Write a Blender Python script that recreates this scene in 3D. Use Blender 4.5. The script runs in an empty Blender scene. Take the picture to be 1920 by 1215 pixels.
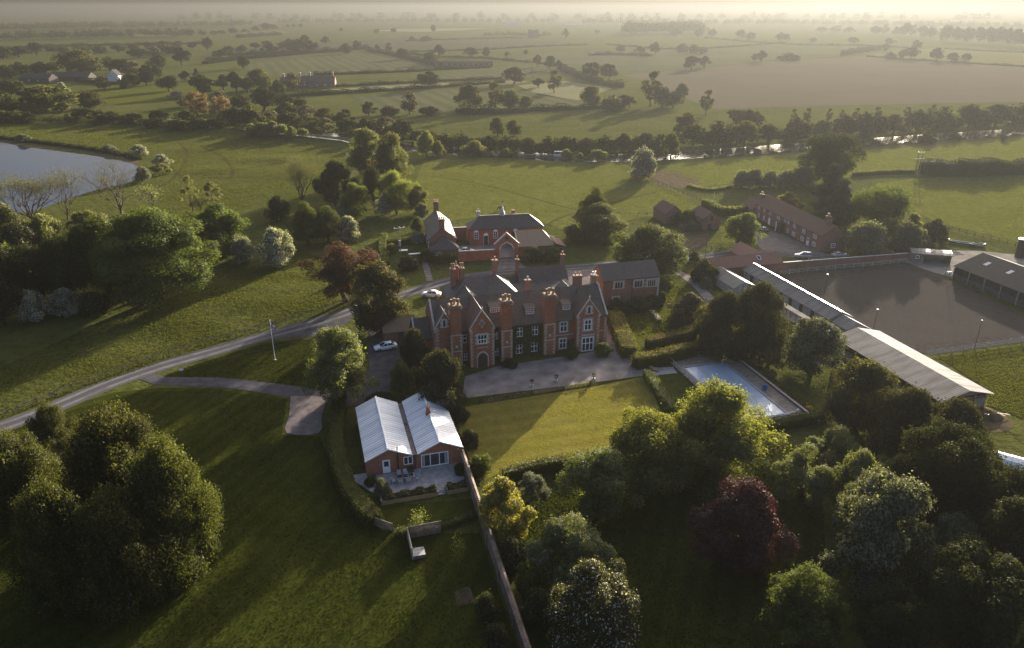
import bpy, bmesh, math, random
import numpy as np
from mathutils import Vector, Matrix, noise
R = math.radians
C = bpy.context.scene.collection
SC = bpy.context.scene

# ------------------------------------------------------------------ camera, sky, sun, exposure
CAM_H, PITCH, FPX = 62.0, R(23.05), 1396.0          # height (m), downward tilt, focal length in 1920-wide pixels
cam = bpy.data.cameras.new('camera'); cam_o = bpy.data.objects.new('camera', cam); C.objects.link(cam_o)
cam.sensor_width = 36.0; cam.lens = 36.0*FPX/1920.0; cam.clip_start = 0.5; cam.clip_end = 60000
cam_o.location = (0, 0, CAM_H); cam_o.rotation_euler = (R(90)-PITCH, 0, 0)
SC.camera = cam_o
SUN_AZ, SUN_EL = R(26.0), R(10.6)                    # azimuth clockwise from +Y
sun = bpy.data.lights.new('sun', 'SUN'); sun.energy = 5.0; sun.angle = R(0.6); sun.color = (1.0, 0.91, 0.77)
sun_o = bpy.data.objects.new('sun', sun); C.objects.link(sun_o)
sd = Vector((math.sin(SUN_AZ)*math.cos(SUN_EL), math.cos(SUN_AZ)*math.cos(SUN_EL), math.sin(SUN_EL)))
sun_o.rotation_euler = sd.to_track_quat('Z', 'Y').to_euler()
sun_o.location = sd*300
W = bpy.data.worlds.new('World'); SC.world = W; W.use_nodes = True
wn = W.node_tree; bg = wn.nodes['Background']
sky = wn.nodes.new('ShaderNodeTexSky'); sky.sky_type = 'NISHITA'; sky.sun_disc = False
sky.sun_elevation = SUN_EL; sky.sun_rotation = SUN_AZ; sky.altitude = 0
sky.air_density = 0.5; sky.dust_density = 8.8; sky.ozone_density = 1.2
wn.links.new(sky.outputs[0], bg.inputs[0]); bg.inputs[1].default_value = 0.105
SC.view_settings.view_transform = 'Standard'; SC.view_settings.look = 'None'
SC.view_settings.exposure = 2.27; SC.view_settings.gamma = 1.0; SC.view_settings.use_curve_mapping = False
SC.cycles.use_denoising = True
SC.cycles.max_bounces = 6; SC.cycles.diffuse_bounces = 2; SC.cycles.glossy_bounces = 2
SC.cycles.transmission_bounces = 3; SC.cycles.volume_bounces = 1; SC.cycles.transparent_max_bounces = 6
SC.cycles.sample_clamp_indirect = 4.0
HAZE_DENSITY, HAZE_COLOR, HAZE_G = 0.00033, (0.090, 0.091, 0.087), 0.5

# ------------------------------------------------------------------ photograph pixel -> point on the ground
SP, CP = math.sin(PITCH), math.cos(PITCH)
def G(px, py, z=0.0):
    u = (px-960.0)/FPX; v = (607.5-py)/FPX
    dy = CP+v*SP; dz = -SP+v*CP
    t = (z-CAM_H)/dz
    return u*t, dy*t
def up_to(bx, by, ty):                                # height of an upright whose foot and top show at these rows
    X, Y = G(bx, by); v = (607.5-ty)/FPX
    return CAM_H+(-SP+v*CP)*Y/(CP+v*SP)
def ppm(Y, z=0):                                      # pixels per metre at that distance
    return FPX/(Y*CP-(z-CAM_H)*SP)
def bump_h(x, y): return terrain(x, y)
BLOBS = []                                            # (x, y, rx, ry, height): low swellings of the pasture
for px, py, rx, ry, h in ((500, 545, 13, 6, .9), (455, 570, 16, 7, .8), (540, 520, 12, 6, .7), (350, 600, 18, 9, .6), (620, 500, 12, 7, .4),
                          (430, 250, 22, 9, .9), (520, 300, 20, 9, .8), (420, 320, 18, 9, .7), (570, 330, 16, 8, .6), (380, 280, 16, 8, .5)):
    X, Y = G(px, py); BLOBS.append((X, Y, rx, ry, h))
LEVEE = [G(px, py) for px, py in ((-160, 205), (0, 216), (200, 228), (330, 237), (445, 248), (560, 258), (650, 268))]
def terrain(x, y):
    z = 0.0
    for bx, by, rx, ry, h in BLOBS:
        d = ((x-bx)/rx)**2+((y-by)/ry)**2
        if d < 6: z += h*math.exp(-d*1.2)
    if x < -60 and 300 < y < 560:
        best = 1e9
        for (ax, ay), (cx, cy) in zip(LEVEE, LEVEE[1:]):
            ux, uy = cx-ax, cy-ay; t = max(0, min(1, ((x-ax)*ux+(y-ay)*uy)/(ux*ux+uy*uy)))
            best = min(best, (x-ax-t*ux)**2+(y-ay-t*uy)**2)
        z += 2.2*math.exp(-best/70.0)
    return z

# ------------------------------------------------------------------ tagging
def tag(o, label=None, cat=None, group=None, kind=None):
    if label: o['label'] = label
    if cat: o['category'] = cat
    if group: o['group'] = group
    if kind: o['kind'] = kind
    return o
def empty(name, x, y, z=0, rz=0, label=None, cat=None, group=None):
    o = bpy.data.objects.new(name, None); C.objects.link(o); o.empty_display_size = 0.5
    o.location = (x, y, z); o.rotation_euler = (0, 0, rz)
    return tag(o, label, cat, group)
def link(name, me, parent=None, loc=(0, 0, 0), rz=0):
    o = bpy.data.objects.new(name, me); C.objects.link(o); o.parent = parent
    o.location = loc; o.rotation_euler = (0, 0, rz)
    return o
def dup(root, loc, rz=None, label=None, scale=None):          # a thing, its parts and their sub-parts
    def cp(o, par):
        c = o.copy(); C.objects.link(c); c.parent = par
        for ch in kids.get(o, ()): cp(ch, c)
        return c
    kids = {}
    todo = [root]
    while todo:
        o = todo.pop(); kids[o] = list(o.children); todo += kids[o]
    r = cp(root, None); r.location = loc
    if rz is not None: r.rotation_euler = (0, 0, rz)
    if label: r['label'] = label
    if scale: r.scale = scale
    return r
ORD = ['first', 'second', 'third', 'fourth', 'fifth', 'sixth', 'seventh', 'eighth', 'ninth', 'tenth', 'eleventh', 'twelfth', 'thirteenth',
       'fourteenth', 'fifteenth', 'sixteenth', 'seventeenth', 'eighteenth', 'nineteenth', 'twentieth']

# ------------------------------------------------------------------ mesh builder
class MB:
    def __init__(s): s.v = []; s.f = []; s.m = []; s.mi = 0; s.smooth = False
    def add(s, vs, fs):
        n = len(s.v); s.v += [tuple(p) for p in vs]
        for f in fs: s.f.append(tuple(n+i for i in f)); s.m.append(s.mi)
    def box(s, x0, x1, y0, y1, z0, z1):
        s.add([(x0, y0, z0), (x1, y0, z0), (x1, y1, z0), (x0, y1, z0), (x0, y0, z1), (x1, y0, z1), (x1, y1, z1), (x0, y1, z1)],
              [(0, 3, 2, 1), (4, 5, 6, 7), (0, 1, 5, 4), (1, 2, 6, 5), (2, 3, 7, 6), (3, 0, 4, 7)])
    def frustum(s, x0, x1, y0, y1, z0, z1, i):
        s.add([(x0, y0, z0), (x1, y0, z0), (x1, y1, z0), (x0, y1, z0), (x0+i, y0+i, z1), (x1-i, y0+i, z1), (x1-i, y1-i, z1), (x0+i, y1-i, z1)],
              [(0, 3, 2, 1), (4, 5, 6, 7), (0, 1, 5, 4), (1, 2, 6, 5), (2, 3, 7, 6), (3, 0, 4, 7)])
    def prism(s, pts, z0, z1):                         # polygon in plan, counter-clockwise
        n = len(pts)
        s.add([(x, y, z0) for x, y in pts]+[(x, y, z1) for x, y in pts],
              [tuple(range(n-1, -1, -1)), tuple(range(n, 2*n))]+[(i, (i+1) % n, n+(i+1) % n, n+i) for i in range(n)])
    def yprism(s, pts, y0, y1):                        # polygon in the x-z plane pushed along y
        n = len(pts)
        s.add([(x, y0, z) for x, z in pts]+[(x, y1, z) for x, z in pts],
              [tuple(range(n)), tuple(range(2*n-1, n-1, -1))]+[(i, n+i, n+(i+1) % n, (i+1) % n) for i in range(n)])
    def xprism(s, pts, x0, x1):
        n = len(pts)
        s.add([(x0, y, z) for y, z in pts]+[(x1, y, z) for y, z in pts],
              [tuple(range(n-1, -1, -1)), tuple(range(n, 2*n))]+[(i, (i+1) % n, n+(i+1) % n, n+i) for i in range(n)])
    def beam(s, p, q, w, h):                           # a bar between two points, w wide and h high
        p = Vector(p); q = Vector(q); d = (q-p).normalized()
        a = d.cross(Vector((0, 0, 1)))
        if a.length < 1e-3: a = Vector((1, 0, 0))
        a.normalize(); b = a.cross(d).normalized()
        a = a*(w/2); b = b*(h/2)
        s.add([p-a-b, p+a-b, p+a+b, p-a+b, q-a-b, q+a-b, q+a+b, q-a+b],
              [(0, 1, 2, 3), (7, 6, 5, 4), (0, 4, 5, 1), (1, 5, 6, 2), (2, 6, 7, 3), (3, 7, 4, 0)])
    def tube(s, path, rad, n=6, cap=True):
        rings = []
        for i, p in enumerate(path):
            p = Vector(p); a = Vector(path[max(0, i-1)]); b = Vector(path[min(len(path)-1, i+1)])
            d = (b-a).normalized(); u = d.cross(Vector((0.31, 0.2, 0.93)))
            if u.length < 1e-3: u = d.cross(Vector((1, 0, 0)))
            u.normalize(); w = d.cross(u)
            r = rad[i] if hasattr(rad, '__len__') else rad
            rings.append([p+(u*math.cos(2*math.pi*k/n)+w*math.sin(2*math.pi*k/n))*r for k in range(n)])
        vs = [v for r_ in rings for v in r_]; fs = []
        for i in range(len(path)-1):
            for k in range(n):
                fs.append((i*n+k, i*n+(k+1) % n, (i+1)*n+(k+1) % n, (i+1)*n+k))
        if cap: fs += [tuple(range(n-1, -1, -1)), tuple(range(len(vs)-n, len(vs)))]
        s.add(vs, fs)
    def lathe(s, prof, cx=0, cy=0, n=12):               # profile (r, z) turned about a vertical axis
        vs = []; fs = []
        for r, z in prof:
            vs += [(cx+r*math.cos(2*math.pi*k/n), cy+r*math.sin(2*math.pi*k/n), z) for k in range(n)]
        for i in range(len(prof)-1):
            for k in range(n): fs.append((i*n+k, i*n+(k+1) % n, (i+1)*n+(k+1) % n, (i+1)*n+k))
        fs += [tuple(range(n-1, -1, -1)), tuple(range(len(vs)-n, len(vs)))]
        s.add(vs, fs)
    def mesh(s, name, mats, smooth=False):
        me = bpy.data.meshes.new(name); me.from_pydata(s.v, [], s.f)
        for m in (mats if isinstance(mats, (list, tuple)) else [mats]): me.materials.append(m)
        if any(s.m): me.polygons.foreach_set('material_index', s.m)
        if smooth or s.smooth: me.polygons.foreach_set('use_smooth', [True]*len(s.f))
        me.update(); return me
    def build(s, name, mats, parent=None, loc=(0, 0, 0), rz=0, smooth=False):
        return link(name, s.mesh(name, mats, smooth), parent, loc, rz)
def bevel(o, w=.03, seg=2):
    m = o.modifiers.new('bevel', 'BEVEL'); m.width = w; m.segments = seg; m.limit_method = 'ANGLE'; m.angle_limit = R(40)
    return o

# ------------------------------------------------------------------ procedural materials
def lin(c): return tuple(((x/255.0+.055)/1.055)**2.4 if x > 10 else x/255.0/12.92 for x in c)+(1,)
class NT:
    def __init__(s, name):
        s.mat = bpy.data.materials.new(name); s.mat.use_nodes = True; s.nt = s.mat.node_tree
        s.b = s.nt.nodes['Principled BSDF']; s.co = s.nt.nodes.new('ShaderNodeTexCoord')
        s.obj = s.co.outputs['Object']
    def n(s, t): return s.nt.nodes.new('ShaderNode'+t)
    def l(s, a, b): s.nt.links.new(a, b)
    def setv(s, sock, v):
        if hasattr(v, 'is_output'): s.l(v, sock)
        else: sock.default_value = v
    def noise(s, scale, detail=4, vec=None, rough=.55, dist=0):
        t = s.n('TexNoise'); t.inputs['Scale'].default_value = scale; t.inputs['Detail'].default_value = detail
        t.inputs['Roughness'].default_value = rough; t.inputs['Distortion'].default_value = dist
        s.l(vec or s.obj, t.inputs['Vector']); return t.outputs['Fac']
    def ramp(s, fac, a, b):                             # 0..1 remap
        r = s.n('MapRange'); r.inputs['From Min'].default_value = a; r.inputs['From Max'].default_value = b
        s.l(fac, r.inputs['Value']); return r.outputs['Result']
    def math(s, op, a, b=0.0):
        m = s.n('Math'); m.operation = op; s.setv(m.inputs[0], a); s.setv(m.inputs[1], b); return m.outputs[0]
    def mix(s, fac, a, b, mode='MIX'):
        m = s.n('Mix'); m.data_type = 'RGBA'; m.blend_type = mode
        s.setv(m.inputs['Factor'], fac); s.setv(m.inputs[6], a); s.setv(m.inputs[7], b); return m.outputs[2]
    def scalev(s, sx, sy, sz, vec=None):
        m = s.n('Mapping'); m.inputs['Scale'].default_value = (sx, sy, sz); s.l(vec or s.obj, m.inputs['Vector']); return m.outputs[0]
    def walluv(s):                                      # (x+y, z): runs along any upright wall of an axis-aligned building
        sp = s.n('SeparateXYZ'); s.l(s.obj, sp.inputs[0]); cb = s.n('CombineXYZ')
        s.l(s.math('ADD', sp.outputs[0], sp.outputs[1]), cb.inputs[0]); s.l(sp.outputs[2], cb.inputs[1]); return cb.outputs[0]
    def bump(s, h, strength=.5, dist=.05):
        b = s.n('Bump'); b.inputs['Strength'].default_value = strength; b.inputs['Distance'].default_value = dist
        s.l(h, b.inputs['Height']); s.l(b.outputs[0], s.b.inputs['Normal'])
    def out(s, col=None, rough=.8, spec=.3, metal=0):
        if col is not None: s.setv(s.b.inputs['Base Color'], col)
        s.setv(s.b.inputs['Roughness'], rough); s.b.inputs['Specular IOR Level'].default_value = spec
        s.setv(s.b.inputs['Metallic'], metal); return s.mat
def c4(r, g, b): return (r, g, b, 1)
def plain(name, col, rough=.7, var=.25, scale=3.0, spec=.3, metal=0, bump=0):
    t = NT(name); f = t.noise(scale, 5)
    a = c4(*[x*(1-var) for x in col]); b = c4(*[min(1, x*(1+var)) for x in col])
    if bump: t.bump(t.noise(scale*3, 4), bump, .03)
    return t.out(t.mix(t.ramp(f, .3, .7), a, b), rough, spec, metal)
def grass(name, c1, c2, c3, big=.03, mid=.22, bump=.7, bd=.22, stripes=0, sdir=0, tuss=1.0):
    t = NT(name)
    f = t.ramp(t.noise(big, 6, rough=.6), .35, .65); g = t.ramp(t.noise(mid, 6, rough=.65), .35, .7); h = t.noise(2.2, 5, rough=.7)
    col = t.mix(f, c4(*c1), c4(*c2)); col = t.mix(t.math('MULTIPLY', g, .7), col, c4(*c3))
    col = t.mix(t.math('MULTIPLY', t.ramp(h, .45, .75), .45), col, c4(*[x*.45 for x in c1]))
    if stripes:
        m = t.n('Mapping'); m.inputs['Rotation'].default_value = (0, 0, sdir); t.l(t.obj, m.inputs['Vector'])
        w = t.n('TexWave'); w.inputs['Scale'].default_value = stripes; w.inputs['Distortion'].default_value = .6; t.l(m.outputs[0], w.inputs['Vector'])
        col = t.mix(t.math('MULTIPLY', w.outputs['Fac'], .42), col, c4(*[x*.45 for x in c2]))
    hh = t.math('ADD', t.math('MULTIPLY', t.noise(.9, 5, rough=.7), 1.0), t.math('MULTIPLY', t.noise(4.5, 4, rough=.7), .35))
    tus = t.ramp(t.noise(.55, 4, rough=.75, dist=.6), .52, .68); col = t.mix(t.math('MULTIPLY', tus, .55*tuss), col, c4(*[x*.38 for x in c1]))
    hh = t.math('ADD', hh, t.math('MULTIPLY', t.noise(.3, 3, rough=.6), 1.2*tuss)); t.bump(hh, bump*.8, bd)
    return t.out(col, 1.0, 0.0)
def bricks(name, c1, c2, mortar, stain=.35, moss=0):
    t = NT(name); uv = t.walluv(); b = t.n('TexBrick'); t.l(uv, b.inputs['Vector'])
    b.inputs['Scale'].default_value = 1.0; b.inputs['Brick Width'].default_value = .225; b.inputs['Row Height'].default_value = .075
    b.inputs['Mortar Size'].default_value = .006; b.inputs['Color1'].default_value = c4(*c1); b.inputs['Color2'].default_value = c4(*c2)
    b.inputs['Mortar'].default_value = c4(*mortar)
    big = t.ramp(t.noise(.35, 6), .3, .7); col = t.mix(t.math('MULTIPLY', big, stain), b.outputs['Color'], c4(*[x*.45 for x in c1]))
    fine = t.noise(5.5, 4); col = t.mix(t.math('MULTIPLY', t.ramp(fine, .45, .75), .5), col, c4(*[min(1, x*1.7) for x in c2]))
    f2 = t.noise(2.1, 3); col = t.mix(t.math('MULTIPLY', t.ramp(f2, .5, .72), .35), col, c4(*[x*.55 for x in c1]))
    if moss: col = t.mix(t.math('MULTIPLY', t.ramp(t.noise(.8, 6), .48, .62), moss), col, c4(.05, .055, .03))
    t.bump(b.outputs['Fac'], .3, .01); return t.out(col, .88, .2)
def tiles(name, c1, c2, lichen, rough=.6, amt=.4, row=.22, spec=.4):
    t = NT(name); uv = t.walluv(); b = t.n('TexBrick'); t.l(uv, b.inputs['Vector']); b.inputs['Scale'].default_value = 1.0
    b.inputs['Brick Width'].default_value = .3; b.inputs['Row Height'].default_value = row; b.inputs['Mortar Size'].default_value = .012
    b.inputs['Color1'].default_value = c4(*c1); b.inputs['Color2'].default_value = c4(*c2); b.inputs['Mortar'].default_value = c4(*[x*.4 for x in c1])
    col = t.mix(t.math('MULTIPLY', t.ramp(t.noise(.5, 6, rough=.65), .42, .66), amt), b.outputs['Color'], c4(*lichen))
    col = t.mix(t.math('MULTIPLY', t.ramp(t.noise(3.0, 5), .5, .72), .4), col, c4(*[x*.5 for x in c1]))
    col = t.mix(t.math('MULTIPLY', t.ramp(t.noise(7.0, 3), .52, .75), .35), col, c4(*[min(1, x*1.8) for x in c2]))
    t.bump(b.outputs['Fac'], .5, .02); return t.out(col, rough, spec)
def leafmat(name, c1, c2, trans=.4, tint=1.6, rough=.6, gl=.05):
    t = NT(name); nt = t.nt
    oi = t.n('ObjectInfo'); geo = t.n('NewGeometry')
    f = t.noise(.55, 3); at = t.n('Attribute'); at.attribute_name = 'leaf'
    k = t.math('ADD', t.math('MULTIPLY', t.ramp(f, .3, .7), .5), t.math('MULTIPLY', at.outputs['Fac'], .5))
    col = t.mix(k, c4(*c1), c4(*c2))
    hs = t.n('HueSaturation'); t.l(col, hs.inputs['Color'])
    t.l(t.math('ADD', .485, t.math('MULTIPLY', oi.outputs['Random'], .03)), hs.inputs['Hue'])
    t.l(t.math('ADD', .8, t.math('MULTIPLY', oi.outputs['Random'], .4)), hs.inputs['Value'])
    col = hs.outputs[0]
    d = t.n('BsdfDiffuse'); t.l(col, d.inputs[0])
    tr = t.n('BsdfTranslucent'); t.l(t.mix(1.0, col, c4(tint*1.12, tint*1.08, tint*.45), 'MULTIPLY'), tr.inputs[0])
    g = t.n('BsdfGlossy'); g.inputs['Roughness'].default_value = rough; g.inputs['Color'].default_value = c4(.5, .5, .5)
    m1 = t.n('MixShader'); m1.inputs[0].default_value = trans; t.l(d.outputs[0], m1.inputs[1]); t.l(tr.outputs[0], m1.inputs[2])
    m2 = t.n('MixShader'); m2.inputs[0].default_value = gl; t.l(m1.outputs[0], m2.inputs[1]); t.l(g.outputs[0], m2.inputs[2])
    t.l(m2.outputs[0], nt.nodes['Material Output'].inputs['Surface'])
    return t.mat

MT = {}
MT['meadow'] = grass('meadow_grass', (.044, .053, .012), (.068, .074, .018), (.086, .084, .027), .02, .12, 1.1, .34, tuss=1.3)
MT['field_green'] = grass('field_grass', (.058, .062, .030), (.080, .083, .040), (.094, .093, .048), .012, .05, .5, .2, .024, R(-20), tuss=.5)
MT['pasture'] = grass('sheep_grazed_grass', (.094, .098, .022), (.114, .112, .028), (.068, .076, .018), .03, .25, 1.1, .32, tuss=1.2)
MT['lawn'] = grass('mown_lawn', (.023, .032, .005), (.036, .044, .007), (.052, .050, .010), .06, .25, .5, .08, .12, R(20), .5)
MT['dry_lawn'] = grass('dry_lawn', (.160, .140, .032), (.205, .168, .044), (.088, .096, .020), .06, .5, .5, .07, .10, R(75), .25)
MT['verge'] = grass('verge_grass', (.062, .072, .011), (.088, .086, .015), (.046, .054, .010), .08, .4, .8, .15)
MT['crop_pale'] = grass('pale_crop', (.140, .132, .075), (.17, .155, .088), (.115, .112, .06), .01, .05, .4, .2, tuss=.5)
MT['crop_yellow'] = grass('yellow_crop', (.092, .090, .034), (.112, .104, .04), (.075, .076, .028), .01, .05, .4, .2, tuss=.5)
MT['field_dull'] = grass('dull_field', (.060, .060, .034), (.076, .075, .043), (.048, .050, .028), .008, .04, .5, .2, .02, R(70), tuss=.5)
def plough():
    t = NT('tilled_soil'); w = t.n('TexWave'); w.inputs['Scale'].default_value = .22; w.inputs['Distortion'].default_value = 2.0
    w.inputs['Detail'].default_value = 3; m = t.n('Mapping'); m.inputs['Rotation'].default_value = (0, 0, R(82)); t.l(t.obj, m.inputs[0]); t.l(m.outputs[0], w.inputs[0])
    col = t.mix(t.ramp(t.noise(.012, 6), .35, .65), c4(.096, .078, .056), c4(.082, .072, .049))
    col = t.mix(t.math('MULTIPLY', w.outputs['Fac'], .35), col, c4(.055, .045, .028))
    col = t.mix(t.math('MULTIPLY', t.ramp(t.noise(.1, 6, t.scalev(.35, 2.2, 1)), .5, .7), .5), col, c4(.062, .062, .026))
    t.bump(t.math('ADD', t.math('MULTIPLY', w.outputs['Fac'], .4), t.noise(1.2, 5)), .5, .15); return t.out(col, 1.0, 0.0)
MT['track'] = grass('worn_grass', (.040, .042, .014), (.055, .052, .018), (.066, .058, .026), .08, .5)
MT['plough'] = plough()
MT['earth'] = plain('bare_earth', (.078, .062, .038), 1.0, .35, .6, .0, bump=.4)
MT['earth_damp'] = plain('trodden_sand', (.046, .040, .035), 1.0, .4, .8, .0, bump=.6)
def sandmat():
    t = NT('arena_sand'); w = t.n('TexWave'); w.inputs['Scale'].default_value = .55; w.inputs['Distortion'].default_value = 3; w.inputs['Detail'].default_value = 4
    m = t.n('Mapping'); m.inputs['Rotation'].default_value = (0, 0, R(-70)); t.l(t.obj, m.inputs[0]); t.l(m.outputs[0], w.inputs[0])
    col = t.mix(t.ramp(t.noise(.12, 6), .3, .7), c4(.048, .043, .040), c4(.064, .057, .051)); col = t.mix(t.math('MULTIPLY', w.outputs['Fac'], .55), col, c4(.036, .032, .030)); col = t.mix(t.math('MULTIPLY', t.ramp(t.noise(.06, 5, rough=.7), .45, .75), .35), col, c4(.040, .036, .034)); col = t.mix(t.math('MULTIPLY', t.ramp(t.noise(2.4, 4, rough=.8), .52, .7), .5), col, c4(.030, .027, .025))
    t.bump(t.math('ADD', t.noise(1.6, 6, rough=.7), t.math('MULTIPLY', w.outputs['Fac'], .3)), .7, .14); return t.out(col, 1.0, 0.0)
MT['sand'] = sandmat()
MT['gravel'] = plain('gravel', (.205, .178, .165), 1.0, .38, .28, .0, bump=.7)
MT['gravel_dark'] = plain('worn_gravel', (.15, .125, .12), 1.0, .3, .7, .0, bump=.5)
def roadmat():                                          # u runs 0..1 across the road: pale wheel tracks, darker middle
    t = NT('drive_surface'); uv = t.co.outputs['UV']; sp = t.n('SeparateXYZ'); t.l(uv, sp.inputs[0]); u = sp.outputs[0]
    d = t.math('ABSOLUTE', t.math('SUBTRACT', u, .5)); tr = t.ramp(t.math('ABSOLUTE', t.math('SUBTRACT', d, .24)), .13, .05)
    n1 = t.noise(.35, 6); n2 = t.noise(3, 5)
    col = t.mix(t.math('MULTIPLY', tr, t.ramp(n1, .2, .6)), c4(.062, .058, .062), c4(.150, .141, .143))
    col = t.mix(t.ramp(d, .40, .5), col, c4(.1, .095, .07)); col = t.mix(t.math('MULTIPLY', t.ramp(n2, .4, .7), .4), col, c4(.1, .095, .1))
    t.bump(t.noise(4, 5), .3, .03); return t.out(col, 1.0, .0)
MT['road'] = roadmat()
MT['asphalt'] = plain('asphalt', (.062, .058, .064), 1.0, .3, .5, .0, bump=.3)
MT['paving'] = plain('stone_paving', (.26, .25, .25), .8, .3, 1.2, .3, bump=.3)
MT['paving_brown'] = plain('pool_paving', (.24, .195, .15), .85, .3, 1.5, .3, bump=.4)
MT['concrete'] = plain('yard_concrete', (.19, .172, .15), 1.0, .3, .3, .0, bump=.4)
def watermat(name, col, rough, scale, strength, dist=.1, spec=.5):
    t = NT(name); b = t.noise(scale, 4, t.scalev(1, 1, 1), .6); t.bump(b, strength, dist)
    t.b.inputs['IOR'].default_value = 1.33 if spec > .3 else 1.15; return t.out(c4(*col), rough, spec)
MT['river'] = watermat('river_water', (.02, .022, .018), .06, .35, .55, .35)
MT['pond'] = watermat('pond_water', (.012, .022, .040), .05, .5, .04, .1, .22)
MT['pool'] = None
def poolmat():
    t = NT('pool_cover_blue'); sp = t.n('SeparateXYZ'); t.l(t.obj, sp.inputs[0])
    col = t.mix(t.ramp(t.noise(.7, 4), .3, .7), c4(.36, .44, .54), c4(.42, .50, .60)); col = t.mix(t.math('MULTIPLY', t.ramp(t.noise(2.5, 5), .55, .7), .35), col, c4(.40, .46, .50))
    t.bump(t.noise(.9, 3), .06, .04); return t.out(col, .38, .6)
MT['pool'] = poolmat()
MT['brick'] = bricks('red_brick', (.31, .105, .06), (.38, .145, .08), (.30, .22, .17))
MT['brick_manor'] = bricks('orange_red_brick', (.30, .096, .050), (.385, .142, .074), (.31, .215, .15), .5)
MT['brick_dull'] = bricks('weathered_brick', (.20, .092, .064), (.26, .132, .09), (.28, .22, .18), .5)
MT['brick_mossy'] = bricks('mossy_brick', (.17, .115, .09), (.22, .15, .115), (.2, .17, .14), .5, .6)
MT['slate'] = tiles('slate_tiles', (.078, .064, .060), (.108, .088, .080), (.105, .095, .066), .6, .45, spec=.25)
MT['slate_brown'] = tiles('stone_slates', (.088, .066, .056), (.125, .094, .078), (.12, .105, .07), .7, .6, spec=.2)
MT['pantile'] = tiles('red_pantiles', (.25, .095, .06), (.30, .125, .08), (.16, .11, .075), .7, .45, .3)
MT['pantile_dull'] = tiles('aged_pantiles', (.125, .068, .052), (.155, .085, .064), (.09, .072, .055), .85, .5, .3, .12)
MT['tile_mossy'] = tiles('mossy_tiles', (.19, .12, .085), (.24, .155, .1), (.18, .16, .075), .75, .7)
MT['stone'] = plain('pale_stone', (.46, .42, .36), .85, .22, 2.0, .2, bump=.3)
MT['stone_grey'] = plain('grey_stone', (.36, .35, .33), .85, .25, 2.0, .2, bump=.3)
MT['quoin'] = plain('weathered_quoin_stone', (.40, .31, .235), .9, .3, 1.5, .1)
MT['buff'] = plain('buff_moulded_brick', (.27, .185, .12), .9, .25, 2, .1)
MT['slate_flat'] = plain('dark_felt', (.07, .065, .065), .95, .3, 1, .0)
MT['white'] = plain('white_paint', (.84, .84, .82), .5, .04, 2.0, .4)
MT['cream'] = plain('cream_render', (.62, .60, .56), .8, .1, 1.0, .2)
MT['black'] = plain('black_iron', (.018, .018, .02), .5, .3, 4, .4)
MT['dark_wood'] = plain('dark_timber', (.06, .047, .036), .8, .35, 3, .2)
MT['wood'] = plain('weathered_timber', (.16, .13, .10), .85, .35, 2.5, .2)
MT['oak_wood'] = plain('warm_timber', (.33, .22, .11), .7, .25, 3, .3)
MT['bark'] = plain('bark', (.085, .066, .05), .95, .4, 2.5, .1, bump=.7)
MT['bark_pale'] = plain('pale_bark', (.42, .39, .35), .85, .4, 2.5, .2, bump=.4)
MT['lead'] = plain('lead_sheet', (.30, .30, .31), .5, .2, 1.5, .5)
MT['metal'] = plain('galvanised_steel', (.46, .46, .47), .38, .12, 2.0, .5, .7)
MT['terracotta'] = plain('terracotta', (.42, .27, .16), .8, .3, 3, .2)
MT['tyre'] = plain('rubber', (.02, .02, .021), .85, .2, 5, .2)
def glassmat():
    t = NT('window_glass'); return t.out(t.mix(t.ramp(t.noise(1.3, 3), .35, .65), c4(.012, .015, .02), c4(.05, .06, .07)), .08, .6)
MT['glass'] = glassmat()
def sheetmat(name, c1, c2, pitch, axis=1, rough=.42, spec=.5, metal=0, stains=.4, panel=0):
    t = NT(name); sp = t.n('SeparateXYZ'); t.l(t.obj, sp.inputs[0]); a = sp.outputs[axis]
    w = t.math('SINE', t.math('MULTIPLY', a, 2*math.pi/pitch)); w01 = t.math('MULTIPLY_ADD', w, .5)
    w01.node.inputs[2].default_value = .5
    col = t.mix(w01, c4(*c1), c4(*c2))
    sv = t.scalev(.16, 1.0, .3) if axis == 1 else t.scalev(1.0, .16, .3)
    col = t.mix(t.math('MULTIPLY', t.ramp(t.noise(.75, 6, sv, .6), .44, .62), stains), col, c4(*[x*.40 for x in c1]))
    col = t.mix(t.math('MULTIPLY', t.ramp(t.noise(2.2, 5), .5, .75), stains*.6), col, c4(*[x*.55 for x in c1]))
    if panel:
        fr = t.math('FRACT', t.math('DIVIDE', a, panel)); col = t.mix(t.ramp(fr, .06, .0), col, c4(*[x*.3 for x in c1]))
    t.bump(w01, .6, .05); return t.out(col, rough, spec, metal)
MT['white_sheet'] = sheetmat('white_corrugated_sheet', (.46, .48, .52), (.76, .78, .81), .62, 1, .55, .3, 0, .3, 1.86)
MT['cement_sheet'] = sheetmat('grey_corrugated_sheet', (.135, .12, .108), (.20, .18, .16), .42, 1, .8, .08, 0, .9, 1.53)
MT['stable_sheet'] = sheetmat('stable_roof_sheet', (.125, .118, .112), (.165, .156, .148), .45, 1, .68, .2, 0, .6, 2.4)
MT['dark_sheet'] = sheetmat('dark_barn_sheet', (.022, .023, .026), (.032, .033, .037), .5, 1, .8, .1, 0, .3)
MT['boards'] = sheetmat('weathered_boards', (.17, .155, .145), (.24, .22, .20), .2, 2, .85, .2, 0, .4)
MT['block_wall'] = plain('painted_block', (.34, .33, .31), .9, .2, 1.0, .2)
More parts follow.
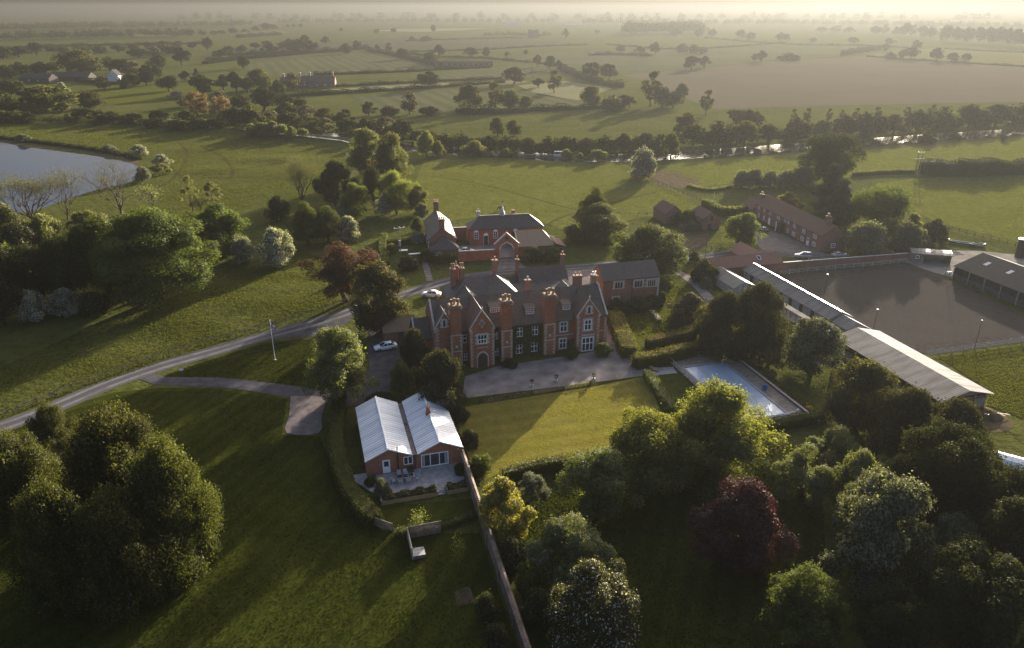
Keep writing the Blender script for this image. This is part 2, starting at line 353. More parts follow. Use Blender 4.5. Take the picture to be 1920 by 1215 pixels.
# leaves: two greens per kind
LF = dict(
 oak=leafmat('oak_leaves', (.036, .047, .009), (.080, .092, .018), .40, gl=.025),
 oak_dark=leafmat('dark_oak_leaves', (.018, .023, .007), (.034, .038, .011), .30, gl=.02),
 lime=leafmat('lime_leaves', (.062, .076, .014), (.116, .126, .026), .44),
 olive=leafmat('olive_leaves', (.054, .060, .018), (.100, .102, .036), .40),
 tuft=leafmat('grass_tufts', (.042, .051, .010), (.078, .084, .018), .40, gl=0), tuft_dry=leafmat('dry_grass_tufts', (.140, .124, .030), (.205, .172, .046), .38, gl=0), tuft_lawn=leafmat('lawn_tufts', (.016, .022, .004), (.034, .037, .007), .35, gl=0),
 far=leafmat('far_dark_leaves', (.014, .017, .008), (.026, .028, .012), .22, gl=0),
 far_olive=leafmat('far_olive_leaves', (.040, .042, .016), (.066, .064, .024), .34, gl=0),
 willow=leafmat('willow_leaves', (.078, .088, .020), (.138, .140, .036), .48),
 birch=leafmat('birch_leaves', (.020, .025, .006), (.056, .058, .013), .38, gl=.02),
 yew=leafmat('yew_needles', (.018, .021, .008), (.040, .036, .013), .25),
 yew_brown=leafmat('brownish_needles', (.034, .033, .011), (.064, .056, .017), .28),
 conifer=leafmat('conifer_needles', (.018, .024, .013), (.034, .040, .020), .15),
 copper=leafmat('copper_leaves', (.050, .022, .018), (.088, .036, .028), .38, 1.2, gl=.02),
 crimson=leafmat('crimson_leaves', (.022, .005, .006), (.050, .009, .010), .36, 1.2),
 golden=leafmat('golden_leaves', (.150, .140, .022), (.235, .205, .032), .50),
 whitebeam=leafmat('silver_leaves', (.080, .095, .048), (.200, .214, .138), .36, 1.3),
 blossom=leafmat('white_blossom', (.44, .42, .38), (.66, .63, .58), .35, 1.0),
 lilac=leafmat('lilac_blossom', (.36, .30, .42), (.52, .46, .58), .3, 1.0),
 orange=leafmat('orange_twigs', (.150, .078, .022), (.205, .108, .030), .4, 1.2),
 hedge=leafmat('hedge_leaves', (.040, .047, .010), (.084, .080, .017), .34, gl=.015),
 hedge_top=leafmat('brown_hedge_leaves', (.085, .070, .016), (.150, .112, .026), .40, gl=.015),
 ivy=leafmat('ivy_leaves', (.062, .072, .016), (.120, .118, .028), .3),
 grey=leafmat('grey_green_leaves', (.075, .084, .058), (.125, .135, .100), .36, 1.3),
 scrub=leafmat('scrub_twigs', (.085, .072, .040), (.125, .105, .055), .35, 1.2))
# ------------------------------------------------------------------ foliage
def leaf_mesh(name, mats, P, N, S, MI, rng, K=None):
    n = len(P)
    if n == 0: P = np.zeros((1, 3)); N = np.array([[0, 0, 1.]]); S = np.array([.01]); MI = np.array([0]); n = 1
    N = N/np.maximum(np.linalg.norm(N, axis=1, keepdims=True), 1e-6)
    A = np.cross(N, rng.normal(size=(n, 3))); A /= np.maximum(np.linalg.norm(A, axis=1, keepdims=True), 1e-6)
    B = np.cross(N, A); S = S[:, None]
    a = A*S*rng.uniform(.45, .75, (n, 1)); b = B*S*rng.uniform(.3, .5, (n, 1)); bend = N*S*.18
    V = np.stack([P-a, P-b*1.0+a*.1+bend, P+a, P+b+a*.1+bend], 1).reshape(-1, 3)
    me = bpy.data.meshes.new(name)
    me.vertices.add(4*n); me.vertices.foreach_set('co', V.astype(np.float32).ravel())
    me.loops.add(4*n); me.loops.foreach_set('vertex_index', np.arange(4*n, dtype=np.int32))
    me.polygons.add(n); me.polygons.foreach_set('loop_start', np.arange(0, 4*n, 4, dtype=np.int32))
    me.polygons.foreach_set('material_index', MI.astype(np.int32))
    for m in mats: me.materials.append(m)
    at = me.attributes.new('leaf', 'FLOAT', 'FACE'); at.data.foreach_set('value', (rng.random(n) if K is None else .45*rng.random(n)+.55*((K*7919+13) % 89)/88.0).astype(np.float32))
    me.update(); me.validate(); return me
def sph(rng, n):
    d = rng.normal(size=(n, 3)); return d/np.linalg.norm(d, axis=1, keepdims=True)
SHAPES = {
 'round': lambda t: np.sqrt(np.clip(1-(2*t-1)**2, 0, 1))**.8,
 'dome': lambda t: np.clip(1-(t**2.2), 0, 1)**.6*(.75+.25*np.minimum(1, t*4)),
 'oval': lambda t: np.sqrt(np.clip(1-(2*t-.9)**2/1.25, 0, 1)),
 'cone': lambda t: np.clip(1-t, 0, 1)**.75*np.minimum(1, .55+t*3),
 'column': lambda t: np.clip(np.sin(np.pi*np.clip(t*.9+.08, 0, 1)), 0, 1)**.45,
 'spread': lambda t: np.clip(1-(2*t-1.05)**2*.8, 0, 1)**.5}
def crown(rng, H, Wd, low, shape, nblob, br, n, leaf, weep=0, jag=.25, keep=None):
    f = SHAPES[shape]; z0 = H*low; hc = H-z0; Rr = Wd/2
    t = rng.random(nblob*6); t = t[rng.random(len(t)) < .15+f(t)][:nblob]; nb = len(t)
    a = rng.random(nb)*2*np.pi; r = np.sqrt(rng.uniform(.10, 1, nb)); rb = rng.uniform(br[0], br[1], nb)*Rr
    rad = np.maximum(0, f(t)*Rr*(1+rng.normal(0, .16, nb))-rb*.75)*r
    Cn = np.stack([rad*np.cos(a), rad*np.sin(a), z0+rb*.6+t*(hc-rb*1.5)], 1)
    w = rb**2; w = w/w.sum(); k = rng.choice(nb, n, p=w)
    d = sph(rng, n); d[:, 2] = np.where(rng.random(n) < .45, np.abs(d[:, 2]), d[:, 2])
    lump = 1+jag*np.sin(d[:, 0]*7+k*1.7)*np.sin(d[:, 1]*6+k)*np.sin(d[:, 2]*5+k*.6)
    q = rng.uniform(.55, 1.06, n)**.6*lump*np.where(rng.random(n) < .07, rng.uniform(1.0, 1.45, n), 1)
    P = Cn[k]+d*(rb[k]*q)[:, None]*np.array([1, 1, .85])
    N = d+rng.normal(0, .55, (n, 3)); N[:, 2] += .25
    if weep:
        g = rng.random(n) < .65; P[g, 2] -= rng.random(g.sum())**1.4*weep*rng.choice([.5, 1, 1], g.sum())
        P[:, 2] = np.maximum(P[:, 2], .4+rng.random(n)*H*.06); N[:, 2] *= .35
    S = leaf*rng.uniform(.5, 1.5, n)*(.75+.5*((k*31) % 17)/16.0)
    return P, N, S, k, Cn, rb
def limbs(mb, rng, H, low, Cn, rb, tr, nl, lean=.0):
    top = H*max(low, .12)+.15*H; x = y = 0; path = [(0, 0, -.3), (rng.normal(0, .02)*H, rng.normal(0, .02)*H, top*.5), (rng.normal(0, .03)*H, rng.normal(0, .03)*H, top), (0, 0, H*.72)]
    mb.tube(path, [tr*1.25, tr, tr*.8, tr*.25], 8)
    if len(Cn):
        for i in rng.choice(len(Cn), min(nl, len(Cn)), replace=False):
            c = Cn[i]; s = rng.uniform(.35, .95); p0 = Vector(path[1])*(1-s)+Vector(path[2])*s
            mid = p0.lerp(Vector(c), .5)+Vector((0, 0, -.04*H)); mb.tube([p0, mid, Vector(c)], [tr*.45, tr*.3, tr*.1], 5)
PROTO = {}; SPEC = {}; ALT = {}
def proto(key, H, Wd, mats, low=.16, shape='round', nblob=40, br=(.22, .36), n=9000, leaf=.42, weep=0, tr=.3, nl=9, bark='bark', second=.0, seed=0, jag=.25, blobmix=0):
    SPEC[key] = ((key, H, Wd, mats), dict(low=low, shape=shape, nblob=nblob, br=br, n=n, leaf=leaf, weep=weep, tr=tr, nl=nl, bark=bark, second=second, jag=jag))
    rng = np.random.default_rng(hash(key) % 1 + seed+len(PROTO)*17+3)
    P, N, S, k, Cn, rb = crown(rng, H, Wd, low, shape, nblob, br, n, leaf, weep, jag)
    MI = np.zeros(n, int)
    if len(mats) > 1:
        if blobmix: MI = ((k*7919 % 97)/97.0 < second).astype(int)*(rng.random(n) < .85)
        else: MI = (rng.random(n) < second).astype(int)
    tb = MB(); limbs(tb, rng, H, low, Cn, rb, tr, nl)
    PROTO[key] = dict(H=float(P[:, 2].max()), W=float(np.percentile(np.abs(P[:, :2]), 99.6)*2), crown=leaf_mesh(key+'_crown', [LF[m] for m in mats], P, N, S, MI, rng, k), trunk=tb.mesh(key+'_trunk', MT[bark], True))
def branchy(key, H, Wd, mats, n=2200, leaf=.3, tr=.28, spread=.8, seed=5, levels=5, bark='bark', second=0, fan=0):
    rng = np.random.default_rng(seed+len(PROTO)*13); tb = MB(); tips = []
    def grow(p, d, L, r, lv):
        d = d.normalized(); path = [p]; q = p
        for i in range(3):
            d = (d+Vector(rng.normal(0, .17, 3))+Vector((0, 0, .10))).normalized(); q = q+d*L/3; path.append(q)
        tb.tube(path, [r, r*.85, r*.7, r*.55], 5 if lv > 1 else 4, False)
        if lv == 0: tips.append((q, d)); return
        for i in range(2 if lv < levels-1 else 3):
            ax = Vector(rng.normal(0, 1, 3)).cross(d).normalized(); ang = rng.uniform(.25, .62)*(1 if i else .55)
            grow(q, Matrix.Rotation(ang, 3, ax) @ d, L*rng.uniform(.55, .95), r*.60, lv-1)
        if lv < 3: tips.append((q, d))
    if fan:
        b0 = Vector((0, 0, H*.1)); tb.tube([(0, 0, -.2), b0], [tr*1.3, tr], 7, False)
        for i in range(fan): a = i*2.4+rng.uniform(-.3, .3); tl = rng.uniform(.15, spread)*(1 if i else .2); grow(b0, Vector((math.sin(tl)*math.cos(a), math.sin(tl)*math.sin(a), math.cos(tl))), H*.30, tr*.6, levels-1)
    else: grow(Vector((0, 0, -.2)), Vector((0, 0, 1)), H*.25, tr, levels)
    T = np.array([t[0][:] for t in tips]); k = rng.integers(0, len(T), n)
    P = T[k]+rng.normal(0, .55, (n, 3)); N = sph(rng, n)
    sc = H/T[:, 2].max(); wd = np.percentile(np.abs(T[:, :2]), 97)*2
    PROTO[key] = dict(H=float(T[:, 2].max()+.3), W=float(wd+.6), crown=leaf_mesh(key+'_crown', [LF[m] for m in mats], P, N, leaf*rng.uniform(.6, 1.3, n), (rng.random(n) < second).astype(int), rng), trunk=tb.mesh(key+'_trunk', MT[bark], True))
# big near kinds
proto('oak_big', 17, 17, ['oak'], .10, 'dome', 90, (.14, .27), 92820, 0.212, 0, .5, 14)
proto('oak', 13, 13, ['oak'], .10, 'dome', 60, (.18, .32), 49980, 0.212, 0, .35, 10)
proto('oak_dark', 13, 13, ['oak_dark'], .08, 'oval', 55, (.18, .32), 42840, 0.223, 0, .35, 9)
proto('maple', 12, 13, ['oak', 'lime'], .03, 'dome', 75, (.17, .28), 71400, 0.195, 0, .35, 9, second=.45)
proto('lime', 12, 12, ['lime', 'oak'], .08, 'dome', 55, (.18, .30), 46410, 0.201, 0, .35, 9, second=.2)
proto('olive', 12, 12, ['olive', 'willow'], .12, 'dome', 60, (.17, .29), 53550, 0.18, 0, .35, 9, second=.35)
proto('willow', 13, 12, ['willow', 'lime'], .10, 'dome', 60, (.16, .28), 60690, 0.159, 1.0, .35, 9, second=.3, jag=.4)
proto('birch', 14, 13, ['birch', 'olive'], .02, 'dome', 100, (.13, .24), 92820, 0.159, 2.6, .26, 10, 'bark_pale', second=.22, jag=.6)
proto('yew', 9, 10, ['yew', 'yew_brown'], .02, 'dome', 55, (.18, .32), 57120, 0.159, .5, .35, 6, second=.25, jag=.4)
proto('yew_brown', 10, 10, ['yew_brown', 'olive'], .04, 'oval', 60, (.16, .30), 57120, 0.159, .3, .35, 6, second=.3, jag=.45)
proto('conifer', 16, 8, ['conifer'], .03, 'cone', 70, (.16, .32), 42840, 0.191, .5, .3, 5)
proto('copper', 13, 13, ['copper', 'olive'], .16, 'spread', 50, (.16, .28), 39270, 0.191, 0, .4, 12, second=.08)
proto('crimson', 9, 9, ['crimson'], .0, 'dome', 50, (.18, .32), 57120, 0.148, 0, .3, 8)
proto('golden', 8, 8, ['golden', 'lime'], .05, 'dome', 45, (.17, .30), 42840, 0.148, 0, .25, 8, second=.25)
proto('whitebeam', 9, 9, ['whitebeam', 'birch'], .05, 'dome', 60, (.16, .28), 60690, 0.138, 0, .28, 8, second=.32)
proto('hawthorn', 7, 7.5, ['oak', 'blossom'], .03, 'dome', 45, (.18, .32), 39270, 0.138, .3, .25, 7, second=.42)
proto('hawthorn_thin', 6, 7, ['grey', 'blossom'], .03, 'dome', 40, (.18, .34), 28560, 0.138, .2, .2, 7, second=.22)
proto('pear', 9, 9, ['birch', 'blossom', ], .05, 'dome', 60, (.14, .26), 57120, 0.127, 0, .25, 9, second=.13)
proto('apple', 8, 9, ['lime', 'whitebeam'], .08, 'dome', 50, (.16, .28), 46410, 0.144, 0, .28, 8, second=.3)
proto('bush', 4, 5, ['oak'], .0, 'dome', 30, (.24, .40), 10500, 0.177, 0, .12, 5)
proto('bush_dark', 4, 5, ['oak_dark', 'scrub'], .0, 'dome', 30, (.24, .40), 10500, 0.177, 0, .12, 5, second=.15)
proto('bush_olive', 4.5, 6, ['willow', 'olive'], .0, 'dome', 34, (.22, .38), 12600, 0.177, .2, .12, 5, second=.4)
proto('bush_grey', 4.5, 6, ['grey', 'scrub'], .0, 'dome', 34, (.22, .38), 12600, 0.184, .2, .12, 5, second=.2)
proto('topiary', 4, 4, ['yew', 'hedge_top'], .0, 'dome', 60, (.22, .30), 32130, 0.085, 0, .15, 4, second=.2, jag=.05)
proto('orange', 10, 9, ['orange', 'scrub'], .05, 'oval', 40, (.16, .3), 17850, 0.18, .5, .25, 9, second=.3)
proto('thin', 9, 4.5, ['willow', 'olive'], .12, 'oval', 26, (.18, .34), 6426, 0.159, 0, .14, 8, second=.3)
branchy('bare', 14, 11, ['scrub', 'olive'], 6000, .13, .30, seed=5, levels=6, second=.4, fan=7)
branchy('bare_olive', 12, 11, ['olive', 'scrub'], 11000, .15, .28, seed=9, levels=6, second=.2, fan=8, spread=.95)
branchy('bare_small', 6, 5, ['olive'], 900, .22, .14, seed=3, levels=5)
branchy('sapling', 3.4, 1.8, ['lime'], 420, .16, .05, seed=8, levels=4)
# far kinds, seen at a few pixels
proto('far_oak', 14, 14, ['far'], .17, 'round', 26, (.22, .40), 2200, .85, 0, .5, 5)
proto('far_oak_wide', 13, 16, ['far'], .18, 'spread', 30, (.18, .36), 2400, .85, 0, .5, 6)
proto('far_oak_low', 13, 14, ['far', 'far_olive'], .10, 'dome', 30, (.2, .36), 2400, .85, 0, .5, 5, second=.3)
proto('far_tall', 18, 9, ['far_olive', 'far_olive'], .10, 'oval', 30, (.22, .42), 2000, .70, 0, .3, 8, second=.4)
proto('far_willow', 11, 11, ['far_olive', 'far_olive'], .05, 'dome', 34, (.2, .36), 3600, .6, .5, .35, 5, second=.4)
proto('far_bush', 5, 8, ['far', 'far_olive'], .0, 'dome', 24, (.24, .42), 1500, .65, 0, .12, 3, second=.4)
proto('far_brown', 11, 10, ['scrub', 'far'], .06, 'oval', 30, (.2, .36), 2200, .6, .3, .3, 7, second=.35)
TREE_N = [0]
for k_, n_ in (('oak', 2), ('oak_dark', 2), ('willow', 2), ('apple', 2), ('whitebeam', 2), ('bush_dark', 2), ('bush', 2), ('bush_olive', 1), ('far_oak', 3), ('far_oak_low', 2), ('far_oak_wide', 1), ('far_willow', 2), ('far_bush', 2)):
    for i_ in range(n_):
        a = dict(SPEC[k_][1]); h_, w_ = SPEC[k_][0][1]*(1-.1*i_), SPEC[k_][0][2]*(1+.12*i_); a['shape'] = ('dome', 'round' if k_ in ('oak', 'oak_dark', 'willow', 'apple', 'whitebeam') else 'oval', 'spread')[i_] if not k_.startswith('bush') else 'dome'; a['nblob'] = int(a.get('nblob', 40)*(.62+.5*i_)); a['seed'] = 50+i_; a['jag'] = a.get('jag', .25)+.12
        proto(k_+'_'+'bcd'[i_], h_, w_, SPEC[k_][0][3], **a); ALT.setdefault(k_, [k_]).append(k_+'_'+'bcd'[i_])
def tree(kind, bx, by, ty, wpx, label, cat='tree', name='tree', group=None, parts=True, h=None, rz=None, off=(0, 0), bend=1.0):
    if kind in ALT: kind = ALT[kind][(TREE_N[0]*7+int(bx)) % len(ALT[kind])]
    p = PROTO[kind]; X, Y = G(bx, by); z = terrain(X, Y)
    hh = h if h else max(.8, up_to(bx, by, ty)); w = wpx/ppm(Y, hh*.55)*bend
    TREE_N[0] += 1; rz = rz if rz is not None else (TREE_N[0]*2.399) % 6.283
    if parts:
        e = empty(name, X+off[0], Y+off[1], z, rz, label, cat, group)
        link('crown', p['crown'], e); link('trunk', p['trunk'], e)
    else:
        e = link(name, p['crown'], None, (X, Y, z), rz); tag(e, label, cat, group)
    e.scale = (w/p['W'], w/p['W'], hh/p['H']); return e
def trees(rows, name='tree', cat='tree', group=None, parts=True):
    for r in rows: tree(*r[:6], cat=cat, name=name, group=group, parts=parts)
def poly_len(pts):
    L = [0]
    for a, b in zip(pts, pts[1:]): L.append(L[-1]+math.hypot(b[0]-a[0], b[1]-a[1]))
    return L
def smooth_line(pts, step=2.0):                        # Catmull-Rom through the points
    out = []; n = len(pts)
    for i in range(n-1):
        p0, p1, p2, p3 = pts[max(0, i-1)], pts[i], pts[i+1], pts[min(n-1, i+2)]
        m = max(1, int(math.hypot(p2[0]-p1[0], p2[1]-p1[1])/step))
        for j in range(m):
            t = j/m
            out.append(tuple(.5*(2*p1[k]+(p2[k]-p0[k])*t+(2*p0[k]-5*p1[k]+4*p2[k]-p3[k])*t*t+(3*p1[k]-p0[k]-3*p2[k]+p3[k])*t**3) for k in (0, 1)))
    return out+[tuple(pts[-1])]
def hedge(label, pts, w, h, mats=('hedge', 'hedge_top'), leaf=.2, dens=26, rough=.08, name='hedge', cat='hedge', group=None, hv=.05, kind=None, top=.18, seed=1, world=True):
    rng = np.random.default_rng(int(abs(pts[0][0]*7+pts[0][1]*3))+seed)
    pts = smooth_line(pts, 1.0) if len(pts) > 2 else list(pts); A = np.array(pts); L = np.array(poly_len(pts)); tot = L[-1]
    n = int(min(60000, max(150, dens*tot*(2*h+w))))
    s = rng.random(n)*(tot+w*.6)-w*.3; sc = np.clip(s, 0, tot)
    i = np.clip(np.searchsorted(L, sc, 'right')-1, 0, len(A)-2); seg = A[i+1]-A[i]; ln = np.maximum(np.hypot(seg[:, 0], seg[:, 1]), 1e-6)
    d = seg/ln[:, None]; base = A[i]+d*(s-L[i])[:, None]; nrm = np.stack([-d[:, 1], d[:, 0]], 1)
    hh = h*(1+hv*np.sin(s*(.7 if h < 2.9 and dens > 4 else .13)+seed)+hv*.7*np.sin(s*(1.9 if h < 2.9 and dens > 4 else .37)+2*seed)); per = 2*h+w; u = rng.random(n)*per
    endc = (s < 0) | (s > tot); side = np.where(u < h, -1, np.where(u < h+w, 0, 1))
    off = np.where(side == 0, (u-h-w/2), side*w/2); zz = np.where(side == 0, hh, np.where(u < h, u, u-h-w)*hh/h)
    off = np.where(endc, rng.uniform(-.5, .5, n)*w, off); zz = np.where(endc, rng.random(n)*hh, zz)
    bulge = 1+.10*np.sin(s*1.3+zz*2)+rng.normal(0, rough, n); corner = 1-.25*(np.clip(zz/hh-.75, 0, 1)*4)**2
    off = np.where(side == 0, off, off*bulge*corner); zz = zz+rng.normal(0, rough*.8, n)
    P = np.stack([base[:, 0]+nrm[:, 0]*off, base[:, 1]+nrm[:, 1]*off, np.maximum(.05, zz)], 1)
    N = np.stack([nrm[:, 0]*side, nrm[:, 1]*side, (side == 0)*1.0+.15], 1)+rng.normal(0, .5, (n, 3))
    MI = ((side == 0) & (rng.random(n) > top*0) & (not len(mats) < 2)).astype(int) if len(mats) > 1 else np.zeros(n, int)
    o0 = np.array([A[:, 0].mean(), A[:, 1].mean(), 0]); P = P-o0
    me = leaf_mesh(name, [LF[m] for m in mats], P, N, leaf*rng.uniform(.6, 1.4, n), MI, rng)
    if dens > 0 and h > .5:                              # woody inside, so that one cannot look through
        bm = bmesh.new(); bm.from_mesh(me); lay = bm.faces.layers.float.get('leaf'); prev = None
        for j, p in enumerate(pts):
            a = A[max(0, j-1)]; b = A[min(len(A)-1, j+1)]; dd = (b-a)/max(1e-6, np.hypot(*(b-a))); nn = np.array([-dd[1], dd[0]])
            sj = L[j]; f1, f2 = (.7, 1.9) if h < 2.9 and dens > 4 else (.13, .37); hj = max(.1, h*(1+hv*math.sin(sj*f1+seed)+hv*.7*math.sin(sj*f2+2*seed))*(.92 if dens > 4 else .7)-.12)
            ring = [bm.verts.new((p[0]+nn[0]*q-o0[0], p[1]+nn[1]*q-o0[1], z)) for q, z in ((-w*.42, 0), (-w*.42, hj*.8), (-w*.3, hj), (w*.3, hj), (w*.42, hj*.8), (w*.42, 0))]
            if prev:
                for q in range(5): bm.faces.new((prev[q], ring[q], ring[q+1], prev[q+1]))
            else: bm.faces.new(ring[::-1])
            prev = ring
        bm.faces.new(prev); bm.to_mesh(me); bm.free()
    o = link(name, me, None, (o0[0], o0[1], terrain(o0[0], o0[1]))); return tag(o, label, cat, group, kind)
def gp(*pp): return [G(x, y) for x, y in pp]
def thicket(label, name, cat, blobs, mats, n, leaf, kind=None, group=None, second=.3):   # blobs: (x, y, radius, height)
    rng = np.random.default_rng(len(label)*31+n); B = np.array(blobs); o0 = np.array([B[:, 0].mean(), B[:, 1].mean(), 0])
    w = B[:, 2]*B[:, 3]; k = rng.choice(len(B), n, p=w/w.sum()); d = sph(rng, n); d[:, 2] = np.abs(d[:, 2])*rng.choice([1, 1, 1, -.2], n)
    q = rng.uniform(.6, 1.05, n)[:, None]*(1+.25*np.sin(d*9+k[:, None]))
    P = np.stack([B[k, 0], B[k, 1], B[k, 3]*.42], 1)+d*q*np.stack([B[k, 2], B[k, 2], B[k, 3]*.56], 1)-o0; P[:, 2] = np.maximum(P[:, 2], .1)
    me = leaf_mesh(name, [LF[m] for m in mats], P, d+rng.normal(0, .5, (n, 3)), leaf*rng.uniform(.6, 1.4, n), (rng.random(n) < second).astype(int)*(len(mats) > 1), rng)
    return tag(link(name, me, None, tuple(o0)), label, cat, group, kind)
# ------------------------------------------------------------------ the ground and what lies flat on it
def make_ground():
    def axis(lo, hi, a, b, step):
        v = list(np.arange(a, b+.1, step)); g = step
        while v[-1] < hi: g *= 1.5; v.append(min(hi, v[-1]+g))
        g = step
        while v[0] > lo: g *= 1.5; v.insert(0, max(lo, v[0]-g))
        return v
    xs = axis(-26000, 26000, -260, 200, 3.0); ys = axis(-150, 42000, 30, 520, 3.0)
    nx = len(xs); vs = [(x, y, terrain(x, y)) for y in ys for x in xs]
    fs = [(j*nx+i, j*nx+i+1, (j+1)*nx+i+1, (j+1)*nx+i) for j in range(len(ys)-1) for i in range(nx-1)]
    me = bpy.data.meshes.new('ground'); me.from_pydata(vs, [], fs); me.materials.append(MT['meadow'])
    me.polygons.foreach_set('use_smooth', [True]*len(fs)); return tag(link('ground', me), kind='structure')
make_ground()
def sheet(name, pts, m, z, smooth=0, kind='structure', world=False):
    W_ = pts if world else [G(*p) for p in pts]
    if smooth: W_ = smooth_line(W_+[W_[0]], smooth)[:-1]
    bm = bmesh.new(); f = bm.faces.new([bm.verts.new((x, y, z)) for x, y in W_]); f.normal_update()
    if f.normal.z < 0: f.normal_flip()
    bmesh.ops.triangulate(bm, faces=[f]); me = bpy.data.meshes.new(name); bm.to_mesh(me); bm.free()
    me.materials.append(MT[m]); return tag(link(name, me), kind=kind)
def strip(name, pts, w, m, z, step=3.0, world=False):
    P = smooth_line(pts if world else [G(*p) for p in pts], step); vs = []; fs = []; uv = []; L = poly_len(P); n = len(P)
    ws = w if hasattr(w, '__len__') else [w]*2
    for i, p in enumerate(P):
        a = P[max(0, i-1)]; b = P[min(n-1, i+1)]; d = Vector((b[0]-a[0], b[1]-a[1])).normalized(); t = i/(n-1)*(len(ws)-1); k = min(int(t), len(ws)-2)
        ww = ws[k]+(ws[k+1]-ws[k])*(t-k)
        for s in (-1, 1): vs.append((p[0]-d.y*s*ww/2, p[1]+d.x*s*ww/2, z+terrain(*p)))
    for i in range(n-1): fs.append((2*i, 2*i+2, 2*i+3, 2*i+1))
    me = bpy.data.meshes.new(name); me.from_pydata(vs, [], fs); me.materials.append(MT[m]); lay = me.uv_layers.new(name='UVMap')
    for f in me.polygons:
        for li in f.loop_indices:
            vi = me.loops[li].vertex_index; lay.data[li].uv = (vi % 2, L[vi//2])
    bm = bmesh.new(); bm.from_mesh(me); bmesh.ops.recalc_face_normals(bm, faces=bm.faces)
    if bm.faces and sum(f.normal.z for f in bm.faces) < 0: bmesh.ops.reverse_faces(bm, faces=bm.faces)
    bm.to_mesh(me); bm.free(); return tag(link(name, me), kind='structure')
# far fields
sheet('tilled_field', [(1160, 141), (1240, 135), (1350, 125), (1440, 116), (1620, 105), (1700, 112), (1800, 118), (1920, 126), (2060, 134), (2060, 190), (1920, 191), (1600, 197), (1340, 204), (1275, 182), (1215, 152)], 'plough', .05)
sheet('field', [(600, 169), (700, 162), (780, 158), (900, 153), (975, 150), (990, 153), (960, 158), (860, 163), (780, 166), (690, 171)], 'crop_pale', .05)
sheet('field', [(970, 160), (1060, 152), (1150, 166), (1085, 188), (1010, 178)], 'crop_pale', .05)
sheet('field', [(700, 58), (745, 54), (830, 53), (915, 53), (860, 57), (790, 60)], 'crop_pale', .05)
sheet('field', [(430, 63), (470, 59), (530, 57), (545, 61), (470, 66)], 'crop_yellow', .05)
sheet('field', [(205, 66), (300, 63), (345, 65), (270, 69)], 'crop_yellow', .05)
sheet('field', [(1620, 104), (1650, 98), (1760, 90), (1920, 99), (2060, 104), (2060, 133), (1920, 124), (1800, 117), (1700, 111)], 'crop_yellow', .05)
sheet('field', [(465, 121), (560, 109), (660, 100), (720, 101), (780, 116), (840, 128), (700, 137), (520, 144), (465, 135)], 'field_green', .05)
sheet('field', [(370, 108), (480, 88), (760, 70), (1000, 75), (1100, 82), (900, 92), (650, 96), (470, 115)], 'field_dull', .04)
sheet('field', [(930, 112), (1060, 97), (1280, 92), (1480, 88), (1620, 86), (1600, 102), (1430, 115), (1240, 133), (1160, 139), (1060, 130)], 'field_green', .04)
sheet('field', [(830, 134), (920, 127), (1000, 122), (1060, 132), (980, 147), (880, 152), (820, 154)], 'field_green', .05)
sheet('field', [(100, 176), (210, 163), (310, 158), (420, 168), (330, 186), (230, 196), (120, 196)], 'verge', .05)
sheet('field', [(660, 183), (830, 167), (960, 166), (1100, 192), (1060, 205), (840, 212), (700, 210)], 'field_green', .05)
sheet('field', [(800, 221), (1000, 212), (1180, 208), (1270, 212), (1250, 240), (1000, 251), (820, 246)], 'meadow', .05)
# near pasture, paddocks, river and pond
sheet('pasture', [(795, 302), (860, 296), (960, 291), (1060, 297), (1165, 305), (1225, 330), (1270, 360), (1330, 386), (1345, 400), (1260, 402), (1200, 408), (1080, 440), (1030, 420), (900, 405), (800, 420), (775, 390), (780, 340)], 'pasture', .02)
sheet('field', [(1225, 312), (1330, 300), (1500, 288), (1700, 276), (1940, 256), (2020, 250), (2020, 318), (1900, 326), (1600, 332), (1380, 344), (1300, 352), (1240, 335)], 'pasture', .02)
sheet('field', [(1640, 345), (1720, 334), (1920, 328), (2030, 324), (2040, 480), (1920, 462), (1770, 425), (1700, 385)], 'pasture', .02)
sheet('earth_track', [(1215, 322), (1250, 318), (1300, 330), (1312, 345), (1290, 352), (1255, 352), (1228, 342)], 'earth', .028, 3)
sheet('earth_yard', [(1262, 402), (1310, 398), (1330, 440), (1312, 470), (1286, 478), (1276, 440)], 'earth', .028, 2)
RIVER = [(285, 232), (445, 246), (520, 252), (600, 260), (700, 270), (800, 279), (900, 287), (1000, 293), (1100, 297), (1240, 293), (1340, 287), (1420, 281), (1500, 275), (1600, 268), (1700, 261), (1800, 254), (1920, 247), (2080, 240)]
strip('river', RIVER, 17, 'river', .035, 4)
sheet('pond', [(-60, 262), (0, 267), (60, 277), (120, 285), (187, 294), (250, 308), (263, 322), (255, 338), (225, 346), (190, 353), (150, 366), (110, 380), (60, 396), (0, 402), (-60, 404)], 'pond', .035, 4)
strip('bank', [(-40, 259), (60, 272), (187, 289), (258, 306)], 4.0, 'earth', .03, 3)
